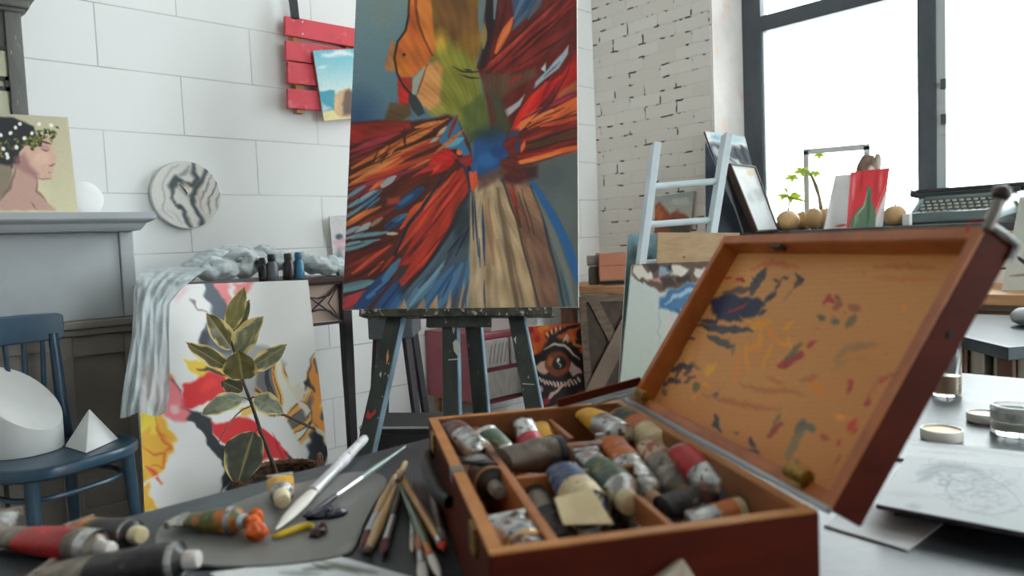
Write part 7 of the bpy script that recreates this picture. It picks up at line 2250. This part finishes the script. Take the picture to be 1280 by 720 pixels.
# ------------------------------------------------------------------ brushes
WH = mat('paint_specked_white_handle', (206, 204, 208), rough=0.4, c2=(186, 184, 190), scale=60, c3=(90, 70, 90), scale3=150, lo3=.62, hi3=.68)
HN = {'teal': mat('grey_green_handle', (120, 148, 138), rough=0.3), 'wood': mat('light_wood_handle', (206, 172, 122), rough=0.4, c2=(186, 150, 102), scale=12, stretch=(1, 1, 1)), 'tan': mat('tan_handle', (196, 150, 92), rough=0.35, c2=(176, 130, 76), scale=30), 'green': mat('sage_green_handle', (104, 128, 104), rough=0.35), 'brown': mat('dull_brown_handle', (112, 92, 78), rough=0.4, c2=(92, 74, 62), scale=30), 'orange': mat('orange_brown_handle', (176, 104, 62), rough=0.35, c2=(150, 84, 50), scale=30), 'dark': mat('dark_handle', (48, 42, 44), rough=0.3), 'red': mat('red_brown_handle', (150, 70, 48), rough=0.35)}
BRI = {'white': mat('pale_bristles', (206, 196, 178), rough=0.8, c2=(176, 160, 140), scale=200), 'navy': mat('navy_wet_bristles', (26, 30, 48), rough=0.4), 'maroon': mat('dark_red_bristles', (96, 40, 46), rough=0.6), 'red': mat('red_wet_bristles', (216, 56, 36), rough=0.4), 'brown': mat('brown_bristles', (120, 84, 60), rough=0.7), 'ivory': mat('white_paint_bristles', (222, 216, 208), rough=0.5)}


def brush(label, end, tip, z0, z1, r, hm, bm, fer=.62, bri=.82, fm=None, swell=1.25, flatb=.6, tipr=.55, group='brushes on the table', rend=.5):
    a = onz(*end, z0); b = onz(*tip, z1)
    e = empty('paint_brush', (a + b) / 2 - Vector((0, 0, .004)), label, 'paint brush', group)
    P = lambda t: a.lerp(b, t)
    ts = [0, .02, .08, fer * .35, fer * .7, fer * .92, fer]
    rs = [r * rend * .6, r * rend, r * rend * 1.12, r * (rend + 1) / 2, r * swell, r * 1.05, r * .9]
    MB().tube([P(t) for t in ts], rs, 10).build('handle', hm, e, smooth=True)
    MB().tube([P(fer - .005), P(fer + .01), P((fer + bri) / 2), P(bri)], [r * .98, r * 1.02, r * 1.0, r * 1.1], 10, flat=.9).build('ferrule', fm or steel, e, smooth=True)
    MB().tube([P(bri - .005), P(bri + (1 - bri) * .3), P(bri + (1 - bri) * .7), P(1)], [r * .98, r * 1.2, r * 1.0, r * tipr * .4], 12, flat=flatb).build('bristles', bm, e, smooth=True)
    return e


brush('thick white paint-specked brush across the grey palette', (457, 547), (345, 662), PZ + .008, PZ + .004, .0066, WH, BRI['ivory'], fer=.46, bri=.68, fm=mat('white_smeared_ferrule', (196, 196, 198), rough=0.3, metal=0.4), swell=1.25, rend=.9, tipr=.5, flatb=.6)
brush('slim grey-green brush with wet navy tip on the palette', (507, 558), (384, 645), PZ + .012, PZ + .005, .0030, HN['teal'], BRI['navy'], fer=.52, bri=.76, swell=1.2, flatb=.9, tipr=.8)
brush('light wood brush at the left of the bundle', (494, 593), (452, 684), TZ + .012, TZ + .006, .0042, HN['wood'], BRI['maroon'], fer=.62, bri=.84)
brush('light wood brush second in the bundle, pointing left', (499, 600), (459, 690), TZ + .012, TZ + .006, .0042, HN['wood'], BRI['brown'], fer=.95, bri=.97)
brush('dark handled brush with silver ferrule and dark red bristles', (505, 598), (478, 692), TZ + .010, TZ + .006, .0036, HN['dark'], BRI['maroon'], fer=.58, bri=.86)
brush('tan brush with red wet tip lying over the green one', (498, 589), (555, 686), TZ + .020, TZ + .010, .0040, HN['tan'], BRI['red'], fer=.9, bri=.95, rend=.9, swell=1.05)
brush('sage green brush with orange and silver ferrule', (499, 604), (550, 722), TZ + .014, TZ + .007, .0036, HN['green'], BRI['ivory'], fer=.72, bri=.82, fm=mat('orange_smeared_ferrule', (196, 120, 60), rough=0.4))
brush('very thin dark brush with white bristles in the middle of the bundle', (516, 590), (515, 690), TZ + .008, TZ + .005, .0022, HN['dark'], BRI['white'], fer=.56, bri=.84)
brush('dull brown brush leaning beside the box handle', (534, 587), (556, 690), TZ + .012, TZ + .006, .0040, HN['brown'], BRI['brown'], fer=.8, bri=.9, rend=.8)
brush('short orange brush with a white tip at the front edge', (522, 650), (530, 735), TZ + .009, TZ + .006, .0040, HN['orange'], BRI['ivory'], fer=.55, bri=.7)
brush('red-brown brush along the side of the box', (556, 618), (594, 735), TZ + .011, TZ + .006, .0040, HN['red'], BRI['white'], fer=.72, bri=.9)
brush('light wood brush crossing behind the tan one', (507, 578), (497, 602), TZ + .026, TZ + .024, .0036, HN['wood'], BRI['brown'], fer=.9, bri=.95, rend=.8)

# ------------------------------------------------------------------ tubes lying on the table
G2 = 'paint tubes on the table'
zt_ = PZ
tb('small tube with yellow label standing up to its cream cap on the palette', (352, 617), (350, 598), zt_ + .013, zt_ + .016, .0128, 'silver', ((.05, .95, 'yellow'),), cap='cream', flat=.3, wid=1.15, cap_r=.7, group=G2)
e_t = tb('tube with olive and orange label oozing orange paint', (296, 650), (222, 650), zt_ + .0125, zt_ + .008, .0128, 'oliveorange', ((.74, .98, 'silver'), (0.0, .1, 'silver')), cap=None, flat=.2, wid=1.2, group=G2)
q = MB(); q.tube([onz(302, 652, zt_ + .013), onz(309, 653, zt_ + .013)], [.008, .0075], 14)
q.build('nozzle', steel, e_t, smooth=True)
q = MB(); q.ball(onz(320, 664, zt_ + .008), .0105, .011, .0085, 12, rough=.5, seed=11); q.ball(onz(320, 645, zt_ + .014), .0065, .0065, .007, 10, rough=.5, seed=12); q.tube([onz(309, 654, zt_ + .013), onz(316, 650, zt_ + .013), onz(321, 658, zt_ + .012)], [.006, .0065, .006], 10)
tag(q.build('paint_blob', blob_m['orange'], smooth=True, angle=180), 'thick orange blob of paint squeezed from the olive tube', 'paint')
tb('tube with a plain red label at the left edge of the table', (118, 684), (-2, 668), TZ + .0165, TZ + .010, .0160, 'dirty', ((.18, .66, 'red'), (-.04, .06, 'silver')), cap='white', flat=.3, wid=1.2, group=G2, cap_r=.46, cap_l=.8)
tb('short black tube with yellow print and cream cap beside the red one', (164, 667), (100, 655), TZ + .0135, TZ + .008, .0130, 'black', ((.58, .98, 'oliveorange'),), cap='cream', flat=.3, wid=1.2, collar='silver', group=G2, cap_r=.66, cap_l=.7)
tb('long black tube with silver ring lying along the front table edge', (222, 701), (52, 716), TZ + .0165, TZ + .010, .0158, 'black', ((.62, .98, 'dirty'),), cap='white', flat=.25, wid=1.25, collar='silver', group=G2, cap_r=.52, cap_l=.6)
tb('grey tube end poking in at the left frame edge', (-30, 690), (8, 642), TZ + .013, TZ + .015, .0130, 'dirty', ((.5, .9, 'silver'),), cap='grey', flat=.3, wid=1.1, group=G2)


# ------------------------------------------------------------------ papers and small frame at the front
def art_front(X, Y):
    A = Art(X, Y, (204, 206, 208), 31)
    A.stroke([(380, 712), (420, 708), (470, 716)], 7, (84, 88, 86), 3, .8); A.stroke([(395, 700), (420, 706), (450, 718)], 4, (120, 118, 96), 2, .7); A.stroke([(350, 716), (400, 718)], 6, (110, 114, 118), 3, .6)
    A.stroke([(390, 704), (410, 712)], 3, (60, 64, 66), 1.5, .7)
    A.grain(0.03)
    return A.C


def sheet(name, label, px, z, art, nx=60, ny=60, gain=1.0, thick=.0012, pm=None, cat='paper', curl=None, zs=None):
    q4 = [onz(*p, z if zs is None else zs[i]) for i, p in enumerate(px)]
    c = sum(q4, Vector()) / 4
    e = empty(name, c, label, cat)
    nn = (q4[1] - q4[0]).cross(q4[3] - q4[0]).normalized()
    if nn.z < 0: nn = -nn
    MB().prism([p - nn * 0.0004 for p in q4], -nn * thick).build('sheet', pm or paper_m, e)
    painted('drawn_face', q4, nx, ny, art, PAINT_MATT, e, gain)
    return e


sheet('sketch_sheet', 'white sheet with a dark sketch at the bottom edge of the table', [(262, 716), (418, 693), (540, 728), (340, 760)], TZ + .003, art_front, gain=1.1)
pale_fr = mat('pale_frame_wood', (196, 184, 166), rough=0.5, c2=(176, 160, 140), scale=20)
# a small frame standing askew against the front of the paint box
fn = -bu
fp = B(-0.022, 0.1, TZ)
fnl = (fn + Vector((0, 0, .28))).normalized()
f0 = onplane(854, 698.5, fp, fnl); d1_ = (onplane(823, 724, fp, fnl) - f0).normalized(); d2_ = (onplane(944, 721, fp, fnl) - f0).normalized()
d2_ = (d2_ - d1_ * d2_.dot(d1_)).normalized()
fl = min((f0.z - TZ - .001) / max(1e-3, -d1_.z), .12); fw_ = min((f0.z - TZ - .001) / max(1e-3, -d2_.z), .16)
e = empty('picture_frame', Vector((f0.x, f0.y, TZ)), 'corner of a small pale wooden frame leaning on the front of the paint box', 'frame')
for d_, o_, l_ in ((d1_, d2_, fl), (d2_, d1_, fw_)):
    MB().prism([f0, f0 + d_ * l_, f0 + d_ * l_ + o_ * .011, f0 + o_ * .011 + d_ * .011], -fnl * .012).build('moulding', pale_fr, e, bevel=.001)
MB().prism([f0 + (d1_ + d2_) * .011 - fnl * .006, f0 + d1_ * fl + d2_ * .011 - fnl * .006, f0 + d2_ * fw_ + d1_ * .011 - fnl * .006], -fnl * .003).build('backing', mat('brown_backing', (124, 104, 90), rough=0.7), e)


# ------------------------------------------------------------------ right of the box
def art_drawing(X, Y):
    A = Art(X, Y, (206, 212, 214), 33)
    A.grad(1110, 570, 1280, 660, (214, 219, 221), (204, 211, 214))
    r = random.Random(8)
    A.stroke([(1148, 592), (1176, 582), (1208, 586), (1228, 590)], 9, (150, 160, 166), 4, .7); A.stroke([(1150, 600), (1170, 592)], 7, (136, 148, 156), 4, .6)
    for k in range(150):
        cx, cy = 1218 + r.gauss(0, 26), 608 + r.gauss(0, 13)
        cy += (cx - 1218) * .18
        R = r.uniform(2, 9); a0 = r.uniform(0, 6.28)
        p = [(cx + R * 1.5 * math.cos(a0 + t * .5), cy + R * .6 * math.sin(a0 + t * .5)) for t in range(6)]
        A.stroke(p, .9, (140, 148, 155), .6, .5)
    for p in ([(1186, 600), (1182, 612), (1192, 624), (1186, 636)], [(1170, 590), (1186, 604), (1180, 618)], [(1210, 640), (1240, 644), (1270, 638), (1276, 630)], [(1226, 592), (1250, 604), (1268, 618), (1276, 630)], [(1190, 634), (1220, 640), (1244, 634)]):
        A.stroke(p, 1.2, (132, 141, 148), .8, .55)
    A.stroke([(1134, 632), (1150, 634)], 6, (160, 170, 176), 3, .6); A.stroke([(1110, 616), (1160, 620)], 5, (186, 196, 202), 3, .6)
    A.grain(0.015)
    return A.C


def art_plain(X, Y):
    A = Art(X, Y, (212, 216, 218), 34)
    A.stroke([(1140, 556), (1200, 560), (1290, 572)], 3, (180, 186, 190), 2, .6); A.stroke([(1150, 564), (1220, 569)], 2, (190, 180, 184), 1.5, .5)
    A.grain(0.02)
    return A.C


TZ1 = TZ + .0015
sheet('paper_sheet', 'white sheet lying flat behind the drawing board', [(1135, 549), (1400, 578), (1400, 600), (1118, 572)], TZ + .003, art_plain, gain=.92)
sheet('torn_paper', 'white sheet corner poking out beneath the drawing board', [(1070, 630), (1196, 640), (1134.5, 687), (1030, 656)], TZ + .002, art_plain, gain=.92)
q4 = [(1133, 569), (1400, 597), (1400, 688), (1095, 630)]
e = sheet('drawing_board', 'board with a light pencil drawing raised above the table at right', q4, 0, art_drawing, 200, 80, .78, thick=.004, pm=mat('board_edge', (60, 60, 70), rough=0.6), cat='drawing', zs=[TZ + .010, TZ + .010, TZ + .022, TZ + .022])
q = MB()
q.tube([onz(1120, 650, TZ + .012), onz(1270, 672, TZ + .012)], .009, 10) if False else None
sp_ = [onz(1115, 641, TZ + .0095), onz(1275, 665, TZ + .0095)]
dirs = (sp_[1] - sp_[0]).normalized(); prp = Vector((-dirs.y, dirs.x, 0))
if prp.dot(onz(1200, 580, TZ) - sp_[0]) < 0: prp = -prp
o = MB().box((sp_[0] + sp_[1]) / 2 + prp * .04 + Vector((0, 0, -.0018)), (sp_[1] - sp_[0]).length, .05, .0145, dirs, prp).build('thin_book', mat('dark_book_cover', (44, 38, 42), rough=0.6))
tag(o, 'dark thin book propping up the drawing board', 'book')


def jar_lid(c_px, wpx, label, top_c, rim_c, h=.012):
    c = onz(*c_px, TZ + h)
    d = (c - V(ORG)).dot(V(-CAMROT[:, 2]))
    r = wpx / 2 / FOC * d
    b = Vector((c.x, c.y, TZ + .0005))
    e = empty('jar_lid', b, label, 'lid')
    MB().lathe([(0, 0), (r * .97, 0), (r, .002), (r, h - .0015), (r * .98, h), (r * .92, h), (r * .90, h - .003), (0, h - .003)], b, (0, 0, 1), 40).build('rim', rim_c, e, smooth=True)
    MB().lathe([(0, h - .0029), (r * .89, h - .0029), (r * .89, h - .0022), (0, h - .0018)], b, (0, 0, 1), 36).build('inner_disc', top_c, e, smooth=True)


lid_w = mat('white_lid', (226, 222, 212), rough=0.4)
jar_lid((1177, 536), 47, 'white jar lid with a tan paint skin, nearest the paint box', mat('tan_paint_skin', (216, 186, 142), rough=0.5, c2=(196, 160, 112), scale=60), lid_w, .014)
jar_lid((1231, 516), 40, 'plain white jar lid behind the small glass jar', mat('white_liner', (214, 212, 206), rough=0.5), lid_w, .012)

clear = NT('clear_jar_glass')
clear.b.inputs['Base Color'].default_value = (0.93, 0.95, 0.94, 1); clear.b.inputs['Roughness'].default_value = 0.03
clear.b.inputs['Transmission Weight'].default_value = 0.95; clear.b.inputs['IOR'].default_value = 1.3


def jar(c_px, wpx, hpx, label, fill, fill_m, name='glass_jar'):
    b = onz(*c_px, TZ + .0005)
    d = (b - V(ORG)).dot(V(-CAMROT[:, 2]))
    r = wpx / 2 / FOC * d; h = hpx / FOC * d
    e = empty(name, b, label, 'jar')
    MB().lathe([(0, .0), (r * .92, 0), (r, .003), (r, h * .9), (r * .94, h * .96), (r * .95, h), (r * .88, h), (r * .87, h * .95), (r * .93, h * .88), (r * .94, .006), (0, .006)], b, (0, 0, 1), 40).build('glass', clear.m, e, smooth=True)
    MB().lathe([(0, .0062), (r * .93, .0064), (r * .93, h * fill), (0, h * fill)], b, (0, 0, 1), 36).build('contents', fill_m, e, smooth=True)
    return e, b, r, h


jm_ = mat('beige_grey_paint_water', (186, 180, 166), rough=0.5, c2=(206, 204, 196), scale=40)
j1, b1, r1, h1 = jar((1268, 541), 52, 36, 'small glass jar of beige paint at the right frame edge', .45, jm_)
MB().lathe([(r1 * .935, h1 * .46), (r1 * .935, h1 * .80)], b1, (0, 0, 1), 36, cap=False).build('paint_smear', mat('white_smear_on_glass', (214, 214, 210), rough=0.4, c2=(150, 150, 146), scale=50), j1, smooth=True)
jar((1183, 493), 34, 66, 'tall glass jar of brownish water behind the paint box lid', .38, mat('brownish_water', (176, 134, 92), rough=0.2, c2=(160, 116, 78), scale=20), name='water_jar')
